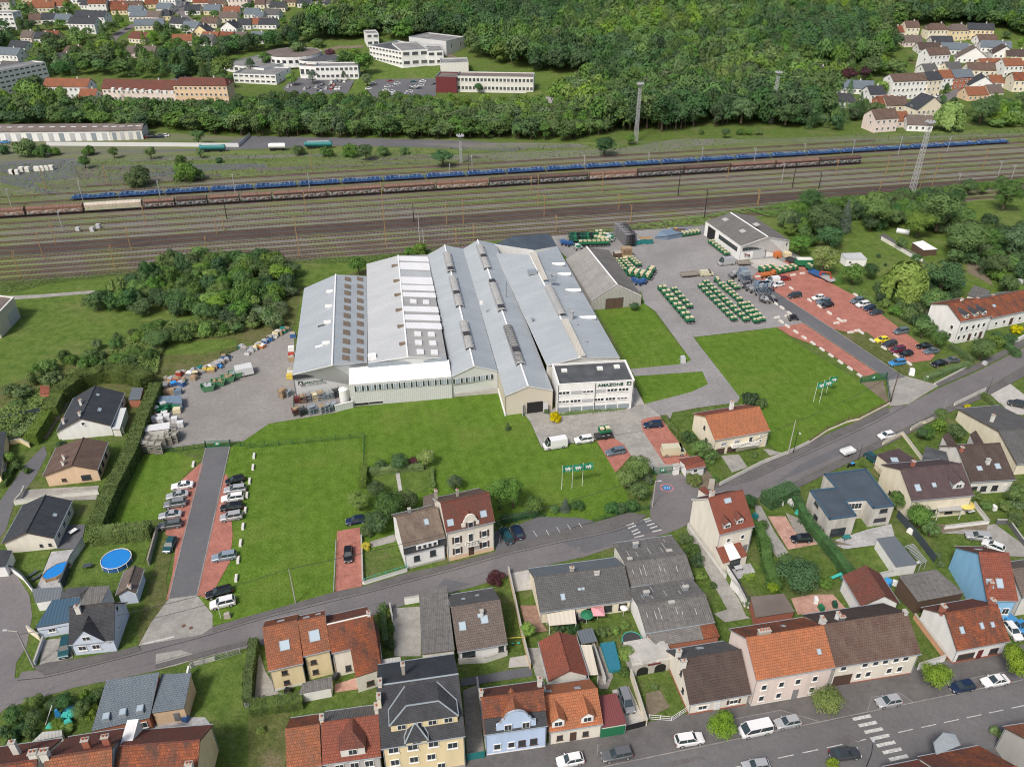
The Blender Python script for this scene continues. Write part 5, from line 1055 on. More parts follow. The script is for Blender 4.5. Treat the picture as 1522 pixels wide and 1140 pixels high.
def rlt(parent,rF_,rB_2,ca,cb,w_=2.1,dark=(.3,)):
 d_=(rB_2-rF_);L=d_.length
 def at(c):
  lo,hi=0.,1.
  for _ in rg(40):
   m=(lo+hi)/2;p=rF_+d_*m+FO;Z=p.y*c_+(HC-p.z)*s_;dn_=-p.y*s_+(HC-p.z)*c_;y=CY+FOC*dn_/Z
   if y>c[1]:lo=m
   else:hi=m
  return lo
 a,c=sorted((at(ca),at(cb)));u=d_.normalized();side=u.cross(Vec((0,0,1))).normalized();n=max(4,int((c-a)*L/1.15));p0=rF_+d_*a;st=(c-a)*L/n
 base=MB();
 for s_1 in(-1,1):base.slb([p0+side*s_1*w_*.55+Vec((0,0,-.35)),p0+u*st*n+side*s_1*w_*.55+Vec((0,0,-.35)),p0+u*st*n+side*s_1*w_*.5+Vec((0,0,.35)),p0+side*s_1*w_*.5+Vec((0,0,.35))],.08)
 bo=base.bld('roof_lantern',M[Ap],parent);g=MB();fr=MB()
 w_*=.88;prof=[(mth.cos(mth.pi*k/6)*w_*.5,.2+.32*mth.sin(mth.pi*k/6))for k in rg(7)]
 for k in rg(6):
  a0=p0+side*prof[k][0]+Vec((0,0,prof[k][1]));a1=p0+side*prof[k+1][0]+Vec((0,0,prof[k+1][1]));g.qud([a0,a0+u*st*n,a1+u*st*n,a1])
 g.bld('glazing',M[Bx],bo)
 for i in rg(n+1):
  for k in rg(6):
   q=p0+u*st*i;fr.tub(q+side*prof[k][0]*1.03+Vec((0,0,prof[k][1]+.04)),q+side*prof[k+1][0]*1.03+Vec((0,0,prof[k+1][1]+.04)),.06,3,cap=False)
 fr.bld('ribs',M[Ap],bo);bx_=MB()
 for t in dark:
  q=p0+u*st*n*t;bx_.box((q.x,q.y,q.z+.5),(w_*.9,1.8,.4),0,R(12))
 bx_.bld(DU,M[At],bo)
for ca,cb,dk in(((1065,65),(1085,178),(.12,)),((1100,208),(1133,385),(.42,)),((1160,475),(1200,637),(.5,))):rlt(rC,cF,cB,r4(*ca),r4(*cb),2.2,dk)
for ca,cb,dk in(((1262,20),(1305,160),(.5,)),((1335,230),(1395,410),(.1,.95)),((1430,500),(1500,720),(.3,)),((1540,640+300),(1541,640+302),())):
 if dk:rlt(rD,dF,dB,r4(*ca),r4(*cb),2.2,dk)
rlt(rD,dF,dB,r5(163,275),r5(240,515),2.2,(.35,))
_,rE,Eq=hall('','',(((862,531),9.6),((787.6,379),10.4)),(((813,543),7.6),((737,362.5+14),8.6)),(((921,531),7.4),((828,366.5),7.4)),parent=fx,left_wall=False,wlm=Ab,roofL=BC,roofR=BC)
eF,eB,elF,elB,egF,egB=Eq
def strip(parent,c4,P,mat,h=.25,name=Dk):
 q=[sla(c,*P)for c in c4];return patch(parent,q,mat,h,name)
strip(rE,[r5(590,467),r5(637,463),r5(527,232),r5(482,237)],(elF,eF,elB),CC,.3)
strip(rE,[r1(178,825),r1(207,822),r1(140,668),r1(102,675)],(elF,eF,elB),CC,.3)
rlt(rE,sla(r5(490,205),elF,eF,elB),sla(r5(400,20),elF,eF,elB),r5(490,205),r5(400,25),2.2,())
for c in(r5(555,57),r5(648,228)):
 g=sla(c,egF,eF,egB);m=MB();m.tub((-2.3,0,.35),(2.3,0,.35),.55,8);m.bld('ridge_vent',M[AA],rE,g,(0,0,R(5)))
for c in(r1(265,740),r1(298,797),r1(345,888)):
 g=sla(c,egF,eF,egB);m=MB();m.tub((-2.,0,.35),(2.,0,.35),.55,8);m.bld('ridge_vent',M[AA],rE,g,(0,0,R(5)))
for c,r_,h_ in((r5(549,235),.45,2.6),(r5(297,250),.35,1.3),(r5(533,195),.2,1.6),(r5(583,275),.15,.8),(r5(640,380),.2,.5),(r1(222,815),.3,1.5),(r1(245,820),.25,1.3)):
 g=sla(c,egF if c[0]>800 else elF,eF,egB if c[0]>800 else elB);m=MB();m.tub((0,0,0),(0,0,h_),r_,8);m.tub((0,0,h_),(0,0,h_+.2),r_*1.4,8);m.bld('flue',M[Ap],rE,g)
for c,sz3 in((r1(118,787),(2.6,1.6,1.2)),(r1(235,830),(1.8,1.2,1.))):
 g=sla(c,elF,eF,elB);bxo('roof_machine',(g.x,g.y,g.z+sz3[2]/2),sz3,M[AP],rE,R(12))
for x,y in((1262,370),):vent(rD,r4(x,y),dgF,dF,dgB,.8,.8,.9)
m=MB();g=sla(r5(137,95),dlF,dF,dlB);m.tub((0,0,0),(0,0,5.),.06,5);m.bld('antenna',M[At],rD,sla(r4(1412,330),dgF,dF,dgB))
lq=[G(p,z)-FO for p,z in(((736,363),8.8),((794,372),8.6),((828,366),7.6),((816.5,347.5),7.6),((762,351),9.6))]
b=MB();b.face([lq[0],lq[1],lq[2],lq[3],lq[4]]);
for i in rg(5):b.qud([f0(lq[i-1]),f0(lq[i]),lq[i],lq[i-1]],1)
b.bld('rear_block',[M[B9],M[Bc]],fx)
OC=[G((828,614.5)),G((939,607.5))];ed=(OC[1]-OC[0]);rzO=mth.atan2(ed.y,ed.x);Lo=ed.length;u=ed.normalized();n_=Vec((-u.y,u.x,0));hO=hof((828,614.5),571.5)
OC+=[OC[1]+n_*9.6,OC[0]+n_*9.6]
wz=[]
ob=fbk('white two storey office with grey flat roof and lettering in front of the factory',OC,hO,Aa,BJ,.45,'office','office_building',wns=(),coping=Ac,items=((2.6,6.6,1.4,1.,.5,Ac),(11.6,6.6,1.4,1.2,.5,Ac),(16.,7.,1.4,1.2,.5,Ac)))
o_root=ob[BX]
def off_win(xa,xb,y,z,hh=.95,n=3,kind=D8):
 ua,ub=(xa-455)/490*Lo,(xb-455)/490*Lo;w_=ub-ua
 if kind==D8:
  for i in rg(n):
   f_,p_=wms(w_/n,hh,D8);q=link(BG,f_,o_root,(ua+w_*(i+.5)/n,0,z));link(BV,p_,q)
 else:
  b=MB();b.box((0,-.05,0),(w_,.1,hh));
  for k in rg(5):b.box((0,-.11,-hh/2+hh*(k+.5)/5),(w_-.1,.03,hh/5-.05))
  b.bld('roller_shutter',M[Am],o_root,((ua+ub)/2,0,z))
z2,z1=hO*.70,hO*.40
off_win(460,530,0,z2);off_win(540,612,0,z2,kind='s');off_win(615,685,0,z2,.7);off_win(695,765,0,z2,kind='s');off_win(772,838,0,z2);off_win(846,912,0,z2)
off_win(460,530,0,z1,.7);off_win(537,605,0,z1);off_win(612,685,0,z1,kind='s');off_win(690,755,0,z1);off_win(765,830,0,z1);off_win(840,910,0,z1,.6)
for i in rg(6):bxo('basement_panel',(1.6+i*3.,-.04,hO*.12),(2.7,.08,hO*.16),M[AP],o_root)
for x in(.12,Lo*.49,Lo-.2):
 b=MB();b.tub((0,-.12,0),(0,-.12,hO-.3),.07,6);b.bld('downpipe',M[At],o_root,(x,0,0))
sg2=thg('office_sign','dark green AMAZONE lettering with square emblem at the top right of the office front','sign',Vec((*OC[0].xy,0))+u*(Lo*.52)-n_*.08+Vec((0,0,hO*.845)),rzO)
text_obj('AMAZONE',1.15,(0,0,0),0,Aw,sg2,.06,1.12)
eb=MB();eb.box((Lo*.41,0,.45),(1.1,.1,1.));eb.bld('emblem_plate',M[Aw],sg2);ew=MB();ew.box((Lo*.41,-.08,.25),(.7,.05,.18));ew.box((Lo*.41+.1,-.08,.55),(.3,.05,.4));ew.bld(Dl,M[Ac],sg2)
st=thg('entrance_steps','pale steps with handrail along the right side of the white office','steps',G(r5(958,750)),rzO)
for i in rg(7):bxo('step',(0,i*.9-1,.12+i*.0+.14*i/2),(3.-i*.2,.9,.25+.14*i),M[Av],st)
rb_=MB();rb_.tub((-1.2,-2,1.),(-1.2,5,1.9),.05,5);rb_.tub((-1.2,-2,0),(-1.2,-2,1.),.05,5);rb_.tub((-1.2,5,0),(-1.2,5,1.9),.05,5);rb_.bld(Da,M[Ap],st)
g=G(r5(912,765));b=MB();b.tub((0,0,0),(0,0,.9),.5,8);b.tub((0,0,.9),(0,0,1.3),.55,8,0,.2);tag(b.bld('red_bin',M[Cj],None,g),'red round bin at the front right corner of the office','bin')
wall('white low parapet wall along the lawn at the front hall',[G(r4(1405,1035)),G(r4(1362,880))],.9,.3,Aa,Ac,'low_wall')
wall('pale low wall below the white silo tank',[G(r4(397,1010)),G(r4(500,985))],1.9,.3,B0,Ac,'low_wall')
g=G(r4(452,965));b=MB();b.tub((0,0,.3),(0,0,4.6),1.15,16);b.tub((0,0,4.6),(0,0,5.),1.15,16,0,.4);o=thg('silo_tank','white upright cylindrical tank beside the left end of the long shed','tank',g);b.bld('shell',M[Ac],o)
b=MB()
for s in(-.8,.8):
 for t in(-.6,.6):b.box((s,t,.15),(.2,.2,.4))
b.bld('feet',M[At],o)
def free_hall(name,label,cat,**k):
 global FO
 save=FO;ro=thg(name,label,cat,(*G(k[D5][0][0],k[D5][0][1]).xy,0));FO=Vec(ro.location);r_=hall('','',parent=ro,**k);out=(ro,r_,Vec(FO));FO=save;return out
bn,(_,rBn,Qb),FOb=free_hall('barn','old grey wooden barn with patched fibre cement roof and dark double door','barn',ridge=(((917,422.7),7.4),((872,367),7.4)),left=(((879,446),3.6),((841,384.8),3.6)),right=(((953.5,439),3.6),((905,372),3.6)),roofL=C4,roofR=BY,wlm=Cw)
u_,rz_=wall_plane(Qb[2],Qb[4]);Lb_=(Qb[4]-Qb[2]).length;p=Qb[2]+u_*Lb_*.46
for s in(-1,1):
 q=p+u_*s*1.35;bxo('barn_door',(q.x-u_.y*-.0+.0,q.y-.05,1.65),(2.6,.25,3.3),M[Be],bn,rz_)
nB=Vec((u_.y,-u_.x,0));pm_={}
for i in rg(14):
 t=(i+.5)/14;q=Qb[2]+u_*Lb_*t;top=3.5+3.7*(1-abs(2*t-1)*1.)
 if.3<t<.62:zz0,zz1=3.5,top
 else:zz0,zz1=.1,top
 bxo('plank',(q.x+nB.x*.05,q.y+nB.y*.05,(zz0+zz1)/2-.1),(Lb_/14-.05,.08,max(.3,zz1-zz0-.25)),M[Cw],bn,rz_)
wh,(_,rWh,Qw),FOw=free_hall(BS,'white warehouse with stained dark corrugated roof at the far edge of the machinery yard',BS,ridge=(((1141,352),9.2),((1085.9,316.4),9.2)),left=(((1101.7,366),5.4),((1049,329),5.4)),right=(((1174.6,357.5),5.4),((1119,321),5.4)),roofL=Bb,roofR=BY,wlm=Aa)
u_,rz_=wall_plane(Qw[2],Qw[4]);Lw_=(Qw[4]-Qw[2]).length;nW=Vec((u_.y,-u_.x,0));
def wbox(nm,t,z,w_,h_,mt,off=.08):
 q=Qw[2]+u_*Lw_*t;bxo(nm,(q.x+nW.x*off,q.y+nW.y*off,z),(w_,.14,h_),M[mt],wh,rz_)
for i in rg(8):wbox(BG,.09+i*.115,4.1,Lw_*.105,1.,B2)
wbox('roller_door',.38,1.6,4.2,3.2,Am);wbox('wall_pipe',.52,4,.15,7.5,At,.15)
lu=(Qw[3]-Qw[2]);Ll=lu.length;lu.normalize();ln=Vec((lu.y,-lu.x,0));ln=ln if ln.x<0 else-ln;rzl=mth.atan2(lu.y,lu.x)
for t,w_,z,h_,mt,nm in[(.12+.085*i,Ll*.08,3.4,1.5,B2,BG)for i in rg(6)]+[(.80,5.,2.3,4.4,Au,'gate_opening')]:
 q=Qw[2]+lu*Ll*t;bxo(nm,(q.x+ln.x*.08,q.y+ln.y*.08,z),(w_,.14,h_),M[mt],wh,rzl)
for c in(r1(1210,482),r1(1385,510),r1(1308,547)):
 FO=FOw;g=sla(c,Qw[2],Qw[0],Qw[3]);FO=Vec(fx.location);ud=(Qw[1]-Qw[0]).normalized();vd=(Qw[0]-Qw[2]).normalized()
 patch(rWh,[g-ud*1.2-vd*.8,g+ud*1.2-vd*.8,g+ud*1.2+vd*.8,g-ud*1.2+vd*.8],Bx,.1)
q=Qw[2]+u_*Lw_*.08+nW*.2;text_obj('Tra',1.7,(q.x,q.y,1.3),rz_,BE,wh,.04,1.,'letters')
def shd(label,pp,zs,roof=Bb,wall_=Ab,name='shed',cat='shed',wns=(),t=.15,group=None,open_front=False,z0=0.,posts=False):
 zs=zs if isinstance(zs,(list,tuple))else[zs]*len(pp);P=[G(p,z)for p,z in zip(pp,zs)];o=Vec((P[0].x,P[0].y,z0));e=P[1]-P[0];rz=mth.atan2(e.y,e.x);cs,sn=mth.cos(-rz),mth.sin(-rz)
 Q=[Vec(((p.x-o.x)*cs-(p.y-o.y)*sn,(p.x-o.x)*sn+(p.y-o.y)*cs,p.z-z0))for p in P]
 root=thg(name,label,cat,o,rz,group);b=MB();b.slb(Q,t,0,1);ro=b.bld(BL,[M[roof],M[Be if wall_!=Aa else AP]],root)
 cen=sum(Q,Vec())/len(Q);I=[q+(cen-q)*.04 for q in Q]
 if wall_:
  w=MB();n=len(I)
  for i in rg(n):
   if open_front and i==0:continue
   a,c=I[i],I[(i+1)%n];w.qud([(a.x,a.y,-.5),(c.x,c.y,-.5),(c.x,c.y,c.z-t),(a.x,a.y,a.z-t)])
  w.bld(Cc,M[wall_],root)
 if posts:
  for q in I:pb=MB();pb.box((q.x,q.y,(q.z-t)/2),(.12,.12,q.z-t));pb.bld(DO,M[posts],root)
 for q in wns:
  ei,uu,z,ww,hh=q[:5];st=q[5]if len(q)>5 else D8;a,c=I[ei],I[(ei+1)%len(I)];d=c-a;m=a+d*uu;awn(root,(m.x,m.y,z),mth.atan2(d.y,d.x),ww,hh,st)
 return root
def H(label,A,B,Rp,ze,E=None,**k):
 if isinstance(ze,tuple):ze=hof(ze[0],ze[1])
 if E is not None:
  a=G(A,ze);b=G(B,ze);ax=(b-a);ax.z=0;ax.normalize();n=Vec((-ax.y,ax.x,0));r=(G(Rp,ze)-a).dot(n);d=(G(E,ze)-a).dot(n);k['wd']=abs(d)
 return house(label,A,B,Rp,ze,**k)
H('white bungalow with charcoal tiled roof between the hedges at the far left',(165.3,632.6),(185.3,584),(119.6,620.4),2.9,E=(83.8,642),pch=25,roof=Af,wall=Aa,wns=(('l',.5,4.,.8,.9,D8),('r',.3,1.6,1.2,1.1),(Bz,(.2,.5,.8),1.6,1.4,1.2)),sky=((.35,.55,1.2,.7),(.75,.8,.7,.7)),chim=((.12,.55,.5),(.52,.66,.4),(.15,.9,-1.2)))
H('salmon and cream bungalow with mottled brown roof in front of the charcoal one',(145.3,697.9),(161,656.8),(106.7,690.5),3.2,E=(62.7,709),pch=22,roof=As,wall=B6,wns=(('l',.25,1.3,1.9,1.3,Cu),('l',.68,1.3,.9,.7,Ct),(Bz,(.12,.4,.72),1.7,1.,1.2,Ct)),chim=((.12,.62,.35,.45,.45),(.35,.66,.3,.45,.45)))
H('cream bungalow with plain slate roof at the left margin',(80.7,800),(107.4,744),(36.8,794.7),2.9,E=(0,812),pch=25,roof=Af,wall=AR,wns=(('l',(.12,.3),1.2,.5,.6,Cu),(Bz,(.2,.5,.8),1.5,1.3,1.2)),sky=((.55,.35,.7,.7),))
H('grey steep roofed corner house with pale blue walls beside the street',(101.9,958.5),(169.5,951.5),(175.5,895),((173,969),951.5),pch=46,roof=AJ,wall=B4,wns=((Bz,(.22,.55),1.6,1.3,1.1),(Bz,.85,2.6,.7,.3),('r',.6,5.2,.6,.8,'d'),('r',.4,2.2,.5,.5)),chim=((.22,.42,.7),),dorm=((.43,0,5.,.3,BP,AJ,B4),))
shd('flat garage with dark blue ribbed metal roof left of the grey corner house',[s1(260,757),s1(522,712),s1(592,528),s1(384,552)],[2.8,2.8,3.3,3.3],Cv,B4,name=Cf,cat=Cf,wns=((0,.4,1.5,1.2,.9),))
shd('brown ribbed sheet lean-to behind the grey corner house',[s1(575,600),s1(748,572),s1(806,445),s1(657,455)],[3.2,3.2,4.2,4.2],Bb,Aa,name=CW,cat=AU)
shd('low black flat roof between the blue garage and brown lean-to',[s1(440,541),s1(585,520),s1(662,450),s1(490,468)],2.6,BJ,Dm,name=CW,cat=AU)
shd('small white shed with grey ribbed roof by the curved wall',[s1(262,573),s1(442,545),s1(460,455),s1(232,470)],[2.2,2.2,2.8,2.8],A6,Aa)
H('small white outbuilding with pinkish brown roof beside the grass bank',s1(1005,500),s1(1062,325),s1(930,480),2.8,E=s1(864,486),pch=40,roof=AI,wall=B4,name=AU,cat=AU,chim=((.1,.3,.2,.6,.5),))
shd('garden house with large blue grey tiled roof and three roof windows',[s2(645,697),s2(1058,602),s2(1128,277),s2(750,338)],[3.,3.,5.6,5.6],Ao,Cr,name=Bh,cat=Bh,wns=((0,.85,1.6,1.4,1.3),))
shd('lower blue grey tiled annex right of the three roof windows',[s2(1072,570),s2(1302,535),s2(1352,284),s2(1140,292)],[3.2,3.2,4.6,4.6],Ao,B6,name='annex',cat=Bh,wns=((0,.7,1.4,.9,1.9,'dg'),))
for i,(x,y)in en(((750,590),(868,560),(990,535))):
 g=G(s2(x,y),3.9);o=thg('roof_window_box','raised glazed roof box on the blue grey roof, %s from the left'%odn(i),Cy,(g.x,g.y,3.35),R(13),'three glazed roof boxes');b=MB();b.box((0,0,.3),(1.1,1.3,.75),0,0,.92);b.bld('box_frame',M[AP],o);p=MB();p.slb([(-.42,-.5,.7),(.42,-.5,.7),(.42,.5,.72),(-.42,.5,.72)],.03);p.bld(BV,M[BK],o)
def hrear(label,A,B,Rp,ze,**k):return H(label,A,B,Rp,ze,**k)
hrear('orange terraced house end with cream gable at the bottom left',s2(960,690),s2(1508,648),s2(1430,757),6.,pch=36,roof=Ai,rf2=Ad,wall=AD,chim=((.06,.75,.2,.9,.6),),sky=((.08,.15,.8,1.,Ct),),wd=11.5)
hrear('middle orange roof of the bottom left terrace with two brick chimneys',s2(480,735),s2(925,668),s2(790,812),6.3,pch=36,roof=Ai,rf2=Ak,wall=Ab,chim=((.12,.45,.8,.9,.6,AL),(.42,.45,.8,.9,.6,AL),(.98,.55,1.2,1.,.9)),sky=((.75,.5,2.2,1.4,Ct),),wd=11.5)
hrear('leftmost roof of the bottom left terrace with dark mossy tiles',s2(-180,832),s2(438,745),s2(270,896),6.3,pch=36,roof=Ai,rf2=Ad,wall=Ab,chim=((.35,.3,.4,.8,.6),(.04,.52,1.,1.,.8)),wd=11.5)
bxo('roof_wall',tuple(G(s2(925,760),7.2)),(1.6,5.,2.6),M[Aa],None,R(8));tag(bpy.context.scene.objects['roof_wall'],'white party wall standing between two orange roofs at the bottom left',Cc)
zP=hof((415.4,1028.3),996)
H('cream house with orange roof and one roof window, left half of the pair',(398.2,997.6),(451,985.3),(388.4,933.7),zP,pch=38,roof=Ak,rf2=Ad,wall=AD,pln_=(Ab,.5),wns=((Bz,.42,3.9,.9,1.,Ct),(Bz,.42,1.5,.9,1.,Ct)),sky=((.55,.5,1.5,1.5),(.5,.5,1.1,.8,Ct)))
H('cream house with orange roof and one roof window, right half of the pair',(451,975.5),(491.6,965.6),(441.2,923.9),((492.8,1003),966),pch=38,roof=Ak,rf2=Ad,wall=AD,wns=((Bz,.28,4.,.9,1.,Ct),(Bz,.28,1.6,.9,1.,Ct)),sky=((.5,.5,1.6,1.7),(.3,.6,1.,.7,Ct),(.75,.5,.8,.6,Ct)),chim=())
P2=H('brown red roofed house with white ridge line beside the orange pair',(492.8,971),(557,955.5),(487.9,927.5),6.2,pch=30,roof=Ad,rf2=Ai,wall=AR,cap=Ab,chim=((.98,.5,.6,.5,.6,Aa),),wns=((Bz,.3,1.5,.9,1.3,Cu),(Bz,.55,1.4,.8,1.9,'dk')))
shd('steep orange red wing roof running forward from the brown red house',[s6(645,596),s6(805,545),s6(790,330),s6(748,215),s6(612,415)],[4.,4.,5.6,P2['zr']+.05,P2[D7]+.9],Ad,Ab,name='house_wing',cat=Bh,wns=((0,.5,1.4,1.2,1.1,Ct),))
shd('small white shed with mossy corrugated roof behind the cream pair',[s6(303,697),s6(497,660),s6(502,588),s6(325,628)],[2.2,2.2,2.8,2.8],Bb,Aa)
shd('wooden balcony shelter with sheet roof in the red roofed courtyard',[s6(512,500),s6(615,480),s6(605,425),s6(500,450)],[3.2,3.2,3.6,3.6],A6,None,name=Dt,cat=Dt,posts=AK)
H('orange tiled house end beside the garden in the bottom row',(478,1138),(426,1146),(478,1076),6.,pch=38,roof=Ak,rf2=Ad,wall=Ab)
H('red tiled house with white arched dormer next to the slate villa',(479.3,1136.3),(566.5,1124),(479.3,1073.7),6.2,pch=38,roof=Br,rf2=Bb,wall=Dm,wns=((Bz,(.25,.53,.8),4.6,1.3,1.5),),dorm=((.53,.12,3.4,1.7,'hipd',Ai,Ab),),chim=((.02,.55,.7,.5,.9),(.97,.6,.9,.5,1.2)))
VV=H('pale yellow villa with large dark slate roof and wide hipped dormer',(566.5,1113),(691.8,1093.4),(562.8,1018.4),8.,pch=31,roof=AJ,rf2=Af,cap=AP,wall=AD,pln_=(AZ,.8),sky=((.58,.82,.9,1.),),wns=((Bz,(.12,.36,.62),6.9,1.5,1.3),(Bz,(.12,.36,.58),4.,1.3,1.4),(Bz,(.3,.7),1.4,1.2,1.5),(Bz,.86,5.9,1.5,1.4),('r',(.3,.6),4.2,1.1,1.4)),chim=((.04,.52,.4,.5,1.2,Ae),(.33,.68,.6,.5,.7,AZ),(.02,.35,.5,.5,1.,Ae)),dorm=((.53,.24,9.5,1.5,'hipd',AJ,AD),(.42,.0,3.,.6,'hipd',AJ,AD)))
shd('glazed veranda roof on the back of the slate villa',[s6(785,535),s6(925,515),s6(915,470),s6(800,488)],[3.2,3.2,3.6,3.6],Bx,Ab,name='veranda',cat=Dt)
HB=H('pale blue townhouse with curved white gable front and orange roof',(720,1091.6),(814.7,1077.9),(720,1036.8),((724.2,1128.4),1094),pch=38,roof=Ad,rf2=Ai,wall='w_blue2',pln_=(Aa,.4),chim=((.02,.62,.4,.5,.7),(.97,.7,.5,.6,.8)),wns=((Bz,(.18,.42),1.9,1.1,1.4),(Bz,(.60,.80),1.9,1.1,1.4,Ct)))
def ornate(hh,x,w_,h_,mat,trim,curve=True,zb=0.,depth=.35):
 r_=hh[BX];b=MB();n=10;pts=[(-w_/2,zb),(w_/2,zb),(w_/2,zb+h_*.45)]
 pts+=[(w_/2-w_*.14*mth.sin(t),zb+h_*(.45+.2*(1-mth.cos(t))))for t in np.linspace(.2,1.57,4)]
 pts+=[(w_*.30*mth.cos(t),zb+h_*(.68+.34*mth.sin(t)))for t in np.linspace(0,mth.pi,12)]
 pts+=[(-w_/2+w_*.14*mth.sin(t),zb+h_*(.45+.2*(1-mth.cos(t))))for t in np.linspace(1.57,.2,4)]+[(-w_/2,zb+h_*.45)]
 b.face([(px,0,pz)for px,pz in pts]);b.face([(px,depth,pz)for px,pz in pts][::-1])
 for i in rg(len(pts)):a,c=pts[i-1],pts[i];b.qud([(c[0],0,c[1]),(a[0],0,a[1]),(a[0],depth,a[1]),(c[0],depth,c[1])])
 o=b.bld('ornate_gable',M[mat],r_,(x,hh['oh']-.12-.0,0));c_2=MB()
 for i in rg(3,len(pts)-1):a,c=pts[i-1],pts[i];c_2.tub((a[0],.1,a[1]),(c[0],.1,c[1]),.13,5)
 c_2.bld('gable_coping',M[trim],o);return o
ze_=HB[D7];og=ornate(HB,HB[D3]*.5,HB[D3]*.62,4.6,'w_blue2',AP,zb=ze_-.6)
for u in(.36,.64):awn(HB[BX],(HB[D3]*u+.1,.14,ze_+.75),0,1.2,1.4,D8)
b=MB();gz=ze_+3.;
for s in(-1,1):b.slb([(0,0,0),(0,4.8,0),(s*3.2,2.2,-2.6),(s*3.2,0,-2.6)],.12)
b.bld('gable_roof',M[Ak],HB[BX],(HB[D3]*.5,.35,gz));b=MB();b.slb([(.1,-.15,ze_-.05),(HB[D3]-.1,-.15,ze_-.05),(HB[D3]-.1,1.5,ze_+1.5),(.1,1.5,ze_+1.5)],.1);b.bld('slate_skirt',M[AJ],HB[BX])
HO=H('bright orange roofed house with two gabled dormers and cream front',(816.8,1088.4),(896.8,1075.8),(808.4,1034.7),((816.8,1110.5),1089),pch=36,roof=AY,rf2=AY,wall=AR,wns=((Bz,.18,1.5,.9,1.1,Ct),(Bz,.45,1.3,1.,2.,'d'),(Bz,.70,1.5,.9,1.1,Ct)),dorm=((.17,.12,1.9,1.5,BP,AY,Aa),(.71,.12,1.9,1.5,BP,AY,Aa)),chim=((.0,.62,.4,.6,.6,AZ),(.02,.8,-.2,.6,.6,AZ)),sky=((.12,.6,.9,.7,Ct),(.66,.7,.9,.7,Ct)),vrg=AY)
H('long red orange roofed rear hall behind the house with two dormers',(874.7,1003),(856.8,945.3),(829.5,936.8),3.2,E=(800,953.7),pch=30,roof=Br,rf2=Br,wall=Ab,name='rear_house',vrg=Br)
shd('maroon ribbed garage roof with green garage door',[s7(1020,860),s7(1195,830),s7(1122,614),s7(1000,635)],[2.7,2.7,3.4,3.4],CN,AR,name=Cf,cat=Cf,wns=((0,.46,1.1,3.9,2.2,'gg'),))
shd('cream corrugated awning roof along the red orange hall',[s7(925,490),s7(995,488),s7(945,275),s7(868,275)],[2.5,2.5,2.9,2.9],B1,None,name='awning_roof',cat='awning',posts=Ac)
shd('small grey slate hipped garden pavilion roof by the pool',[s7(875,270),s7(990,250),s7(950,155),s7(842,178)],2.6,A6,None,name='pavilion',cat='pavilion',posts=AK)
zT=hof((756,982),957)
H('white house with taupe tiled roof and four roof windows',(680,969.5),(754.7,956.8),(669.7,903),3.2,pch=30,roof=AI,rf2=Bj,wall=Aa,pln_=(Dm,.6),wns=((Bz,.2,1.8,2.2,1.6,Cu),(Bz,.9,2.,.9,1.3,Cu)),sky=((.17,.55,1.1,1.4),(.62,.62,1.2,1.3),(.55,.72,.8,.6),(.3,.5,.6,.5,Ct),(.6,.4,.6,.5,Ct)),chim=((.58,.35,.2,.5,.5,By),),vrg=By)
shd('long mono-pitch grey corrugated shed between the yard and taupe house',[s6(1045,457),s6(1245,432),s6(1197,42),s6(1030,85)],[3.4,4.2,4.2,3.4],Bb,Ab,name='long_shed')
zW=3.4
W1=H('rear half of the big patched grey corrugated twin warehouse',(938.8,872.7),(1031.5,859.3),(932,835.9),zW,pch=20,E=(905.3,807.9),roof=Bb,rf2=Bb,wall=Ab,name=BS,cat=BS,chim=((.30,.78,.1,1.,.5,AP),(.78,.55,-.3,1.,.5,AP),(.1,.45,.2,.8,.5,AP)))
W2=H('front half of the big patched grey corrugated twin warehouse with white side wall',(960,940.9),(1062.8,924),(947.8,899.5),zW,pch=20,E=(938.8,872.7),roof=Bb,rf2=Bb,wall=Aa,name=BS,cat=BS,chim=((.2,.7,.1,1.,.5,AP),(.78,.68,.1,1.,.5,AP),(.48,.4,.1,1.,.5,AP)))
for Wq in(W1,W2):
 b=MB();rr_=random.Random(3)
 for side in(0,1):
  for i in rg(7):
   u=.08+.84*rr_.random();v=.1+.5*rr_.random();L_,D_,w_,a_,z_=Wq[D3],Wq['D'],Wq[D8],Wq[D7],Wq['zr'];ln_=.12+.2*rr_.random()
   f_=(lambda v:(v*w_,a_+v*(z_-a_)))if side==0 else(lambda v:(D_-v*(D_-w_),a_+v*(z_-a_)))
   (y0,q0_),(y1,q1_)=f_(v),f_(v+ln_);b.slb([(u*L_-.045,y0,q0_+.06),(u*L_+.045,y0,q0_+.06),(u*L_+.045,y1,q1_+.06),(u*L_-.045,y1,q1_+.06)],.03)
 b.bld('translucent_strips',M[Am],Wq[BX])[BT]=Cz
H('long grey tiled house with chimney and glazed porch beside the twin warehouse',(802.6,910.7),(940,891.7),(793.6,858.2),3.,pch=27,E=(785.8,844.8),roof=Bj,rf2=A6,wall=Ae,wns=((Bz,(.55,.75,.92),1.4,1.5,1.5,Cu),(Bz,.35,1.3,.9,2.,'d')),chim=((.42,.56,.8,.7,.5,AZ),(.68,.45,.1,.9,.4,By)),sky=((.27,.35,.7,1.1),(.46,.5,.5,.4),(.5,.5,.5,.4)))
shd('white and beige striped awning roof against the long grey house',[s8(340,670),s8(523,655),s8(510,558),s8(325,592)],[2.3,2.3,2.7,2.7],B1,None,name='awning_roof',cat='awning',posts=Ac)
shd('patchwork fibre roof with one red tile area in front of the twin warehouse',[s8(1108,862),s8(1118,798),s8(1478,742),s8(1440,652),s8(990,725)],[2.4,2.6,2.8,3.3,3.3],BY,Cr,name='low_shed')
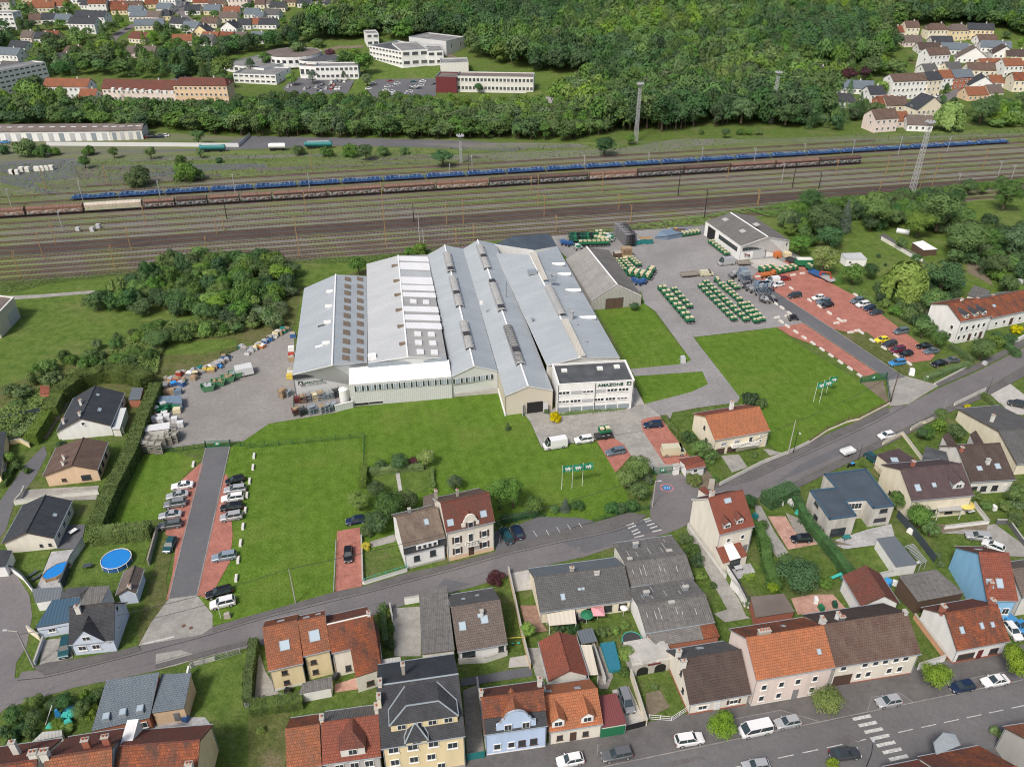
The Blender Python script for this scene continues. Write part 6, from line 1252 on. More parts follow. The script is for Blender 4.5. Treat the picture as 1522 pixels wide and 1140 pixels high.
shd('small red tiled roof area at the end of the patchwork roof',[s8(1372,757),s8(1478,742),s8(1440,652),s8(1345,668)],[2.95,2.95,3.5,3.5],Ad,None,name='roof_annex',cat='shed')
H('low beige house with dark brown roof and dirty white gable on the main road',(1025.3,1047.4),(1116.8,1031.6),(1016.8,979),((1023,1066),1047.5),pch=38,roof=AO,rf2=Bj,wall=AR,pln_=(AL,.5),wns=((Bz,.22,1.5,1.5,1.,'shb'),(Bz,.48,1.4,1.,2.2,'dw'),(Bz,.76,1.6,1.5,1.,D9),('l',.45,4.6,.5,1.2,Cu),('l',.3,2.2,.6,1.,Cu)),chim=((.02,.42,.7,.8,.5),(.02,.62,.5,.8,.5)),sky=((.5,.3,1.1,.8,Ct),))
H('two storey pink house with bright orange roof and triple chimney',(1124.2,1011.6),(1242,991.6),(1107.4,948.4),((1114,1052),1011),pch=36,roof=AY,rf2=Ad,wall=Bp,pln_=(Ab,.3),wns=((Bz,(.12,.35,.57,.8),4.4,.95,1.3),(Bz,(.12,.35,.8),1.7,.95,1.3),(Bz,.58,1.3,1.,2.2,'dg')),chim=((.24,.53,.7,1.9,.7,AZ),),sky=((.85,.42,.6,.8),(.6,.5,.5,.7,Ct)),vrg=AP)
H('long cream house with brown roof and row of blue framed windows',(1242,991.6),(1369.4,971.6),(1229.4,927.4),((1261,1023),991),pch=34,roof=As,rf2=AO,wall=AR,pln_=(AL,.4),wns=((Bz,(.1,.36,.49,.61,.74,.86),4.5,1.1,1.3),(Bz,(.32,.44,.70,.83),1.9,1.,1.3),(Bz,.13,1.3,3.2,2.6,'gb')),chim=((.23,.62,.4,.5,1.,Aa),(.24,.55,.5,.9,.4,'w_darkgrey'),(.97,.5,.3,.5,.8,By),(.01,.55,.8,.5,1.2,Ab)))
H('white house with rusty orange roof, grey slate gable and brown shutters',(1423,967.4),(1502,952.6),(1404,911.6),((1412,989),967),pch=38,roof=Ad,rf2=Ai,wall=Aa,pln_=(AL,.5),wns=((Bz,(.15,.32),1.5,1.5,1.3,Ct),(Bz,.52,1.3,1.,2.1,'dr'),(Bz,.8,1.5,1.6,1.3,Ct)),sky=((.2,.5,.7,1.1),(.58,.52,.6,1.),(.78,.5,.6,.8)),chim=((.03,.6,.7,.6,.9,AL),(.93,.55,.7,.6,.8,AL)))
H('sky blue house with red tiled roof and two roof windows',(1467.4,892.2),(1514,893.5),(1443.8,820.6),5.4,pch=36,roof=Br,rf2=Ai,wall='w_sky',wns=((Bz,.35,2.6,2.2,1.6,D8),(Bz,.8,2.6,1.2,1.5)),sky=((.18,.35,1.1,1.6),(.50,.36,1.1,1.6),(.4,.5,1.2,.6,Ct)),chim=((.08,.1,-1.8,.6,.6,AL),))
H('brick brown tiled house at the right margin behind the blue one',(1520,888),(1600,876),(1505,846),5.,pch=34,roof=AI,wall=Ab)
mz_=hof((1231.9,800),772)
mp=[(1232.9,771.7),(1273.2,766),(1257.5,744.4),(1288,742.4),(1297.9,755.2),(1329.4,751.2),(1287.4,696),(1224.8,704.1),(1243,724.3),(1203.7,728.3)]
def pfl(label,pp,h,wlm,rfm,cope,name=Bh,cat=Bh,wns=(),par=.3):
 P=[G(p,h)for p in pp];o=Vec((P[0].x,P[0].y,0));root=thg(name,label,cat,o);Q=[p-o for p in P];n=len(Q);b=MB();cp=MB()
 for i in rg(n):
  a,c=Q[i],Q[(i+1)%n];b.qud([(a.x,a.y,-.5),(c.x,c.y,-.5),(c.x,c.y,h),(a.x,a.y,h)]);d=(c-a);d.normalize();nn=Vec((-d.y,d.x,0))
  cp.slb([a+Vec((0,0,.06))-nn*.05,c+Vec((0,0,.06))-nn*.05,c+Vec((0,0,.06))+nn*.3,a+Vec((0,0,.06))+nn*.3],.28)
 b.bld(Cc,M[wlm],root);cp.bld('coping',M[cope],root);r=MB();r.face([(q.x,q.y,h-.22)for q in Q],0,[(q.x,q.y)for q in Q]);r.bld(BL,M[rfm],root)
 for q in wns:
  i,uu,z,ww,hh=q[:5];st=q[5]if len(q)>5 else Cu;a,c=Q[i],Q[(i+1)%n];d=c-a;m=a+d*uu;awn(root,(m.x,m.y,z),mth.atan2(d.y,d.x),ww,hh,st)
 return root
pfl('modern pale concrete house with dark blue flat roof and inner courtyard',mp,mz_,DL,B9,Cv,wns=((0,.45,1.2,3.2,2.),(4,.55,4.,1.6,.9),(4,.5,1.6,2.6,.8),(1,.4,1.5,1.4,2.2),(2,.5,3.5,3.,1.6,'bd'),(9,.4,4.2,1.6,.7),(9,.5,1.6,1.4,.9)))
H('cream house with plum tiled roof, dormer and pergola beside the modern house',(1355.9,744.6),(1448.5,735.9),(1334.6,697.3),5.4,pch=30,roof=Cp,rf2=Cp,wall=Ae,wns=((Bz,(.4,.7),1.5,1.6,1.4,Cu),('l',.35,3.6,1.,1.2,Cu),('l',.6,1.5,.7,.9,Cu)),sky=((.16,.38,1.1,1.4),(.43,.42,.8,.9)),dorm=((.78,.25,2.4,1.3,BP,Cp,By),),chim=((.27,.62,.5,.6,.6,AL),))
shd('plum tiled wing with roof window at the street side of the cream house',[t5(470,815),t5(630,820),t5(668,772),t5(485,655),t5(315,700)],[5.,5.,4.2,3.4,3.6],Cp,Ae,name='house_wing',cat=Bh)
g=G(t5(452,748),4.2);skylight(None,g.x,g.y,4.35,R(10),1.5,1.3)
sk_=[o for o in COL.objects if o.name.startswith(Cy)and o.parent is None][-1];tag(sk_,'single roof window on the plum roofed street side wing',Cy)
H('second plum roofed house with three rear roof lights further right',(1443.7,716.6),(1510.2,712.7),(1424,662),3.6,pch=27,roof=AO,rf2=Cp,wall=Ab,wns=((Bz,(.12,.35,.62),1.4,1.3,1.3,Cu),(Bz,.85,1.2,1.,2.,'dw')),sky=((.3,.35,1.1,1.),(.72,.38,1.1,1.2)),chim=((.52,.28,-1.,.7,.7,By),(.05,.5,.4,.6,.6,AL)),wd=13)
shd('black flat roofed block between the two plum roofs',[t5(665,765),t5(880,768),t5(852,682),t5(692,638)],[3.6,4.4,4.4,3.6],BJ,Ab,name='annex',cat=Bh)
for i,(x,y,x2,y2)in en(((825,560,945,640),(1035,545,1140,610))):
 shd('%s small plum roofed dormer pointing at the street'%(D5 if i==0 else'right'),[t5(x2-70,y2+15),t5(x2,y2),t5(x+45,y-30),t5(x,y)],[5.2,5.2,5.4,5.4],AO,Ab,name='dormer_block',cat='dormer')
H('cream gabled house with wide grey brown roof at the right edge',(1512,690),(1580,684),(1475.5,641.3),3.2,pch=22,roof=Bj,rf2=Bj,wall=Ae,chim=((.2,.6,.6,.5,.7),),wd=22)
H('cream house with smooth orange roof, balcony and two garages',(1063,654.6),(1145,640),(1050.4,617.9),((1140,666),642),pch=28,roof=AY,rf2=Br,wall=Ae,wns=((Bz,(.17,.42),3.,1.5,1.1,'s'),(Bz,.68,2.9,1.,1.5),(Bz,(.87,),3.4,.8,.5),(Bz,.87,1.9,.8,.7),(Bz,(.12,.34),.9,2.2,1.7,'gb'),('l',.35,1.9,.9,.8,Cu),('l',.5,4.3,.7,.9,Cu)),chim=((.58,.72,.9,.8,.6,Aa),),vrg=AY)
o=thg(DZ,'curved pale balcony on the front of the cream garage house',DZ,G(t6(655,600)),R(12));b=MB();b.box((0,.9,2.2),(6.5,1.5,.18));b.bld('slab',M[Ab],o)
for k in rg(14):bxo('baluster',(-3.1+k*.48,.2,2.75),(.1,.08,.9),M[Ab],o)
bxo(Da,(0,.2,3.25),(6.6,.14,.1),M[Ab],o)
H('tiny white gatehouse with red tiled hipped roof beside the entrance',(1020.5,698),(1049.5,693),(1017,689.5),2.6,pch=28,roof=Br,wall=Aa,name='gatehouse',cat=D0,wns=((Bz,.5,1.6,1.,.9),),wd=4.,vrg=Br)
g=G(s5(1062,495));o=thg('gate_pillar','thick white pillar at the right end of the green sliding gate','pillar',g,R(12));bxo('pillar_body',(0,0,1.2),(1.3,.9,2.4),M[Aa],o);bxo('pillar_cap',(0,0,2.48),(1.5,1.1,.14),M[Bg],o)
TH_=H('tall cream house with red roof, two small dormers and orange porch',(1069.5,794.9),(1122,781.8),(1052.4,740.4),((1020,780.8),742),pch=40,E=(1028,741.5),roof=Br,rf2=Ai,wall=AR,wns=((Bz,(.3,.74),4.6,.8,1.1),(Bz,.9,1.2,.9,2.,'dg')),dorm=((.25,.12,1.5,1.1,BP,Ai,Ab),(.62,.16,1.5,1.1,BP,Ai,Ab)),sky=((.5,.82,1.4,.9),),chim=((.18,.58,.5,.8,.6),),vrg=By)
shd('orange porch roof with white glazed middle in front of the tall cream house',[t3(322,730),t3(502,672),t3(440,560),t3(266,605)],[2.4,2.4,3.4,3.4],Br,AR,name='porch',cat='porch',wns=((0,.5,1.2,2.4,2.,Cu),))
q_=[G(t3(*p),z)for p,z in(((372,712),2.75),((452,690),2.75),((388,578),3.5),((325,595),3.5))];b=MB();b.slb([q-Vec((q_[0].x,q_[0].y,0))+Vec((0,0,.12))for q in q_],.1);tag(b.bld('porch_glazing',M[AA],None,(q_[0].x,q_[0].y,0)),'white translucent panel set in the orange porch roof','roof panel')
shd('small orange lean-to roof at the street corner of the tall cream house',[t3(215,235),t3(245,225),t3(185,160),t3(140,182)],[4.5,4.5,3.4,3.4],Br,AR,name=CW,cat=AU)
H('white two storey garden house with red brown roof right of the large round tree',t4(290,1020),t4(150,788),t4(330,715),3.6,pch=30,roof=Ai,wall=Aa,name='garden_house',cat=AU,wns=((Ct,.5,1.8,.9,1.6,Cu),(Ct,.85,1.3,.9,1.2,Cu)),wd=7.2)
shd('dark barn with mossy corrugated fibre roof in front of the blue gable',[t4(722,985),t4(1072,920),t4(858,740),t4(578,792)],[3.2,3.2,4.4,4.4],Bb,Be,name='barn',cat='barn')
shd('grey boarded terrace roof beside the sun loungers',[t4(557,722),t4(722,700),t4(547,488),t4(410,507)],2.6,A6,Aa,name='terrace_roof',cat=D1)
o=thg(D1,'open slatted grey pergola next to the boarded terrace roof',D1,G(t4(650,560)),R(-62))
a_,b_=G(t4(620,560),2.5),G(t4(740,700),2.5)
for i in rg(16):
 t=i/15;p0=G(t4(628+115*t,565+140*t),2.5)-Vec((*o.location.xy,0));p1=G(t4(690+100*t,550+120*t),2.5)-Vec((*o.location.xy,0));b=MB();cs,sn=mth.cos(R(62)),mth.sin(R(62));rr=lambda p:Vec((p.x*cs-p.y*sn,p.x*sn+p.y*cs,p.z))
 b.tub(rr(p0),rr(p1),.07,4);b.bld('slat',M[Ap],o)
for p in((628,565),(743,705),(690,550),(790,670)):
 q=G(t4(*p),2.5)-Vec((*o.location.xy,0));q=rr(q);b=MB();b.tub((q.x,q.y,0),(q.x,q.y,2.5),.08,4);b.bld(DO,M[Ap],o)
shd('dark flat garage roof between the gardens and the pink paved yard',[t3(562,1128),t3(850,1085),t3(770,950),t3(522,975)],2.7,AM,AL,name=Cf,cat=Cf)
shd('pale glazed carport with ribbed roof and white posts behind the plum house',[t4(880,305),t4(1060,295),t4(1020,212),t4(835,225)],[2.5,2.5,2.9,2.9],Bx,None,name='carport',cat='carport',posts=Ac)
g=G(t4(1080,245),2.4);o=thg(Du,'round yellow parasol beside the pale carport',Du,(g.x,g.y,0));b=MB()
for i in rg(10):a,c=2*mth.pi*i/10,2*mth.pi*(i+1)/10;b.face([(1.9*mth.cos(a),1.9*mth.sin(a),2.3),(1.9*mth.cos(c),1.9*mth.sin(c),2.3),(0,0,2.9)])
b.bld('canopy',mk(Dv,plain(Dv,(.62,.48,.13),.8)),o);b=MB();b.tub((0,0,0),(0,0,2.85),.05,5);b.bld('mast',M[Ac],o)
zV=hof((735.8,819.8),776)
VC=H('cream villa with red mansard roof, ornate curved gable and shuttered windows',(663.1,791.9),(735.8,775.2),(654.2,747.2),zV,pch=52,roof=Ai,rf2=As,wall=AR,pln_=(B6,1.),vrg=Ab,wd=10.5,sky=((.12,.3,1.2,1.2),(.80,.34,1.2,1.2)),wns=((Bz,(.2,.8),5.,1.1,1.6,D9),(Bz,.5,4.8,1.,2.1,D8),(Bz,(.2,.8),2.2,1.1,1.5,D9),(Bz,.5,1.5,1.1,2.4,'d'),('r',(.3,.7),4.9,1.,1.5),('r',(.3,.7),2.,1.,1.5)),chim=((.03,.8,-1.,.5,.7,AZ),(.42,.6,-.2,.4,.4,AZ)))
zv=VC[D7];og=ornate(VC,VC[D3]*.5,VC[D3]*.36,3.6,AR,Ab,zb=zv-.7);awn(VC[BX],(VC[D3]*.5,.12,zv+.55),0,1.1,1.4,D9)
b=MB()
for s in(-1,1):b.slb([(0,0,0),(0,3.2,0),(s*1.8,1.4,-1.6),(s*1.8,0,-1.6)],.1)
b.bld('gable_roof',M[Ai],VC[BX],(VC[D3]*.5,.4,zv+2.6));bl=MB();bl.box((VC[D3]*.5,-.35,3.6),(2.6,1.1,.2));bl.bld(DZ,M[Ab],VC[BX])
for k in rg(9):bxo('baluster',(VC[D3]*.5-1.2+k*.3,-.82,4.1),(.07,.06,.9),M[At],VC[BX])
bxo(Da,(VC[D3]*.5,-.82,4.55),(2.6,.1,.08),M[At],VC[BX])
WH=H('white two storey house with weathered taupe roof attached to the cream villa',(599.5,814.3),(662,798.6),(651,753),((605,848.9),815),pch=36,roof=C3,wall=Aa,pln_=(Dm,.5),wns=((Bz,.28,2.2,1.1,1.3,Cu),(Bz,.7,2.5,1.1,1.4,Cu)),sky=((.66,.62,.8,1.1),),chim=((.35,.6,.3,.5,.5,AP),))
b=MB();b.slb([(0,-.12,WH[D7]-1.7),(WH[D3],-.12,WH[D7]-1.7),(WH[D3],.25,WH[D7]-.05),(0,.25,WH[D7]-.05)],.12);b.bld('slate_skirt',M[AJ],WH[BX])
b=MB();b.box((0,0,0),(4.2,.4,1.));d_=b.bld('dormer_band',M[Ac],WH[BX],(WH[D3]*.55,-.1,WH[D7]-.6))
for k in rg(4):bxo(BV,(-1.5+k*1.,-.22,0),(.55,.08,.7),M[B2],d_)
shd('pinkish lean-to roof behind the white street house',[s4(620,520),s4(720,505),s4(700,412),s4(622,440)],[3,3,3.6,3.6],AI,Ab,name=CW,cat=AU)
zR=hof((1416.4,512.5),478.5)
H('white two storey house with orange roof and three pointed dormers at the right',(1428.7,478.2),(1475,469.5),(1391.8,455),zR,pch=24,roof=Ad,wall=Aa,wns=((Bz,(.1,.28,.5,.68,.86),4.6,1.,1.4),(Bz,(.1,.28,.68),1.8,1.,1.4),(Bz,(.48,.86),1.3,1.,2.2,'d'),('l',.2,4.2,1.,1.3),('l',.18,1.8,1.,1.3)),dorm=((.22,.12,1.4,1.1,BP,AJ,Ae),(.52,.12,1.4,1.1,BP,AJ,Ae),(.78,.12,1.4,1.1,BP,AJ,Aa)),chim=((.5,.55,.5,.6,.6),(.9,.45,.6,.6,.6,AL)))
H('long white house with patchy red and grey roof right of the pointed dormers',(1474,473),(1545,458),(1470.8,442),4.2,pch=28,roof=Ad,rf2=Bb,wall=Aa,wns=((Bz,(.15,.32,.66),1.8,1.1,1.1,D8),(Bz,.48,1.4,1.2,2.2,'d')),sky=((.2,.55,1.,.8),),chim=((.3,.5,.5,.7,.6,AL),))
shd('tiny white outbuilding left of the white row',[t7(640,545),t7(695,555),t7(715,480),t7(650,465)],2.6,AI,Aa)
shd('small white hut with pale mono-pitch roof in the meadow',[r2(518,705),r2(638,706),r2(600,668),r2(487,672)],[2.7,2.7,3.3,3.3],BZ,Aa,name=D0,cat=D0,wns=((0,.2,1.6,.5,.5,Cu),))
shd('allotment shelter with white sheet roof and dark walls',[r2(955,655),r2(1035,650),r2(950,600),r2(890,612)],[2.4,2.4,2.8,2.8],AA,Be,name=D0,cat=D0)
shd('long low allotment roof beside the greenhouse',[r2(920,690),r2(960,700),r2(770,600),r2(712,570)],1.6,Bb,Ab)
shd('dark ramped garden roof left of the chimneys at the right edge',[t7(1000,340),t7(1140,360),t7(1200,300),t7(1060,250)],[2.6,3,3,2.6],Bb,Ab)
g=G(r2(835,560));o=thg(Dn,'white tunnel greenhouse in the allotments',Dn,g,R(-30));b=MB();b.tub((-2.2,0,.7),(2.2,0,.7),1.,12);b.bld(DI,M[By],o)
P35=[G((31,471.5)),G((2.5,503)),G((-70,500)),G((-40,462))];h35=hof((31,471.5),442)
fbk('pale flat roofed hall with roller door at the left edge',[P35[2],P35[1],P35[0],P35[3]],h35,'w_beige',AM,.3,'hall','hall',wns=((1,.72,2.,5.5,4.,'gw'),),coping=Ac)
shd('tiny red roofed hut in the brambles at the left',[r7(278,120),r7(355,122),r7(350,65),r7(285,62)],[1.8,1.8,2.4,2.4],Br,Cr,name=D0,cat=D0)
shd('slatted dark shed roof behind the charcoal bungalow',[r7(905,165),r7(990,160),r7(1012,78),r7(932,75)],2.3,A6,Cr)
shd('light lean-to roof along the side of the charcoal bungalow',[r7(790,370),r7(845,370),r7(893,218),r7(838,222)],[2.1,2.1,2.6,2.6],Bc,Ab,name=CW,cat=AU)
shd('dark roofed house end with yellow trim at the left edge',[(-45,700),(0,707),(9,642),(-30,636)],[3.5,3,3,3.5],Af,AD,name=Bh,cat=Bh,wns=((1,(.3),1.4,1.2,1.4),))
shd('dark hedge side roof at the left margin under the slate bungalow',[(-30,845),(7,842),(18,818),(-20,815)],2.6,Af,Aa,name=Cf,cat=Cf)
H('orange roof with grey gable wall at the bottom right corner',t2(1372,852),t2(1700,800),t2(1560,1080),5.2,pch=34,roof=Ak,rf2=Ad,wall=Dm,wd=13)
H('orange roofed house with white scrolled gable at the bottom edge',t2(905,1045),t2(1200,985),t2(960,1240),4.8,pch=34,roof=Ad,rf2=Ak,wall=Aa,wd=12)
H('dark rusty roofed house end cut by the bottom edge',t2(770,1065),t2(905,1040),t2(700,1220),4.6,pch=34,roof=Ai,wall=Aa,wd=11)
H('low roofed house with white chimney at the bottom edge',t2(520,1135),t2(770,1085),t2(640,1240),4.4,pch=34,roof=Ai,wall=Aa,wd=11)
b=MB();b.slb([(0,0,0),(4.4,0,0),(4.2,1.2,1.),(2.2,1.6,1.9),(.3,1.2,1.)],.25);g=G(t2(905,1050),5.2);tag(b.bld('zinc_gable_cap',M[AP],None,g,(0,0,R(20))),'pale zinc cap on the scrolled gable at the bottom edge',BP)
o=thg('stone_outbuilding','low pale stone outbuilding with two dark arches and flat terrace',AU,G(s8(890,1010)),R(12))
b=MB();b.box((3.6,2.5,1.35),(7.2,5,2.7));b.bld(Cc,M[Co],o);b=MB();b.box((3.6,2.6,2.78),(6.4,4.2,.1));b.bld('terrace',M[Av],o)
for i,x in en((1.8,4.9)):
 b=MB();pts=[(-1,0),(1,0),(1,1.1)]+[(mth.cos(t),1.1+.9*mth.sin(t))for t in np.linspace(.2,2.94,8)]+[(-1,1.1)];b.face([(px,-.03,pz)for px,pz in pts]);b.bld('arch',M[Au],o,(x,0,0))
bxo('sign_board',(3.7,-.08,2.35),(2.2,.08,.35),M[BE],o)
#distant town
_fh={}
def fho(K_,xl,xr,yb,wlm=Ae,rfm=As,st=1,yaw=8,dep=10.5,pch=35,label='',hip=0,grp=None,wfac=1.,gable_front=False):
 p=K_((xl+xr)/2,yb);g=GT(p);Z=g.y*c_+(HC-g.z)*s_;Wd=(xr-xl)/3.805*Z/FOC*1.08
 if gable_front:Wd,dep_=Wd,10
 h=3.5*st;L,D=(Wd,dep);rz=R(yaw);root=thg(Bh,label,Bh,(g.x,g.y,g.z),rz,grp)
 zr=h+D/2*mth.tan(R(pch));x0,x1=-L/2,L/2;o_=.35;hp=min(hip,L*.4)
 if gable_front:
  zr=h+L/2*mth.tan(R(pch));rb=MB();rb.slb([(x0-o_,-o_,h-.2),(0,-o_,zr),(0,D,zr),(x0-o_,D,h-.2)],.15);rb.slb([(0,-o_,zr),(x1+o_,-o_,h-.2),(x1+o_,D,h-.2),(0,D,zr)],.15);rb.bld(BL,M[rfm],root)
  w=MB();w.face([(x0,0,-3),(x1,0,-3),(x1,0,h),(0,0,zr-.2),(x0,0,h)]);w.qud([(x1,0,-3),(x1,D,-3),(x1,D,h),(x1,0,h)]);w.qud([(x0,D,-3),(x0,0,-3),(x0,0,h),(x0,D,h)]);w.bld(Cc,M[wlm],root)
 else:
  rb=MB();rb.slb([(x0-o_,-o_,h-.2),(x1+o_,-o_,h-.2),(x1+o_-hp,D/2,zr),(x0-o_+hp,D/2,zr)],.15);rb.slb([(x1+o_,D+o_,h-.2),(x0-o_,D+o_,h-.2),(x0-o_+hp,D/2,zr),(x1+o_-hp,D/2,zr)],.15)
  if hp:rb.slb([(x0-o_,D+o_,h-.2),(x0-o_,-o_,h-.2),(x0-o_+hp,D/2,zr)],.15);rb.slb([(x1+o_,-o_,h-.2),(x1+o_,D+o_,h-.2),(x1+o_-hp,D/2,zr)],.15)
  rb.bld(BL,M[rfm],root);w=MB();w.qud([(x0,0,-3),(x1,0,-3),(x1,0,h),(x0,0,h)])
  if hp:w.qud([(x1,0,-3),(x1,D,-3),(x1,D,h),(x1,0,h)]);w.qud([(x0,D,-3),(x0,0,-3),(x0,0,h),(x0,D,h)])
  else:w.face([(x1,0,-3),(x1,D,-3),(x1,D,h),(x1,D/2,zr-.2),(x1,0,h)]);w.face([(x0,D,-3),(x0,0,-3),(x0,0,h),(x0,D/2,zr-.2),(x0,D,h)])
  w.bld(Cc,M[wlm],root)
 n=max(2,int(L/2.8));fm,pm=wms(1.3,1.4,D8)
 for s in rg(st):
  for i in rg(n):q=link(BG,fm,root,(x0+L*(i+.5)/n,0,1.8+3.5*s));link(BV,pm,q)
 for sx,rr in((x1,mth.pi/2),(x0,-mth.pi/2)):
  q=link(BG,fm,root,(sx,D*.35,1.55+2.8*(st-1)),(0,0,rr));link(BV,pm,q)
  if st>1 or zr-h>2:q=link(BG,fm,root,(sx,D*.5,h+.4),(0,0,rr));link(BV,pm,q)
 zc=zr-.4;chimney(root,L*.22 if not gable_front else.8,D*.5,zr+.8,zc-.8,.7,.6,Ab,0);return root
TL=[(q1,165,300,72,Ae,Ak,1,10,'cream house with orange roof at the top left'),(q1,0,62,66,Ab,As,2,5,'brown roofed house at the very top left corner'),(q1,515,602,76,Aa,Ad,2,8,'white house with rusty roof right of the dark conifers'),(q1,430,600,152,Aa,Af,2,-8,'long white row house with charcoal roof and dormers'),(q1,398,545,192,Aa,Af,2,-8,'white double house with charcoal and red roof below the long row'),(q1,725,832,248,Ae,Ai,1,-20,'cream house with red brown roof by the winding road'),(q1,740,850,122,AR,Ao,1,6,'cream house with blue grey hipped roof'),(q1,905,966,118,AD,Af,1,0,'small yellow house with dark hip roof'),(q1,775,920,172,Ae,Ao,1,12,'long low house with blue grey roof'),(q1,905,1000,50,Aa,AI,2,-12,'white gabled house above the road bend'),(q1,885,965,78,Ab,Ao,1,-12,'blue grey roofed house left of the road bend'),(q1,958,1042,162,Aa,Af,1,-14,'white house with slate roof beside the main lane'),(q1,1030,1118,186,Aa,Ao,1,-14,'white house with blue grey roof nearest the lane'),(q1,1052,1130,88,Aa,Af,1,4,'white house with steep dark roof in the upper estate'),(q1,1095,1182,210,AD,Af,1,-10,'yellow gabled house at the foot of the estate'),(q1,1142,1225,160,Ae,As,1,-5,'cream house with brown roof above the yellow one'),(q1,1158,1242,88,AD,Ao,1,3,'yellow house with solar panels on blue grey roof'),(q1,1245,1338,130,Ae,AI,1,3,'cream house with taupe roof in the estate centre'),(q1,1270,1352,98,AR,Ak,1,3,'pale house with bright orange roof and solar panels'),(q1,1250,1340,188,Aa,Af,1,-12,'white gabled house with dark roof left of the big trees'),(q1,1385,1462,108,Aa,Ao,1,0,'white house with slate blue roof right of the orange one'),(q1,1098,1182,42,Bp,Ad,1,2,'pink house with red brown roof on the top row'),(q1,1188,1262,50,Ae,As,1,2,'cream house with brown roof on the top row'),(q1,1298,1400,48,Bp,Ad,2,2,'pinkish double house on the top row'),(q1,1470,1560,168,Aa,Af,1,0,'white house with blue black roof by the wood edge'),(q1,365,472,330,Aa,As,1,3,'white house with brown hipped roof among the trees'),(q1,50,150,300,Aa,Af,1,-12,'small white house with dark roof and porch at the left'),(q1,-30,120,372,Aa,Ao,2,-15,'large white house with grey roof near the left edge'),(q1,0,100,420,Aa,Bj,1,-12,'white low house above the apartment block'),(q1,310,400,372,Aa,AJ,1,0,'slate roofed cottage half hidden by trees'),(q1,1130,1200,262,Ab,Bj,1,-10,'grey roofed cottage under the estate'),(q1,985,1085,262,Bp,Ak,1,8,'low house with orange roof among the garden trees'),(q1,270,505,560,Aa,Ak,2,-3,'large white house with orange roof right of the apartment block'),(q1,455,540,585,Aa,Ak,1,-3,'small orange roofed annex behind the tree belt'),(q2,0,50,52,Ae,As,1,0,'brown roofed house right of the top lane'),(q2,85,165,70,Ae,AJ,1,0,'cream house with dark slate roof near the top'),(q2,165,222,40,AD,As,1,0,'yellow house next to the top lane'),(q2,240,308,46,Aa,Af,1,0,'white house with charcoal roof right of the top lane'),(q2,400,500,55,Ae,AJ,1,0,'long cream terrace with dark roof at the wood edge'),(q2,470,560,66,Ae,As,1,0,'brown roofed terrace at the wood edge'),(q2,600,672,45,Ae,Ad,1,0,'last rusty roofed house before the wood'),(q2,48,130,112,Aa,Bj,1,-5,'grey roofed house above the white school'),(q2,18,92,162,AD,Af,1,-8,'yellow house with blue black roof by the trees'),(q2,0,40,128,Aa,Ao,1,-5,'white house with blue grey roof behind the trees'),(q2,560,640,16,Ae,As,1,0,'cream house cut by the top edge near the wood'),(q1,1450,1530,48,Ab,AI,1,0,'taupe roofed house cut by the top edge'),(q1,560,640,22,Ab,Ad,1,0,'rusty roofed house cut by the top edge at left'),(q1,300,385,60,Bp,Ak,1,6,'pinkish house with orange roof beside the cream one')]
for(K_,a,b,y,wm,rm,st,yw,lb)in TL:fho(K_,a,b,y,wm,rm,st,yw,label=lb,hip=2.5 if 'hip'in lb else 0,gable_front='gabled'in lb)
_rs=random.Random(4);_n=0
for(x0,x1,y0,y1,nx,ny)in((450,900,20,50,5,1),(620,900,60,110,3,1),(1190,1522,-30,15,8,1),(850,1190,-20,20,6,1),(520,850,-25,10,7,1),(150,500,-20,20,6,1),(1130,1500,225,225,4,1),(1350,1520,135,150,3,1),(700,900,300,310,2,1),(120,330,210,230,3,1),(170,400,110,125,3,1)):
 for i in rg(nx):
  x=x0+(x1-x0)*(i+.5)/nx+_rs.uniform(-12,12);w_=_rs.uniform(60,85);wm_,rm_=_rs.choice(((Ae,As),(Aa,Ao),(AD,Ad),(Aa,Af),(Bp,AI),(Ab,Ak)))
  fho(q1,x-w_/2,x+w_/2,y0+(y1-y0)*_rs.random()+22,wm_,rm_,1,_rs.uniform(-15,15),label='estate house on the upper left hillside with %s roof, %s walls'%({As:'brown',Ao:'blue grey',Ad:'rusty',Af:'charcoal',AI:'taupe',Ak:Ca}[rm_],wm_[2:]),grp='estate houses on the upper left hillside')
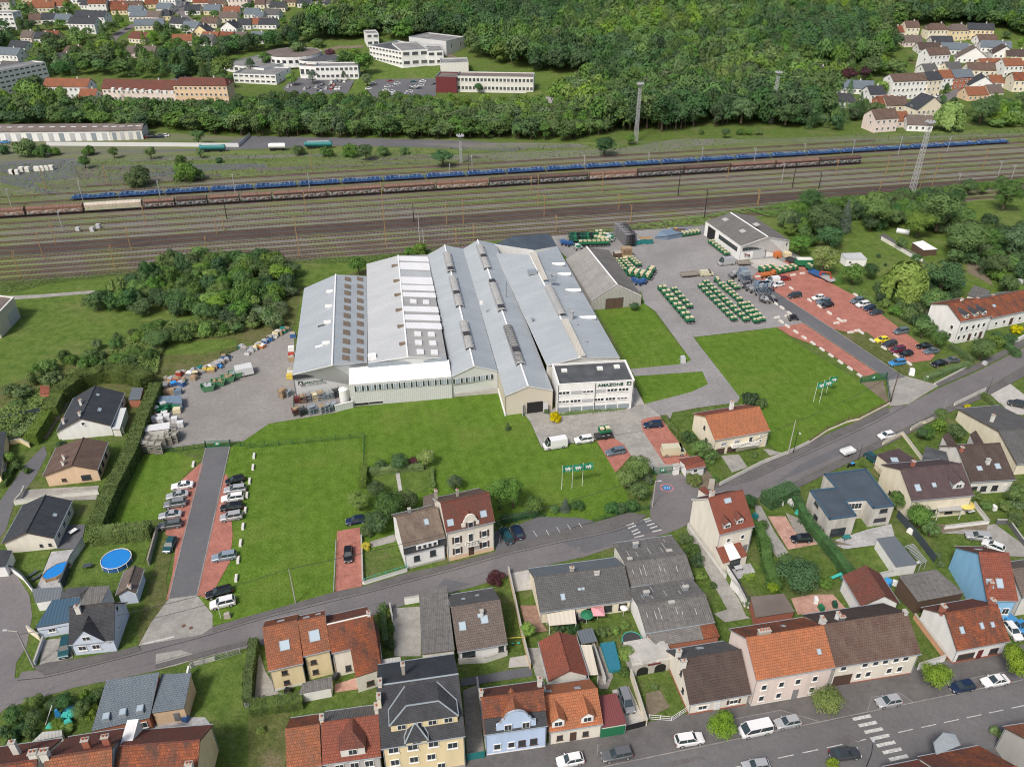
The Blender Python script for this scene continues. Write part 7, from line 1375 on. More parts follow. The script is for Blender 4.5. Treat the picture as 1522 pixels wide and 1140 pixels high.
TR_=[(q4,735,842,212,Bp,Ad,1,4,'low house with red brown roof at the wood edge on the right'),(q4,848,920,214,Ae,As,2,6,'cream house with brown roof at the top of the right village'),(q4,975,1080,228,Ae,As,2,4,'wide cream house with dark hip roof at the top right'),(q4,1098,1195,232,AD,AI,2,8,'cream villa with pinkish hip roof at the top right'),(q4,1200,1328,228,AD,Af,2,-10,'yellow house with dark purple roof at the top right'),(q4,845,942,268,Bp,AI,1,4,'house with bright blue awning at the top of the village'),(q4,1005,1112,272,Ab,Af,1,0,'slate grey bungalow in the right village'),(q4,930,1055,310,Aa,AO,1,2,'white bungalow with dark brown roof in the right village'),(q4,1062,1195,312,Aa,Ao,1,-5,'white bungalow with pale roof and terrace'),(q4,1150,1300,360,Aa,AI,1,-14,'white gabled bungalow with brown hipped roof'),(q4,1265,1365,262,Aa,As,1,4,'brown roofed bungalow below the purple one'),(q4,1285,1430,300,Aa,Ao,1,-12,'white house with long blue grey roof at the right'),(q4,1350,1456,336,Aa,AO,1,-10,'white gabled bungalow right of the long blue grey roof'),(q4,1425,1530,350,Ae,AO,1,-8,'cream house with dark brown roof at the right margin'),(q4,960,1088,405,Aa,As,3,16,'tall white house with brown roof and balconies'),(q4,1085,1168,424,Ae,Bj,1,10,'small cream house with grey roof between tall ones'),(q4,1280,1392,404,B6,Ak,1,6,'long orange roofed house in the right village'),(q4,1400,1500,436,Aa,Ak,2,6,'white house with bright orange roof at the right'),(q4,955,1030,435,Aa,Bj,1,12,'low white house below the tall balconied one'),(q4,1020,1122,508,Aa,Ak,2,12,'white house with bright red orange roof beside the flats'),(q4,1112,1226,504,Cr,Ao,2,14,'brown house with balconies right of the orange one'),(q4,1200,1335,462,Ae,As,2,-6,'cream house with three roof windows on brown roof'),(q4,1212,1345,520,Aa,Af,1,-12,'white gabled house with slate roof by the street'),(q4,1332,1400,502,Aa,Ak,1,4,'white cottage with orange roof near the street'),(q4,1455,1540,522,Ae,Ad,2,0,'cream house with rusty roof at the right margin'),(q4,952,1040,556,Ae,Af,3,18,'cream flats with slate roof joined to the long block'),(q4,640,722,605,Aa,Af,2,10,'white house with black roof behind the conifers'),(q4,388,560,612,Aa,AJ,1,-4,'bungalow with wide dark hip roof in the trees'),(q4,415,648,532,Aa,Ao,1,-12,'long bungalow with blue grey roof in the trees'),(q4,705,790,628,Cr,Ad,1,8,'low house with rusty roof in front of the flats'),(q4,742,860,632,Ae,As,1,8,'cream house with brown roof in front of the flats'),(q4,895,1062,690,Ae,Af,2,14,'cream gabled house with dark slate roof and dormer by the willow'),(q4,665,800,748,Bp,As,2,14,'pink house with brown roof near the railway'),(q4,797,872,722,Bp,Ak,1,14,'pink house with red roof beside the railway'),(q4,865,990,745,Aa,AI,1,-8,'white garage with pink mono-pitch roof near the railway'),(q4,1200,1310,572,B6,Ak,1,8,'low orange roofed house at the street end'),(q4,1440,1540,420,Ae,Ak,1,4,'cream house with orange roof cut by the right edge'),(q4,1320,1400,560,Ae,AI,1,10,'cream cottage right of the large dark tree'),(q4,290,410,448,Aa,Bj,1,-10,'grey roofed bungalow hidden by tall trees')]
for(K_,a,b,y,wm,rm,st,yw,lb)in TR_:fho(K_,a,b,y,wm,rm,st,yw,label=lb,hip=3 if 'hip'in lb else 0,gable_front='gabled'in lb)
fho(q4,762,962,562,Aa,As,3,10,11,30,'long white three storey apartment house with brown roof in the right village')
fho(q1,602,1010,575,Bp,Ai,2,-4,11,38,'long pink terrace with red brown mansard roof and dormers behind the tree belt')
fho(q1,1010,1290,590,B6,Ai,3,-2,12,28,'peach apartment block with red brown roof behind the tree belt',hip=3)
g0=GT(q1(602,575))
for i in rg(9):
 g=G(q1(640+i*42,505+i*2.4),7.8);b=MB();b.box((0,0,0),(1.6,2.2,1.5));tag(b.bld('dormer_box',M[Ac],None,g),'white dormer on the pink terrace roof, %s from the left'%odn(i),'dormer','white dormers on the long pink terrace')
def blk(label,K_,fl,fr,dep,h,wlm=Aa,rfm=AE,floors=2,nw=8,grp=None,side=2):
 a,b=GT(K_(*fl)),GT(K_(*fr));zb=(a.z+b.z)/2;a.z=b.z=0;d=(b-a).normalized();n=Vec((-d.y,d.x,0));fh=h/floors
 wns=[(0,[(i+.5)/nw for i in rg(nw)],fh*(s+.55),(b-a).length/nw*.7,fh*.42)for s in rg(floors)]if nw else[]
 if side and dep>8:wns+=[(1,[(i+.5)/side for i in rg(side)],fh*(s+.55),1.6,fh*.4)for s in rg(floors)]+[(3,[(i+.5)/side for i in rg(side)],fh*(s+.55),1.6,fh*.4)for s in rg(floors)]
 return fbk(label,[a,b,b+n*dep,a+n*dep],h,wlm,rfm,.6,BM,BM,wns,grp,zb)
blk('white five storey apartment slab at the left edge',q1,(-180,585),(292,478),12,13.5,Aa,AE,5,15)
blk('white block partly hidden behind the tall dark poplar',q1,(-40,172),(98,172),12,12,Aa,AE,4,5)
blk('low grey school wing left of the round pavilion',q1,(1270,402),(1500,440),34,5,Aa,AE,1,8)
blk('large white school building with flat grey roofs and stepped wings',q2,(832,388),(980,372),30,11,Aa,AE,2,3)
blk('white long school wing with rows of windows facing left',q2,(648,330),(832,388),26,9.5,Aa,BJ,3,10)
blk('right white cube wing of the large school',q2,(975,375),(1065,370),22,9.5,Aa,AE,2,2)
blk('slim white tower wing at the back of the school',q2,(632,268),(700,262),14,9,Aa,AE,2,2)
blk('grey ribbed back wing of the large school',q2,(870,272),(1080,318),22,8.5,Bc,AE,1,0)
blk('maroon end block of the long office building',q2,(1022,525),(1138,528),14,9.5,BE,AM,1,0)
blk('long white two storey office building behind the tree belt',q2,(1140,522),(1570,530),13,9.5,Ab,AM,2,20)
blk('grey low annex behind the maroon block',q2,(1050,430),(1205,425),16,8,Ab,AE,1,0)
blk('white two storey college block with dark window bands',q2,(345,455),(585,450),12,8.5,Aa,AE,2,9)
blk('white entrance block left of the college car park',q2,(255,445),(345,452),9,8,Aa,AM,1,3)
blk('grey roofed college wing at the left with gable end',q2,(-120,470),(120,482),24,6,Aa,AE,2,8)
blk('low white wing in front of the round pavilion',q2,(110,385),(280,380),16,5,Aa,AM,1,7)
for lb,c,r_,h_ in(('round white pavilion with brown flat roof at the college',q2(220,345),19,5.5),('smaller round pavilion with dark roof at the college',q2(360,372),14,5)):
 g=GT(c);o=thg(Cs,lb,BM,g);b=MB();n=28;P=[(r_*mth.cos(2*mth.pi*i/n),r_*mth.sin(2*mth.pi*i/n))for i in rg(n)]
 for i in rg(n):b.qud([(*P[i-1],-1),(*P[i],-1),(*P[i],h_),(*P[i-1],h_)])
 b.bld(Cc,M[Aa],o);b=MB();b.face([(x*.97,y*.97,h_+.02)for x,y in P]);b.bld(BL,M[AM if r_>15 else BJ],o)
 for i in rg(n):
  a=2*mth.pi*(i-.5)/n;w=MB();w.box((0,0,0),(2.4,.2,1.8));w.bld(BG,M[B2],o,(r_*mth.cos(a),r_*mth.sin(a),h_*.5),(0,0,a+mth.pi/2))
def longshed(lb,c0,c1,h,dep,rm,wm=Aa,nd=10):
 a,b=G(c0),G(c1);L=(b-a).length;d=(b-a).normalized();rz=mth.atan2(d.y,d.x);o=thg('storage_hall',lb,'hall',a,rz);w=MB();w.box((L/2,dep/2,h/2-.2),(L,dep,h));w.bld(Cc,M[wm],o)
 r=MB();r.slb([(-.3,-.4,h),(L+.3,-.4,h),(L+.3,dep/2,h+1.5),(-.3,dep/2,h+1.5)],.15);r.slb([(L+.3,dep+.4,h),(-.3,dep+.4,h),(-.3,dep/2,h+1.5),(L+.3,dep/2,h+1.5)],.15);ro=r.bld(BL,M[rm],o)
 for i in rg(nd):
  x=L*(i+.5)/nd;bxo(Dr,(x,-.05,h*.42),(L/nd*.45,.15,h*.75),M[Am if i%3 else AP],o)
  bxo(Dk,(x,dep*.3,h+.98),(2.5,1.4,.12),M[By],ro)
longshed('long white storage hall with brown roof behind the white fence',q1(-220,805),q1(628,797),5,14,AM,Aa,14)
longshed('right end of the white storage hall with paler roof',q1(630,797),q1(812,790),5,12,AM,Ab,4)
fnc('long white paling fence along the service track at the left',gp((70,217),(355,219)),2.,By,3.,B3);fnc('short slanting white fence section at the end of the paling',gp((355,219),(372,203)),2.,By,3.,B3)
def fsheet(nm,pp,mat,dz=.12):
 P=[GT(p)for p in pp];b=MB();n=len(P);b.face([(p.x,p.y,p.z+dz)for p in P],0,[(p.x,p.y)for p in P]);o=b.bld(nm,M[mat]);o[BT]=Bn;o.data.update()
 if o.data.polygons[0].normal.z<0:o.data.flip_normals()
def fribbon(nm,pp,w,mat,dz=.15,st=10):
 P=[GT(p)for p in pp];Q=[]
 for i in rg(len(P)-1):
  for k in rg(st):v=P[i].lerp(P[i+1],k/st);Q.append(Vec((v.x,v.y)))
 Q.append(P[-1].xy);b=MB();E_=[]
 for i,p in en(Q):
  d=(Q[min(i+1,len(Q)-1)]-Q[max(i-1,0)]).normalized();n=Vec((-d.y,d.x))*(w/2);E_.append((p+n,p-n))
 for i in rg(len(Q)-1):b.face([(v.x,v.y,elev(v.x,v.y)+dz)for v in(E_[i][1],E_[i+1][1],E_[i+1][0],E_[i][0])])
 o=b.bld(nm,M[mat]);o[BT]=Bn
fribbon(CU,[q1(610,340),q1(600,270),q1(640,215),q1(720,165),q1(735,140)],8,AG)
fribbon(CU,[q1(1010,60),q1(1040,100),q1(1120,150),q1(1230,200)],7,AG);fribbon(CU,[q1(1010,60),q1(1060,15)],7,AG);fribbon(CU,[q2(350,50),q2(375,0)],9,An)
fsheet('college_car_park',[q2(150,500),q2(230,440),q2(500,458),q2(560,455),q2(520,530),q2(200,540)],Al,.06);fsheet('school_car_park',[q2(600,520),q2(680,450),q2(1020,445),q2(1020,545),q2(640,560)],Al,.06)
fsheet('school_lawn',[q2(560,470),q2(640,380),q2(1040,385),q2(1040,445),q2(690,450),q2(600,530),q2(520,530)],Ay,.04);fsheet('forest_clearing',[q3(0,400),q3(150,385),q3(330,410),q3(420,440),(870,118),(880,128),(840,150),(790,150)],Ay,.05)
fribbon(C6,[q3(212,432),q3(225,500),q3(255,585)],11,An,.1);fribbon(C6,[q2(1080,310),q2(1150,340),q2(1180,390)],5,Cl,.1);fribbon(C6,[q4(190,365),q4(330,420),q4(440,455)],8,Cl,.1)
fsheet(DE,[q4(1420,230),q4(1540,230),q4(1540,300),q4(1440,290)],Ay,.1);fsheet(DE,[q4(860,335),q4(960,345),q4(950,370),q4(870,360)],Bt,.1)
fribbon('village_road',[q4(1010,590),q4(1100,545),q4(1190,500),q4(1230,480)],7,AG);fribbon('village_road',[q4(1120,245),q4(1230,260),q4(1290,310),q4(1330,350)],7,An);fribbon('school_path',[q2(380,290),q2(470,270),q2(610,265)],6,Cl,.1)
fsheet('courtyard',[q1(730,470),q1(800,450),q1(900,470),q1(1000,440),q1(1140,465),q1(1010,500),q1(800,480)],AG,.06)
def far_car_mesh(c):
 k='farcar'+c
 if k not in _fh:
  b=MB();b.box((0,0,.55),(4.2,1.75,.7),0,0,.96);b.box((.15,0,1.12),(2.5,1.6,.5),1,0,.78);b.box((.2,0,1.39),(1.7,1.2,.05),0)
  for sx in(-1.3,1.3):
   for sy in(-.85,.85):b.tub((sx,sy-.08,.3),(sx,sy+.08,.3),.32,8,2)
  _fh[k]=b.mesh(Df,[paint('paint_'+c+'_m',PC[c]),M[CO],M[A0]])
 return _fh[k]
fc=[0]
def fcr(p,c,rz=90,place_='in the school car park'):
 g=GT(p);fc[0]+=1;o=link(Df,far_car_mesh(c),None,(g.x,g.y,g.z+.1),(0,0,R(rz)));tag(o,'small distant %s car parked %s'%(c,place_),'car','distant cars parked '+place_)
for x,y,c in((760,465,Cj),(800,480,Ac),(790,495,Ax),(745,497,Ac),(735,517,Ac),(770,525,Ac),(890,470,Bk),(945,467,Ac),(890,492,Ax),(935,492,Ac),(880,510,A7),(925,508,BW),(870,525,Ac),(862,535,Ax),(660,478,Ax),(638,508,Ac),(1010,484,Au),(770,540,Ac),(940,480,Ax),(900,500,Ac)):fcr(q2(x,y),c,15+(x*7)%12)
for x,y,c in((430,467,Ax),(455,463,BN),(480,466,A7),(503,467,Ac),(432,477,Ac),(378,488,BW),(420,490,A7),(445,488,Cj),(345,500,Ax),(300,505,A7),(280,510,Ax),(360,515,BW),(400,508,Ax),(430,506,Cj),(455,508,Ac),(475,507,Ac),(370,525,Ac),(185,497,Ax),(195,488,Au),(205,490,Ax)):fcr(q2(x,y),c,80+(x*5)%15,'in the college car park')
for x,y,c in((1010,440,BW),(1030,440,A7),(1050,447,Ax),(1070,450,BW),(1090,455,Au),(1110,460,A7),(990,480,Ac),(1015,482,Ax)):fcr(q1(x,y),c,60,'in the courtyard behind the pink terrace')
for x,y,c in((30,812,AV),(830,783,Cj),(858,782,Au),(905,780,BW),(935,775,Ac)):fcr(q1(x,y),c,10,'by the long white storage hall')
for x,y,c in((1030,553,Ac),(1055,550,BE),(1130,570,Au),(1140,285,Ax),(1240,275,BW),(1120,210,Ac),(960,325,AV),(1500,440,Ac),(1420,460,Ax)):fcr(q4(x,y),c,30+x%60,'in the right village street')
#trees, bushes, hedges
def zc_of(kind,r,h):return{Ar:h*.60,Bv:h*.58,AH:h*.45,CA:h*.68,Bo:h*.5,AQ:h*.42,BR:h*.52}[kind]
def T(p,R_,kind=Ar,mat=Aq,det=CQ,label=None,hf=None,far=False,**k):
 z=2.
 for _ in rg(6):
  g=G(p,z);e=elev(g.x,g.y);Z=g.y*c_+(HC-z)*s_;r=R_*Z/FOC
  h=r*(hf or{Ar:2.15,Bv:3.4,AH:1.35,CA:2.6,Bo:6,AQ:3.4,BR:1.9}[kind]);z=e+zc_of(kind,r,h)
 g=G(p,z);return tree((g.x,g.y,e),r,h,kind,mat,det,label,**k)
TREES="""1074,1078,19ai,,clipped lime green street tree left of the white minibus
1230,1041,20ai,,clipped street tree in front of the brown garage gate of the cream house
1394,1005,19ai,,clipped street tree behind the navy parked car
1515,982,21ai,,clipped street tree at the right edge beside the white saloon
1480,1088,9bl,,small bush against the grey gable at the bottom right
1238,1136,10bi,,treetop cut by the bottom edge below the crossing
785,935,12ti,2.6,slim bright tree at the corner of the herringbone yard
933,972,14ri,,bright yellow green tree beside the covered pool
928,998,9b,,round bush under the bright tree by the pool
894,940,10b,,left garden bush behind the slate pavilion
905,938,8bl,,middle garden bush behind the slate pavilion
914,937,8bl,,right garden bush near the trampoline
929,930,8bi,,bright bush at the top of the pool garden
851,933,11bd,,dark bush below the striped awning
830,934,10bd,,dark low shrub behind the red orange hall
738,860,14bp,,purple leaved bush at the street end of the herringbone yard
742,732,20t,3.2,left of the two tall loose trees right of the cream villa
762,730,19t,3.2,right of the two tall loose trees right of the cream villa
796,750,16r,,bushy green tree at the head of the car park
949,693,19rl,,tallest light tree in the group by the sliding gate
931,711,16rl,,yellowish left tree in the group by the sliding gate
951,730,15rl,,front tree in the group by the sliding gate
963,712,10bs,,grey green thin shrub right of the gate trees
940,752,11bd,,dark ivy mass under the gate trees
840,751,10cu,2.4,dark blue green conifer at the lawn edge above the car park
858,752,10bd,,round dark bush right of the blue conifer
825,757,8b,,low bush left of the blue conifer
910,756,12bd,,dark wide bush at the front lawn corner
924,756,10bd,,dark bush joined to the wide one at the lawn corner
825,621,10by,,bright yellow shrub in front of the factory gate
813,612,5bs,,pale lavender shrub at the office corner
755,634,5cd,3.0,small black green conifer alone on the factory lawn
1031,713,12bi,,lime green bush in front of the gatehouse
533,744,17ri,,lime yellow round tree at the lawn edge by the blue car
558,727,14r,,green tree behind the lime yellow one
594,685,14rd,,dark tree at the end of the white garden path
633,679,14ro,,white flowering tree at the upper garden corner
577,752,24r,,large dense tree beside the white street house
603,743,18r,,tree touching the roof of the white street house
560,775,19rd,,dark tree at the garden entrance beside the blue car
545,790,11b,,bush by the white fence above the red paving
543,813,8by,,small yellow bush on the white fence
676,716,12ts,2.4,thin pale tree at the edge of the lawn behind the villa
642,731,7bl,,light bush behind the white street house
566,691,10b,,olive shrub in the upper garden hedge
613,686,9bp,,reddish shrub between the two garden corner trees
1184,851,34rd,1.5,large round dark tree in the gardens behind the pink house
1228,866,12b,,bush right of the large round dark tree
1149,873,9ri,,small bright tree left of the large round dark one
1113,896,10b,,bush left of the flat brown garage roof
1116,744,9ad,,clipped dark ball tree behind the tall cream house
1135,780,8bs,,sparse shrub on the drive right of the tall cream house
1020,802,11b,,top bush of the green row along the lane
1029,818,13b,,middle bush of the green row along the lane
1036,833,12bd,,lower bush of the green row along the lane
1042,857,9bi,,yellowish shrub below the green row on the lane
1060,870,6b,,small shrub halfway down the lane
1370,767,20r,,round tree left of the pale carport
1335,743,15r,,tree between the modern house and the plum roof
1384,785,14rs,,greyish tree under the round one by the carport
1452,737,9bl,,light bush right of the yellow parasol
1465,752,9b,,garden bush right of the parasol
1512,733,16r,,large garden tree at the right edge under the plum roof
1495,751,9bl,,light shrub in the right garden
1508,768,10b,,low shrub in the right garden
1392,826,7bs,,pale pampas shrub against the blue gable
1397,838,6bs,,second pale shrub against the blue gable
1377,644,14b,,green bush between the two street driveways
1396,633,12bl,,light bush beside the street driveway
1420,643,15r,,round tree behind the two plum dormers
1400,617,9a,,clipped ball tree at the street corner gate
1371,643,7ad,,small clipped ball bush at the driveway
1438,605,5by,,small yellow bush in the walled front garden
1282,691,5bl,,small bush at the parking beside the plum wing
1022,652,12bd,,upper dark shrub left of the cream garage house
1043,667,16r,,large leafy bush in front of the cream garage house
1057,679,13b,,lower leafy bush above the gatehouse
1115,595,14bd,,low dark bush behind the cream garage house
1131,600,10b,,low bush at the lawn corner behind the cream garage house
1120,676,6bl,,small bush in the cream garage house garden
1063,712,6b,,shrub behind the low street wall
1290,888,9b,,bush by the open barn
1260,880,7bd,,small bush beside the white garden house
1346,418,33ww,,big yellow green weeping willow above the red car park
1226,384,21ro,,white flowering chestnut beside the green trailer
1256,326,15cu,3.4,tall blue spruce left of the allotments
1206,297,20td,2.2,tall dark tree by the railway right of the warehouse
1301,313,25r,,broad tree right of the blue spruce
1227,326,28r,,wide bushy tree left of the blue spruce
1190,362,16r,,dark bushy tree at the warehouse corner
1232,352,20rd,,dark tree behind the flowering chestnut
1330,322,14r,,tree above the white tunnel greenhouse
1369,332,20rl,,light tree in the middle of the allotments
1400,313,30r,,largest round tree in the allotment wood
1374,292,14rd,,dark tree by the foot of the tallest lattice tower
1340,297,14r,,tree left of the lattice tower foot
1441,277,12r,,lone tree on the meadow right of the lattice tower
1461,279,9r,,smaller lone tree right of the meadow tree
1498,288,22r,,broad tree at the far right of the railway meadow
1490,270,10r,,tree beside the tracks at the right
1437,323,14r,,round tree in the middle of the right meadow
1469,330,14rd,,darker round tree in the right meadow
1437,353,30r,,very broad tree below the meadow at the right
1469,358,22r,,broad tree right of the very broad one
1508,357,26rd,,broad dark tree at the right edge
1421,379,12rs,,silvery round tree by the allotment path
1485,394,18r,,tree above the junk yard at the right
1469,377,12r,,tree between broad tree and path
1493,415,12bl,,light bush above the junk yard
1404,410,28rd,,big dark tree right of the willow
1296,402,12rd,,bush right of the white meadow hut
1269,406,16r,,dark bush below the white meadow hut
1306,427,9b,,low bush left of the willow
1306,381,4bd,,tiny round bush on the meadow
1316,394,3bd,,tiniest round bush on the meadow
1248,412,7c,,slender conifer by the red loader crane
1374,486,16r,,overgrown bush below the willow
1392,447,22r,,dark bushy tree behind the white row house
1397,503,13r,,round tree at the white house corner
1352,470,14bl,,light bush under the willow
1463,517,18r,,leafy bush in front of the white row house
1481,509,12bl,,light bush at the white row house garden
1500,505,10bd,,dark hedge bush in the row house garden
1510,490,9by,,small yellowish bush in the row house garden
1340,362,9r,,small tree left of the allotment shelter
1363,385,8rd,,small dark tree below the allotment shelter
231,503,19r,1.5,round dense bush at the edge of the left meadow
532,394,13r,2.4,dark round tree behind the left factory hall
624,372,12bl,,low scrub behind the striped factory roof
609,375,8b,,small scrub behind the striped factory roof
121,452,4bo,,small white flowering shrub on the left meadow
206,265,20b,,wide bush left of the blue train
196,270,10b,,lower left part bush beside the wide one
276,259,20b,,wide bush above the blue train
292,262,12b,,bush at the right of the wide one above the blue train
168,226,8r,,round bush under the white fence
223,226,9r,,second round bush under the white fence
268,239,9b,,bush below the track near the teal trailer
125,240,9r,,small tree on the cinder ground at the left
326,239,6bd,,small dark bush on the wasteland
39,222,17bs,,broad grey green bush before the long white hall
64,226,12b,,bush right of the broad grey green one
82,226,8b,,smaller bush before the long white hall
293,202,11r,,round bush at the right end of the white halls
297,227,7r,,round bush beside the teal trailer
131,225,10b,,bush below the white paling fence
5,224,9bd,,dark bush at the left margin by the hall
658,234,17rd,1.5,large round dark bush above the blue train
899,216,17rd,1.7,large round bush left of the first lattice tower
443,225,10b,,bush left of the teal striped trailer
485,227,10b,,bush in front of the teal striped trailer
520,226,13b,,leftmost bush of the wasteland scrub row
543,224,12r,,second bush of the wasteland scrub row
569,226,10b,,third bush of the wasteland scrub row
601,225,8b,,last bush of the wasteland scrub row
730,203,4b,,tiny bush below the tree belt
937,206,8r,,bush at the foot of the first lattice tower
1043,197,5b,,small bush at the foot of the wood
1078,197,7rd,,round dark bush at the foot of the wood
1100,197,6b,,bush right of the round dark one
1113,197,6b,,another bush at the wood foot right of the round one
1128,197,6b,,last bush of the row at the wood foot
1104,163,19rs,,big silver grey tree in front of the dark wood
1060,165,9ro,,white flowering tree left of the silver grey tree
1073,168,9ro,,pinkish flowering tree left of the silver grey tree
1413,172,22ww,,pale willow beside the railway in the right village
1463,160,21rd,,dark round tree right of the village willow
1200,165,10cd,3.6,dark conifer at the foot of the right wood
1170,168,17r,,round tree at the base of the second lattice tower
1160,155,14rl,,light tree behind the second lattice tower
1277,160,13cd,3.0,tall dark conifer in front of the flats
1263,135,10cd,3.0,conifer behind the wide hip roof
1310,130,12ri,,bright yellow green tree left of the flats
1262,112,13rp,,left copper beech on the slope
1286,108,9rp,,right copper beech on the slope
1324,62,20rd,,large dark tree left of the blue awning house
1371,55,9cu,,blue conifer between two cream village houses
1330,100,14rl,,light tree above the flats
1302,95,12rs,,grey tree above the copper beeches
28,25,9pd,4.5,tall dark poplar at the upper left
124,22,5pd,4.5,slim dark cypress by the orange roofs
232,45,6cd,3.0,dark conifer right of the winding road
189,95,9cd,2.4,dark conifer by the road in the upper left
395,87,11r,,round tree in front of the round pavilion
444,75,14rs,,pale broad tree behind the round pavilion
472,66,11r,,green tree beside the pale broad one
491,80,9rp,,dark red tree right of the pavilion
513,88,13r,,left tree in the group before the large school
541,92,16r,,largest tree in the group before the large school
527,82,12rl,,back tree in the group before the large school
433,117,9rl,,tree at the college car park entrance
464,113,9tu,2.4,grey conifer left of the college block
511,112,4pd,4.5,slim column tree on the college block front
545,118,9rs,,pale tree left of the school car park
712,130,7rd,,small tree in front of the long office building
330,98,17rl,,pale green tree left of the college
372,98,9pd,3.2,dark pointed conifer at the college roof
563,57,6pu,3.2,grey cypress beside the school tower
20,40,10cd,2.6,dark conifer beside the poplar at the left
120,1055,14r,,round tree in the bottom left garden by the street
98,1040,13rd,,dark round bush in the bottom left garden
22,1062,16rd,,dark bush at the bottom left edge
50,1066,13r,,green bush right of the dark edge one
148,1030,11r,,bush against the blue grey roof
138,1060,13bl,,light bush at the blue grey garden house
75,1050,10b,,shrub by the garden gate at the bottom left
15,1098,12bl,,light shrubs at the lower left edge
45,1090,11b,,shrub below the garden path at the lower left
25,693,6r,,bush at the roadside below the yellow house
13,680,9ri,,bright bush beside the yellow house
22,635,6b,,small bush in the garden strip at the left
92,662,7ad,,clipped round bush between two bungalows
81,673,6ai,,small yellow green bush by the salmon bungalow
40,700,6b,,garden shrub across the lane
8,710,9b,,bush at the left edge across the lane
116,576,5b,,small bush at the top of the dirt path
388,1086,7bi,,small yellow green shrub in the bottom garden lawn
575,912,9bi,,upper shrub of the green strip beside the brown red house
578,935,9b,,middle shrub of the green strip beside the brown red house
580,958,9bd,,lower shrub of the green strip beside the brown red house
973,1021,6bs,,thin shrub by the stone outbuilding
942,455,8rd,1.6,small dark bush at the right corner of the old barn
1003,920,6b,,potted greenery beside the front warehouse"""
KC=dict(r=Ar,t=Bv,b=AH,a=CA,p=Bo,c=AQ,w=BR);MC=dict(l=Ah,d=Ag,i=DB,s=AT,u='leaf_blue',w='leaf_willow',y='leaf_yellow',p='leaf_purple',o='leaf_blossom')
for q in TREES.split('\n'):
 x,y,rk,hf,lb=q.split(',',4);x,y=float(x),float(y);nn_=rk.rstrip('rtbapcwldisuyo');k_=rk[len(nn_):];R_=float(nn_)
 T((x,y),R_*(1.2 if k_[0]=='a'else 1),KC[k_[0]],MC.get(k_[1:],Aq),'hi'if y>640 or R_>17 else CQ,lb,float(hf)if hf else None)
def vgp(pp,sp,seed,rr,hh,mats,kinds,det,label,group,cat=D2,name=None,world=False,far=False):
 P=pp if world else[GT(p)for p in pp];rs=random.Random(seed)
 for x,y in scatter([(q[0],q[1])for q in P],sp,seed):
  r=rr[0]+(rr[1]-rr[0])*rs.random();h=hh[0]+(hh[1]-hh[0])*rs.random()
  tree((x,y,elev(x,y)),r,h,rs.choice(kinds),rs.choice(mats),det,label,cat,name,group,stem=.08*h)
vgp([(20,560),(100,535),(190,500),(232,478),(300,480),(345,470),(352,500),(300,508),(245,512),(236,560),(150,552),(60,590),(20,615)],5.,41,(1.3,2.9),(1.4,3.6),[Aq,AB,Ah,Aq],[AH],CQ,'scrubby bush on the overgrown bank below the left meadow','bushes on the overgrown bank below the left meadow',AH,DJ)
vgp([(145,462),(238,405),(300,392),(420,394),(440,408),(436,440),(395,462),(345,484),(240,470)],4.8,3,(2.6,4.),(4.5,7.5),[Aq,Aq,Ah,Ag],[Ar,Ar,AH],CQ,'dense green tree in the thicket between railway and left factory hall','thicket trees beside the left factory hall')
vgp([(338,478),(400,450),(436,440),(436,478),(380,500),(352,498)],4.,4,(2.,3.),(3,5),[AT,Aq,AB],[AH,Ar],CQ,'loose shrub on the bank above the storage yard','shrubs on the bank above the storage yard',AH,DJ)
def gst(nm,lb,pp,dens,mat,h=(.3,1.2),leaf=.38,world=None,cat='ground cover',lump=.25):
 P=[G(p)for p in pp];pl=[(q.x,q.y)for q in P];pts=np.array(scatter(pl,1/mth.sqrt(dens),11,1.));r=np.random.default_rng(len(pts));n=len(pts)
 nz=np.sin(pts[:,0]*lump*1.7)*np.cos(pts[:,1]*lump*1.3+1)+.5*np.sin(pts[:,0]*lump*4+pts[:,1]*lump*3)
 z=(h[0]+(h[1]-h[0])*(.5+.33*nz))*(.55+.45*r.random(n));C=np.stack([pts[:,0]-pl[0][0],pts[:,1]-pl[0][1],np.maximum(z,.06)],1);N_=np.stack([r.normal(size=n)*.5,r.normal(size=n)*.5,np.ones(n)],1);N_/=np.linalg.norm(N_,axis=1)[:,None]
 o=link(nm,qms(nm,C,N_,leaf*(.6+.8*r.random(n)),M[mat]),None,(pl[0][0],pl[0][1],.08));tag(o,lb,cat,None,Cz)
gst('brambles','bramble scrub on the bank below the left meadow',[(0,612),(60,580),(120,548),(180,515),(215,490),(250,480),(335,478),(350,500),(300,505),(252,507),(240,530),(235,560),(200,548),(150,548),(95,572),(60,610),(20,640),(0,648)],14,AB,(.2,1.9),.42)
gst('brambles','bramble scrub behind the curved cypress hedge',[(0,618),(70,600),(88,578),(80,600),(55,640),(0,665)],12,AB,(.1,1.2),.4)
gst(CI,'tall grass along the lower edge of the rail yard',[(0,417),(180,405),(440,385),(545,382),(640,370),(700,362),(640,378),(545,392),(450,392),(250,402),(100,418),(0,440)],5,AB,(.1,.7),.4)
gst(CI,'green scrub between the machinery yard and the tracks',[(822,360),(860,350),(1050,321),(1110,312),(1120,316),(1050,336),(960,343),(905,346),(850,352)],8,Ah,(.1,1.4),.42)
gst(CI,'green scrub behind the warehouse along the tracks',[(1110,314),(1160,303),(1290,291),(1522,266),(1522,276),(1300,300),(1200,322),(1140,325)],7,Aq,(.1,1.5),.42)
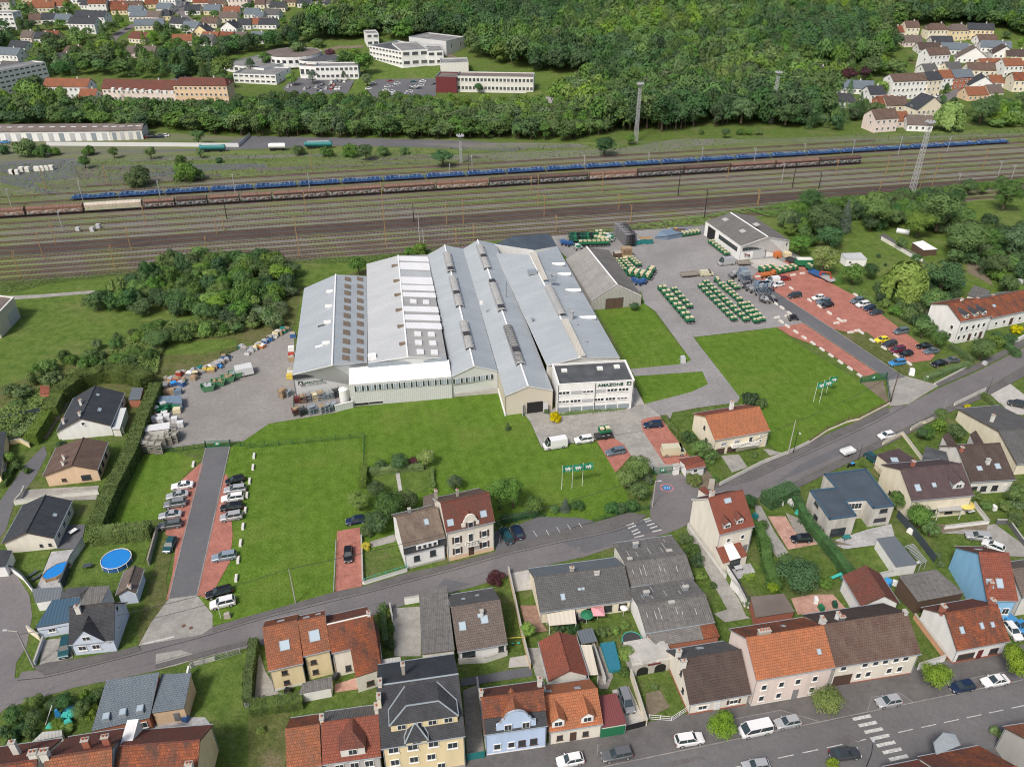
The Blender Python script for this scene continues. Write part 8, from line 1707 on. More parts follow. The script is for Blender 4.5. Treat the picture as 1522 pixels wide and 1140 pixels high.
for i,pp in en([[(0,330),(300,318),(700,296),(1100,268),(1500,240),(1522,242),(1100,276),(700,304),(300,327),(0,342)],[(0,306),(60,300),(400,286),(800,263),(1300,232),(1300,235),(800,267),(400,290),(0,314)],[(0,285),(100,294),(500,268),(900,243),(1522,206),(1522,208),(900,247),(500,273),(100,300),(0,296)]]):
 gst('track_weeds','yellow green weeds growing in the strip between tracks, strip %s from the front'%odn(i),pp,1.2,Ah,(.05,.3),.45)
gst('wasteland_weeds','weeds on the cinder wasteland above the blue train',[(0,245),(300,231),(700,219),(1100,206),(1522,193),(1522,205),(1100,224),(700,243),(420,262),(150,285),(0,300)],.7,Ah,(.05,.6),.6)
vgp([(1150,330),(1180,318),(1300,304),(1420,296),(1430,345),(1380,350),(1350,345),(1280,345),(1270,320),(1245,345),(1245,370),(1210,372),(1180,360)],5.4,7,(2.5,3.8),(4,7),[Aq,Aq,Ah,Ag],[Ar,AH],CQ,'bushy tree in the wooded strip between allotments and tracks','trees in the wooded strip by the allotments')
vgp([(1400,340),(1530,340),(1560,380),(1530,440),(1480,440),(1440,400),(1400,375)],6.6,8,(2.4,3.6),(4,6.5),[Aq,Aq,AT,Ag],[Ar,AH],CQ,'garden tree among the allotment plots at the right','garden trees among the right allotments')
vgp([(1310,430),(1340,450),(1380,470),(1400,490),(1385,500),(1360,490),(1325,468),(1300,448)],4.5,9,(1.6,2.4),(2.5,4),[Aq,AB,Ag],[AH],CQ,'overgrown shrub on the bank above the red car park','shrubs on the bank above the red car park',AH,DJ)
vgp([(1380,420),(1440,440),(1400,460),(1350,450)],5,10,(2.,3.2),(4,6),[Ag,Aq],[Ar],CQ,'dark garden tree behind the white row house','dark trees behind the white row house')
vgp([(1482,730),(1560,740),(1560,790),(1500,800),(1470,760)],4.2,12,(1.,1.8),(1.2,2.4),[Aq,Ah,AT],[AH],CQ,'mixed garden shrub behind the second plum roofed house','shrubs in the garden behind the plum roofs',AH,DJ)
vgp([(0,1068),(40,1050),(130,1030),(155,1018),(140,1090),(60,1100),(0,1110)],3.6,13,(.9,1.6),(1.,2.2),[Aq,Ah,Ag],[AH],'hi','leafy shrub in the wild garden at the bottom left','shrubs in the wild garden at the bottom left',AH,DJ)
for lb,pp,h,w_,mt,cl in(('tall curved cypress hedge behind the charcoal bungalow',[(90,597),(120,574),(158,563),(200,566),(222,577)],3.6,4.,AC,False),('long tall dark hedge between the bungalows and the storage yard',[(236,585),(213,640),(200,682),(170,740),(146,800)],3.4,3.,AC,True),('tall dark hedge closing the small lawn at the front',[(139,806),(228,798)],3.4,2.6,AC,True),('hedge left of the charcoal bungalow drive, upper piece',[(93,590),(78,620)],3.,3.2,AC,True),('hedge left of the charcoal bungalow drive, lower piece',[(74,625),(50,662)],3.,2.6,AC,True),('low hedge running along the curved lane at the left',[(25,690),(6,725)],1.3,1.2,AC,True),('dense dark hedge block at the top of the gardens right of the tall cream house',[(1137,752),(1178,735)],2.8,3.4,Ag,False),('long loose hedge between the pink drive and the modern house',[(1180,748),(1203,788),(1232,820),(1262,862)],2.2,1.6,Ag,False),('hedge right of the tall cream house terrace',[(1122,785),(1136,815),(1138,840),(1152,880)],2.,2.,Aq,False),('dark hedge beside the cream orange roofed pair',[(380,960),(372,1010),(370,1050)],2.2,1.5,AC,True),('hedge between the two bottom gardens',[(374,1058),(452,1046)],2.,2.2,AC,True),('low hedge beside the red visitor parking',[(985,622),(1010,650),(1030,668)],1.1,1.1,AC,False),('low garden hedge at the walled lawn across the street',[(1460,590),(1500,624)],1.3,1.3,AC,False),('narrow tall hedge at the lawn edge above the lime tree',[(541,727),(543,700)],2.2,1.4,AC,False),('reddish hedge at the top of the garden with the white path',[(548,705),(630,697)],1.4,1.4,AB,False),('thin hedge on the right side of the garden with the white path',[(642,700),(645,730)],1.,.8,AB,False),('low hedge sloping down from the white row house',[(1412,517),(1444,540)],1.5,1.5,Aq,False),('clipped hedge in front of the right car park exit',[(1374,566),(1408,553),(1440,544)],1.2,1.6,AT,False),('green hedge along the railing behind the car park trees',[(745,776),(800,765)],1.5,.8,Ag,False),('hedge in the row house garden',[(1478,500),(1512,532)],1.6,1.8,Ag,False),('garden hedge strip below the tall cream house',[(1105,860),(1120,858)],.8,.9,DB,True),('flower strip under the office front',[(818,619),(930,607)],.5,1.,AB,False),('hedge beside the concrete yard near the grey shed',[(569,905),(574,960)],1.6,1.2,Aq,False),('long hedge on the bank right of the red car park',[(1262,432),(1300,452)],1.2,1.,AB,False)):
 hdg(lb,gp(*pp),h,w_,mt,clipped=cl,dens=26 if h<3.3 else 20,leaf=.22 if h<3.3 else.28)
houses_xy=[(o.location.x,o.location.y)for o in COL.objects if o.parent is None and o.location.y>400 and o.type=='EMPTY'and o.name.split('.')[0]in(Bh,BM,Cs)]
def clear(x,y,d=11):
 return all((x-a)**2+(y-b+0)**2>d*d for a,b in houses_xy)
bl_xy=[]
for o in list(COL.objects):
 if o.parent is None and o.location.y>400 and o.name.split('.')[0]in(BM,Cs,Bh):
  for ch in o.children:
   if ch.name.startswith(BL)and ch.type=='MESH':
    m=Matrix.Rotation(o.rotation_euler.z,3,'Z');pts=[m@v.co for v in ch.data.vertices];xs=[p.x for p in pts];ys=[p.y for p in pts]
    bl_xy.append((o.location.x+min(xs)-3,o.location.x+max(xs)+3,o.location.y+min(ys)-9,o.location.y+max(ys)+3))
def free(x,y):return all(not(a<x<b and c<y<d)for a,b,c,d in bl_xy)
FV=[]
def fsc(pp,sp,seed,rr,hh,mats,kinds,free_check=False,keep=1.):
 P=[(GT(p).x,GT(p).y)for p in pp];rs=random.Random(seed)
 for x,y in scatter(P,sp,seed):
  v=mth.sin(x*.031+y*.017)+mth.sin(y*.045-x*.02)+rs.gauss(0,.6);ms=sorted(mats,key=lambda q:(Ag,Aq,AT,Ah).index(q));r=rr[0]*.85+(rr[1]*1.15-rr[0]*.85)*rs.random()**1.5;h=hh[0]+(hh[1]-hh[0])*rs.random();m=ms[max(0,min(len(ms)-1,int((v+2)/4*len(ms))))];k=rs.choice(kinds)
  if rs.random()>keep or(free_check and not free(x,y)):continue
  FV.append((x,y,r,h,k,m))
D_=[Aq,Aq,Aq,Ag,Ag,Ah,AT]
fsc([(-120,188),(0,187),(215,194),(370,204),(450,206),(700,206),(830,211),(880,206),(915,198),(915,172),(835,172),(795,172),(640,172),(560,172),(430,172),(300,171),(140,167),(0,165),(-120,165)],6.,21,(3.4,5.6),(7,11.5),D_,[Ar,Ar,Bv],True)
fsc([(905,205),(925,198),(1000,196),(1050,190),(1110,186),(1190,192),(1240,180),(1250,150),(1255,128),(1225,120),(1190,110),(1170,108),(1100,108),(900,112),(880,130),(845,150),(830,165),(870,185)],6.6,22,(4.5,8),(11,19),[Aq,Ag,Ag,Aq,AT,Ah],[Ar,Ar,Bv],True)
fsc([(440,66),(530,60),(600,62),(640,72),(700,85),(800,110),(890,115),(960,112),(1100,112),(1170,110),(1180,95),(1240,110),(1260,100),(1300,104),(1320,70),(1320,55),(1345,42),(1420,38),(1480,45),(1530,60),(1640,60),(1640,-3),(1300,-3),(900,-3),(560,-3),(545,15),(500,30),(470,44)],7.2,23,(4.8,7.6),(12,20),[Aq,Aq,Aq,Ag,Ag,Ah],[Ar,Ar,Bv],True)
fsc([(1180,118),(1250,128),(1300,120),(1330,110),(1330,75),(1300,104),(1200,98)],8,24,(3.5,6),(6,12),[Aq,Ag,Ah],[Ar,Bv,AQ],True,.8)
fsc([(-30,112),(60,112),(150,118),(260,118),(320,125),(330,140),(420,112),(420,88),(330,84),(320,60),(230,50),(170,85),(120,66),(-30,80)],8.5,25,(4,7),(8,14),[Aq,Ag,Ag,Aq,Ah],[Ar,Bv,AQ],True,.85)
fsc([(-30,80),(120,66),(170,85),(180,30),(120,10),(-30,0)],10,26,(3.5,6),(7,12),[Aq,Ag,Aq],[Ar,Bv,AQ],True,.75)
fsc([(185,48),(320,55),(440,62),(470,44),(545,12),(560,-3),(150,-3)],10.5,27,(2.2,4.2),(4,8),[Aq,Ag,Aq,Ah],[Ar,Ar,AQ],True,.6)
fsc([(310,58),(450,66),(440,78),(330,84)],7.5,28,(4,6.5),(9,14),[Aq,Ag,Ah],[Ar,Bv],True)
fsc([(300,158),(420,150),(560,152),(640,156),(800,160),(800,172),(300,170)],7,29,(3,4.6),(5,8),[Aq,Ah],[Ar],True,.9)
fsc([(-30,150),(60,140),(150,140),(150,158),(-30,166)],6.5,30,(3.5,5.5),(8,13),[Aq,Ah],[Ar],True,.9)
fsc([(1195,178),(1300,160),(1310,185),(1240,196),(1190,196)],6.5,31,(2.5,4.5),(5,10),[Aq,Ag],[Ar,AQ,AH],True,.8)
fsc([(1340,52),(1540,50),(1540,180),(1470,190),(1400,190),(1330,130),(1330,80)],11,32,(1.8,3.6),(3,6),[Aq,Ag,Ah],[Ar,AH],True,.55)
fsc([(1475,155),(1560,150),(1560,195),(1470,190)],7,33,(2.5,4.5),(4,7),[Aq,Ah],[Ar,AH],True)
FV.sort(key=lambda q:q[0]**2+q[1]**2)
for(x,y,r,h,k,m)in FV[:300]:
 tree((x,y,elev(x,y)),r,h,k,m,'lo','broad leafed tree in the wooded belt beyond the railway yard',D2,'forest_tree','trees of the wooded belt beyond the rail yard',stem=.08*h)
src=bpy.data.collections.new('forest_sources');keys=sorted({(k,m,v)for(_,_,_,_,k,m)in FV for v in rg(2)});kid={}
for i,(k,m,v)in en(keys):
 o=bpy.data.objects.new('source_%03d'%i,crown(k,m,'lo',v));src.objects.link(o);kid[(k,m,v)]=i
rest=FV[300:];me=bpy.data.meshes.new(Do);n=len(rest);co=np.zeros((n,3));scl=np.zeros((n,3));rz_a=np.zeros(n);ix=np.zeros(n,dtype=np.int32)
for i,(x,y,r,h,k,m)in en(rest):
 ch=h*.94;co[i]=(x,y,elev(x,y)+h-ch);scl[i]=(r,r,ch/KH[k]);rz_a[i]=(i*2.4)%6.28;ix[i]=kid[(k,m,i%2)]
me.vertices.add(n);me.vertices.foreach_set('co',co.astype(np.float32).ravel())
a=me.attributes.new('tree_scale','FLOAT_VECTOR','POINT');a.data.foreach_set('vector',scl.astype(np.float32).ravel());a=me.attributes.new('tree_turn','FLOAT','POINT');a.data.foreach_set('value',rz_a.astype(np.float32));a=me.attributes.new('tree_kind','INT','POINT');a.data.foreach_set('value',ix)
fo=link(Do,me);tag(fo,'far wood covering the hillside and gardens beyond the railway',Do,None,Cz)
ng=bpy.data.node_groups.new('forest_nodes','GeometryNodeTree');ng.interface.new_socket('Geometry',in_out='INPUT',socket_type=CV);ng.interface.new_socket('Geometry',in_out='OUTPUT',socket_type=CV)
gi=ng.nodes.new('NodeGroupInput');go=ng.nodes.new('NodeGroupOutput');ip=ng.nodes.new('GeometryNodeInstanceOnPoints');ci=ng.nodes.new('GeometryNodeCollectionInfo');ci.inputs['Collection'].default_value=src;ci.inputs['Separate Children'].default_value=True;ci.inputs['Reset Children'].default_value=True
ip.inputs['Pick Instance'].default_value=True
def nattr(nm,ty):
 x=ng.nodes.new('GeometryNodeInputNamedAttribute');x.data_type=ty;x.inputs['Name'].default_value=nm;return x.outputs['Attribute']
m2p=ng.nodes.new('GeometryNodeMeshToPoints')
cx=ng.nodes.new('ShaderNodeCombineXYZ');L_=ng.links.new;L_(gi.outputs[0],m2p.inputs['Mesh']);L_(m2p.outputs[0],ip.inputs['Points']);L_(ci.outputs[0],ip.inputs['Instance']);L_(nattr('tree_kind','INT'),ip.inputs['Instance Index']);L_(nattr('tree_turn','FLOAT'),cx.inputs[2]);L_(cx.outputs[0],ip.inputs['Rotation']);L_(nattr('tree_scale','FLOAT_VECTOR'),ip.inputs[Ci]);L_(ip.outputs[0],go.inputs[0])
md_=fo.modifiers.new(Do,'NODES');md_.node_group=ng
print(Do,len(FV))
#vehicles
LG='cars along the left access road';RG='cars on the red car park at the right';SG='cars parked along the main road'
def CR(K_,f,b,kind,col,label,group=None,**k):return car(K_(*f),K_(*b),kind,col,label,group,**k)
CR(s3,(106,328),(212,314),Bu,Ac,'white saloon, topmost car left of the access road',LG,z=.12)
CR(s3,(82,384),(180,366),Bu,Ax,'silver saloon, second from the top left of the access road',LG,z=.12);CR(s3,(62,434),(176,416),CF,DW,'grey brown car, third from the top left of the access road',LG,z=.12)
CR(s3,(28,496),(154,478),Bu,Ax,'long silver saloon, fourth from the top left of the access road',LG,z=.12);CR(s3,(33,552),(146,535),A1,A7,'dark grey car, fifth from the top left of the access road',LG,z=.12);CR(s3,(72,690),(106,622),AF,Bk,'dark teal car standing alone and lengthwise left of the access road',LG,z=.12)
CR(s3,(412,302),(500,280),AF,Au,'black hatchback, topmost car right of the access road',LG,z=.12);CR(s3,(408,348),(505,336),A1,Ax,'silver car, second from the top right of the access road',LG,z=.12);CR(s3,(392,397),(493,383),A1,Ac,'white car, third from the top right of the access road',LG,z=.12)
CR(s3,(383,448),(494,435),A1,Au,'black car, fourth from the top right of the access road',LG,z=.12);CR(s3,(375,508),(496,488),CF,Ax,'silver off-roader, fifth from the top right of the access road',LG,z=.12);CR(s3,(335,732),(455,712),A1,'paleblue','pale blue estate alone right of the access road',LG,z=.12)
CR(s3,(302,942),(430,908),A1,Au,'black estate beside the white car at the foot of the access road',LG,z=.12);CR(s3,(322,1000),(452,970),CF,Ac,'white car at the foot of the access road nearest the street',LG,z=.08)
CR(s3,(1092,526),(1182,510),AF,BW,'blue car half under the garden trees above the red strip',None,z=.08);CR(s3,(1094,752),(1096,668),AF,Au,'dark car standing on the middle red paved strip',None,z=.13)
CR(s5,(125,322),(300,292),CG,Ac,'long white panel van at the lawn edge of the factory court',None,z=.12);CR(s5,(348,278),(482,260),CF,Ac,'white off-roader with trailer on the factory court',None,z=.12)
CR(s5,(572,364),(706,338),A1,BN,'grey blue estate on the small red parking area',None,z=.13);CR(s5,(838,166),(968,156),A1,BW,'dark blue car at the top of the red visitor parking',None,z=.13);CR(s5,(1132,352),(960,362),CG,Bd,'cream panel van on the red visitor parking',None,z=.13)
CR(s4,(1148,655),(1205,768),A1,Bk,'dark green estate, left of the two cars in the street car park',None,z=.19);CR(s4,(1228,640),(1270,735),AF,BW,'black blue car, right of the two in the street car park',None,z=.19)
CR(r6,(508,226),(597,208),AF,Ac,'white hatchback in front of the white van at the yard edge',RG,z=.12);CR(r6,(470,194),(552,184),Bi,Ac,'small white van between machines and red car park',RG,z=.12);CR(r6,(645,170),(553,176),AF,Cj,'dark red car at the top of the red car park',RG,z=.13);CR(r6,(625,300),(714,288),D6,Cd,'dark grey car alone left in the red car park',RG,z=.13)
CR(r6,(792,316),(878,302),AF,Ac,'white car, left of the trio in the middle of the red car park',RG,z=.13);CR(r6,(826,344),(918,328),A1,BN,'blue grey car, middle of the trio in the red car park',RG,z=.13);CR(r6,(862,370),(938,352),AF,Au,'black car, front of the trio in the red car park',RG,z=.13)
CR(r6,(1065,342),(1155,322),CF,BN,'blue grey car, first in the far row of the red car park',RG,z=.13);CR(r6,(1102,368),(1196,350),CF,Ac,'white car, second in the far row of the red car park',RG,z=.13);CR(r6,(1160,390),(1235,372),AF,BW,'navy car, third in the far row of the red car park',RG,z=.13);CR(r6,(1202,420),(1288,405),Bu,Cd,'black car, last in the far row of the red car park',RG,z=.13)
CR(r6,(1370,556),(1470,538),D6,BN,'dark blue car alone on the right of the red car park',RG,z=.13);CR(r6,(1240,615),(1325,600),AF,BD,'bright yellow hatchback in the lower row of the red car park',RG,z=.13);CR(r6,(1290,650),(1385,628),CF,Cd,'dark car right of the yellow one',RG,z=.13);CR(r6,(1345,690),(1445,668),D6,BE,'maroon car between two dark ones in the lower row',RG,z=.13);CR(r6,(1405,718),(1503,695),AF,Au,'black car with bonnet forward at the end of the lower row',RG,z=.13);CR(r6,(1338,778),(1445,760),A1,AV,'sky blue estate by the right access road',RG,z=.14)
CR(t7,(575,785),(695,775),Bu,Au,'black saloon near the bushes at the right of the red car park',RG,z=.13);CR(t7,(630,832),(755,812),Bu,BN,'steel blue saloon near the bushes at the right of the red car park',RG,z=.13);CR(t7,(698,940),(820,912),Bu,Au,'black saloon behind the roadside hedge',RG,z=.1);CR(t7,(822,905),(905,895),Bu,A7,'grey car half hidden behind the roadside hedge',RG,z=.1)
CR(r1,(1165,740),(1262,732),CG,Ax,'silver panel van in front of the white warehouse',None,z=.12);CR(r1,(1140,795),(1065,800),Bi,Bd,'cream small van in the middle of the machinery yard',None,z=.12)
CR(t5,(330,582),(440,558),AF,Ac,'white hatchback parked at the kerb of the right street',None,z=.07);CR(t5,(325,780),(238,715),AF,Bk,'dark green car parked between wall and plum roofed wing',None,z=.1);CR(t5,(1345,318),(1451,340),CF,Cd,'dark blue car on the light concrete drive at the right edge',None,z=.14)
CR(t4,(1095,498),(1250,520),A1,Ax,'silver car in the courtyard behind the blue house',None,z=.14);CR(t4,(1240,562),(1330,600),AF,Ac,'white car half hidden by the roof of the blue house',None,z=.14);CR(t3,(825,565),(962,560),AF,Au,'black hatchback on the pink paved drive',None,z=.14)
CR(s7,(692,1125),(895,1085),AF,Ac,'white hatchback at the bottom edge in front of the orange house',SG,z=.18);CR(s7,(1025,1085),(1222,1045),A1,A7,'blue black hatchback with glass roof in front of the maroon garage',SG,z=.18);CR(s7,(1222,770),(1160,605),D6,DW,'grey people carrier on the drive beside the maroon garage roof',SG,z=.12)
CR(t1,(408,945),(197,978),CF,Ac,'white car with rear light towards the left, left of the first street tree',SG,z=.18);CR(t1,(655,915),(880,868),B5,Ac,'white minibus between the two left street trees',SG,z=.18);CR(t1,(908,855),(1085,820),AF,Ax,'silver grey hatchback right of the white minibus',SG,z=.19);CR(t2,(350,1050),(150,1072),Bu,Cd,'dark grey saloon driving left of the zebra crossing',None,z=.07)
CR(t2,(462,708),(655,672),AF,Ax,'silver car in the lay-by in front of the long cream house',SG,z=.2);CR(t2,(988,602),(1165,568),AF,BW,'navy car right of the middle street tree',SG,z=.19);CR(t2,(1200,565),(1415,525),Bu,Ac,'white saloon at the right end of the main road',SG,z=.19)
CR(t2,(1470,240),(1395,145),AF,Ac,'white car in the drive beside the rusty orange house',None,z=.1);CR(t2,(1545,215),(1395,95),DQ,AV,'blue pickup with open loading bed at the right edge',None,z=.1);CR(s1,(478,968),(500,870),CF,Bk,'dark blue green car in the drive of the grey corner house',None,z=.12);CR(t1,(712,1152),(835,1138),AF,Ax,'silver car cut by the bottom edge near the centre line',None,z=.07)
#farm machines
def spreader(cols='std',w=2.3):
 o=thg('fertiliser_spreader',None,Cg,(0,0,.1));b=MB()
 for s in(-.55,.55):
  b.slb([(s-.38,-.42,1.62),(s+.38,-.42,1.62),(s+.38,.42,1.62),(s-.38,.42,1.62)],.08)
  lo=[(s-.14,-.14,.75),(s+.14,-.14,.75),(s+.14,.14,.75),(s-.14,.14,.75)];hi=[(s-.38,-.4,1.56),(s+.38,-.4,1.56),(s+.38,.4,1.56),(s-.38,.4,1.56)]
  for i in rg(4):b.face([lo[i],lo[(i+1)%4],hi[(i+1)%4],hi[i]])
 b.bld('hopper',M[Bd],o);f=MB();f.box((0,-.55,.55),(2.,.1,.1));f.box((0,.45,.7),(2.1,.12,.5));f.box((-.95,0,.8),(.1,1.2,.1));f.box((.95,0,.8),(.1,1.2,.1));f.box((0,.7,1.),(2.,.3,1.));f.box((0,-.62,1.1),(2.1,.16,.5));f.box((0,-.2,.45),(1.6,.9,.16));f.bld('frame',M[Bs],o)
 for s in(-.5,.5):d=MB();d.tub((s,-.7,.38),(s,-.7,.44),.4,10);d.bld('spreading_disc',M[Ap],o)
 g=MB();g.box((0,-.85,.62),(2.1,.08,.35));g.box((0,.95,.35),(.5,.3,.5));g.bld('guard',M[Au],o);return o
sp=spreader();sp_used=[False]
def psp(loc,rz,s,label,group):
 if sp_used[0]:o=cpt(sp)
 else:o=sp;sp_used[0]=True
 place(o,(loc.x,loc.y,.1),rz,s,label,group)
def srw(K_,a,b,n,label,group,s=1.,rz=None):
 A_,B_=G(K_(*a)),G(K_(*b));d=B_-A_;r=mth.atan2(d.y,d.x)+mth.pi/2 if rz is None else rz
 for i in rg(n):psp(A_+d*(i/(n-1)if n>1 else 0),r,s,label%odn(i),group)
g_='green and cream spreaders lined up in the machinery yard'
srw(r6,(8,235),(235,465),9,'cream and green spreader, %s from the back of the leftmost yard row',g_,.95);srw(r6,(42,208),(322,470),11,'cream and green spreader, %s from the back of the second long yard row',g_,.95);srw(r6,(150,222),(275,330),6,'cream and green spreader, %s from the back of the third short yard row',g_,.95)
srw(r6,(215,210),(258,245),3,'cream and green spreader, %s from the back of the rightmost small group',g_,.95);srw(r6,(330,360),(435,470),5,'cream and green spreader, %s from the back of the front right yard row',g_,.95);srw(r6,(290,365),(395,480),5,'darker green spreader, %s from the back of the inner front row',g_,.95);srw(r6,(122,190),(122,190),1,'lone green spreader behind the yard rows, the %s one of its kind',g_,1.)
srw(r5,(1115,58),(1285,255),8,'big cream hopper machine, %s from the back of the row by the drive',A3,1.25);srw(r5,(1190,60),(1285,165),5,'narrow cream and blue machine, %s from the back of the row by the drive',A3,.95)
srw(t8,(598,450),(675,540),5,'cream spreader, %s from the back in the row touching the old barn',A8);srw(t8,(665,445),(758,535),5,'cream spreader, %s from the back in the middle row beside the barn',A8);srw(t8,(745,430),(810,490),4,'cream spreader, %s from the back in the outer row beside the barn',A8)
srw(t8,(740,575),(905,605),4,'large cream hopper, %s from the left in front of the barn corner',Bl,1.5);srw(t8,(935,555),(960,560),1,'lone large cream hopper machine standing in the yard, the %s beside the barn',Bl,1.5)
srw(r1,(1130,622),(1215,688),6,'cream and green machine, %s from the back along the warehouse wall','machines along the warehouse wall');srw(r1,(970,578),(1050,566),5,'green machine, %s from the left behind the yard','machines at the back of the yard',1.1)
srw(r6,(440,118),(520,105),3,'cream and green machine, %s from the left by the concrete patch',A4,1.2);srw(r6,(550,130),(660,105),4,'cream topped machine, %s from the left behind the red car',A4,1.2);srw(r6,(775,100),(790,98),1,'cream and green machine in the corner behind the green trailer, %s there',A4,1.2)
srw(t8,(290,295),(500,290),6,'cream hopper, %s from the left behind the barn',A9,1.4,.2);srw(t8,(430,250),(490,270),3,'cream hopper, %s from the left in the second line behind the barn',A9,1.4,.2);srw(t8,(440,200),(475,225),2,'cream hopper, %s from the back behind the barn',A9,1.4,.2)
#stored goods
def rkk(label,p,w=1.6,d=1.2,h=2.6,mat=Ap,n=4,rz=R(12),group=None,fill=None,name='lattice_rack',cat='rack'):
 g=G(p);o=thg(name,label,cat,(g.x,g.y,.1),rz,group);b=MB()
 for sx in(-1,1):
  for sy in(-1,1):b.box((sx*w/2,sy*d/2,h/2),(.1,.1,h))
 b.bld(DV,M[mat],o);q=MB();q.box((0,0,0),(w,d,.1));q.box((0,d/2,.25),(w,.05,.06));q.box((0,-d/2,.25),(w,.05,.06));q.box((-w/2,0,.25),(.05,d,.06));q.box((w/2,0,.25),(.05,d,.06));me_=q.mesh('shelf',M[mat]);fm=None
 if fill:f=MB();f.box((0,0,.25),(w*.8,d*.8,.4));fm=f.mesh('load',M[fill])
 for i in rg(n):
  link('shelf',me_,o,(0,0,h*(i+.15)/n+.1));
  if fm and i%2==0:link('load',fm,o,(0,0,h*(i+.15)/n+.12))
 return o
def crt(label,p,s=(1.2,1.,1.),mat=By,rz=R(12),group=None,name='container_tank',cat='container',cage=True,z=0.,top=None):
 g=G(p);o=thg(name,label,cat,(g.x,g.y,.1+z),rz,group);b=MB();b.box((0,0,s[2]/2+.12),(s[0],s[1],s[2]),0,0,.97);b.bld('tank_body',M[mat],o)
 q=MB();q.box((0,0,.06),(s[0]*1.04,s[1]*1.04,.12))
 q.bld('pallet',M[Cb],o)
 if cage:
  c=MB()
  for sx in(-1,1):
   for k in rg(3):c.box((sx*s[0]*.51,(k-1)*s[1]*.45,s[2]/2+.12),(.04,.04,s[2]));c.box(((k-1)*s[0]*.45,sx*s[1]*.51,s[2]/2+.12),(.04,.04,s[2]))
  c.bld('cage',M[Ap],o)
 if top:t=MB();t.box((0,0,s[2]+.16),(s[0]*.9,s[1]*.9,.1));t.box((.15,.1,s[2]+.3),(s[0]*.4,s[1]*.5,.25));t.bld('contents',M[top],o)
 return o
for i,(x,y)in en(((845,702),(880,700),(912,706),(948,688),(992,704),(1025,728),(905,690),(935,672))):crt('white caged plastic tank in the left storage yard, %s from the left'%odn(i),r3(x,y+12),(1.5,1.3,1.35),By,group='white caged tanks in the left storage yard')
k=0
for j,row in en((((795,860),(830,862),(868,868),(905,872)),((800,825),(840,828),(885,832),(925,830),(960,820),(990,810)),((960,790),(985,782),(1000,792)))):
 for(x,y)in row:
  rkk('grey lattice rack in the storage yard corner, %s in row %s'%(odn(row.index((x,y))),('one','two','three')[j]),r3(x,y+16),1.6,1.5,3.-.4*j,Dd,4,group='lattice racks in the storage yard corner',fill=Cb)
shd('low white sheeted stack beside the lattice racks',[r3(808,768),r3(958,750),r3(960,712),r3(822,732)],2.4,By,Ab,name=DF,cat='stack')
shd('blue grey tarpaulin covered stack by the long hedge',[r3(888,600),r3(1030,608),r3(1025,562),r3(885,566)],1.9,C9,C9,name=DF,cat='stack')
for i in rg(9):rkk('green frame stacked by the hedge in the storage yard, %s from the left'%odn(i),r3(865+(i%5)*22,640+(i//5)*26),1.8,1.5,1.9,Bs,3,R(20+i*5),'green frames by the hedge',Am if i%3==0 else None,C7,'frames')
for i,(x,y,m_)in en(((1005,655,Bd),(1000,635,Bs),(940,550,AK),(980,545,AK),(935,520,A7),(870,676,AK),(1010,548,C9))):crt(('%s crate by the blue tarpaulin stack, %s from the left'%(m_ if m_!=C9 else Ba,odn(i))),r3(x,y+6),(1.8,1.5,1.2),m_,name=CZ,cat=CZ,cage=False)
cl=[(940,465,AK,AZ),(970,470,AK,None),(1005,475,Cj,None),(1015,445,Cj,None),(1035,430,Ca,None),(1040,478,Bs,None),(985,500,Ba,AV),(1030,500,Ba,None),(960,492,At,None),(1075,440,A7,Ac),(1095,425,Ap,None),(1110,445,At,Bd),(1140,430,A7,None),(1135,410,Ap,Bk),(1100,465,AK,None),(1165,415,BD,None),(1185,400,Ap,Ac),(1195,420,AK,BD),(1215,405,AK,AZ),(1235,395,Ba,None),(1250,400,Ba,AV),(1225,380,Ap,None),(1255,375,AK,None),(1270,350,Ba,None),(1290,345,Ba,At),(1285,362,A7,None),(1370,290,Bk,Ap),(1385,305,A7,None),(1400,325,By,Ap),(1420,305,Am,Ap),(1445,298,Am,Bd),(1460,285,BD,None),(1470,270,Cj,Bd),(1485,285,Ca,Ac),(1500,260,Ba,None),(1518,250,AV,At),(1530,240,Ac,Ba),(1545,232,Ac,None),(1560,222,AV,None),(1575,212,At,Ac),(1590,205,AK,Bd),(1605,200,Bk,None),(1618,192,Aw,AK)]
cnm={Ap:'steel',By:Ac,AZ:AZ}
for i,(x,y,m_,t_)in en(cl):
 crt('%s crate of parts in the coloured row along the yard bank, %s from the left'%(cnm.get(m_,m_),odn(i)),r3(x,y+8),(1.2+(i*7%5)*.22,1.+(i*3%4)*.2,.5+(i*5%4)*.2),m_,R(-35+i*11%70),'goods stored along the bank of the left yard','parts_crate',CZ,i%2==0,0,t_ or(AZ,Ap,AK)[i%3])
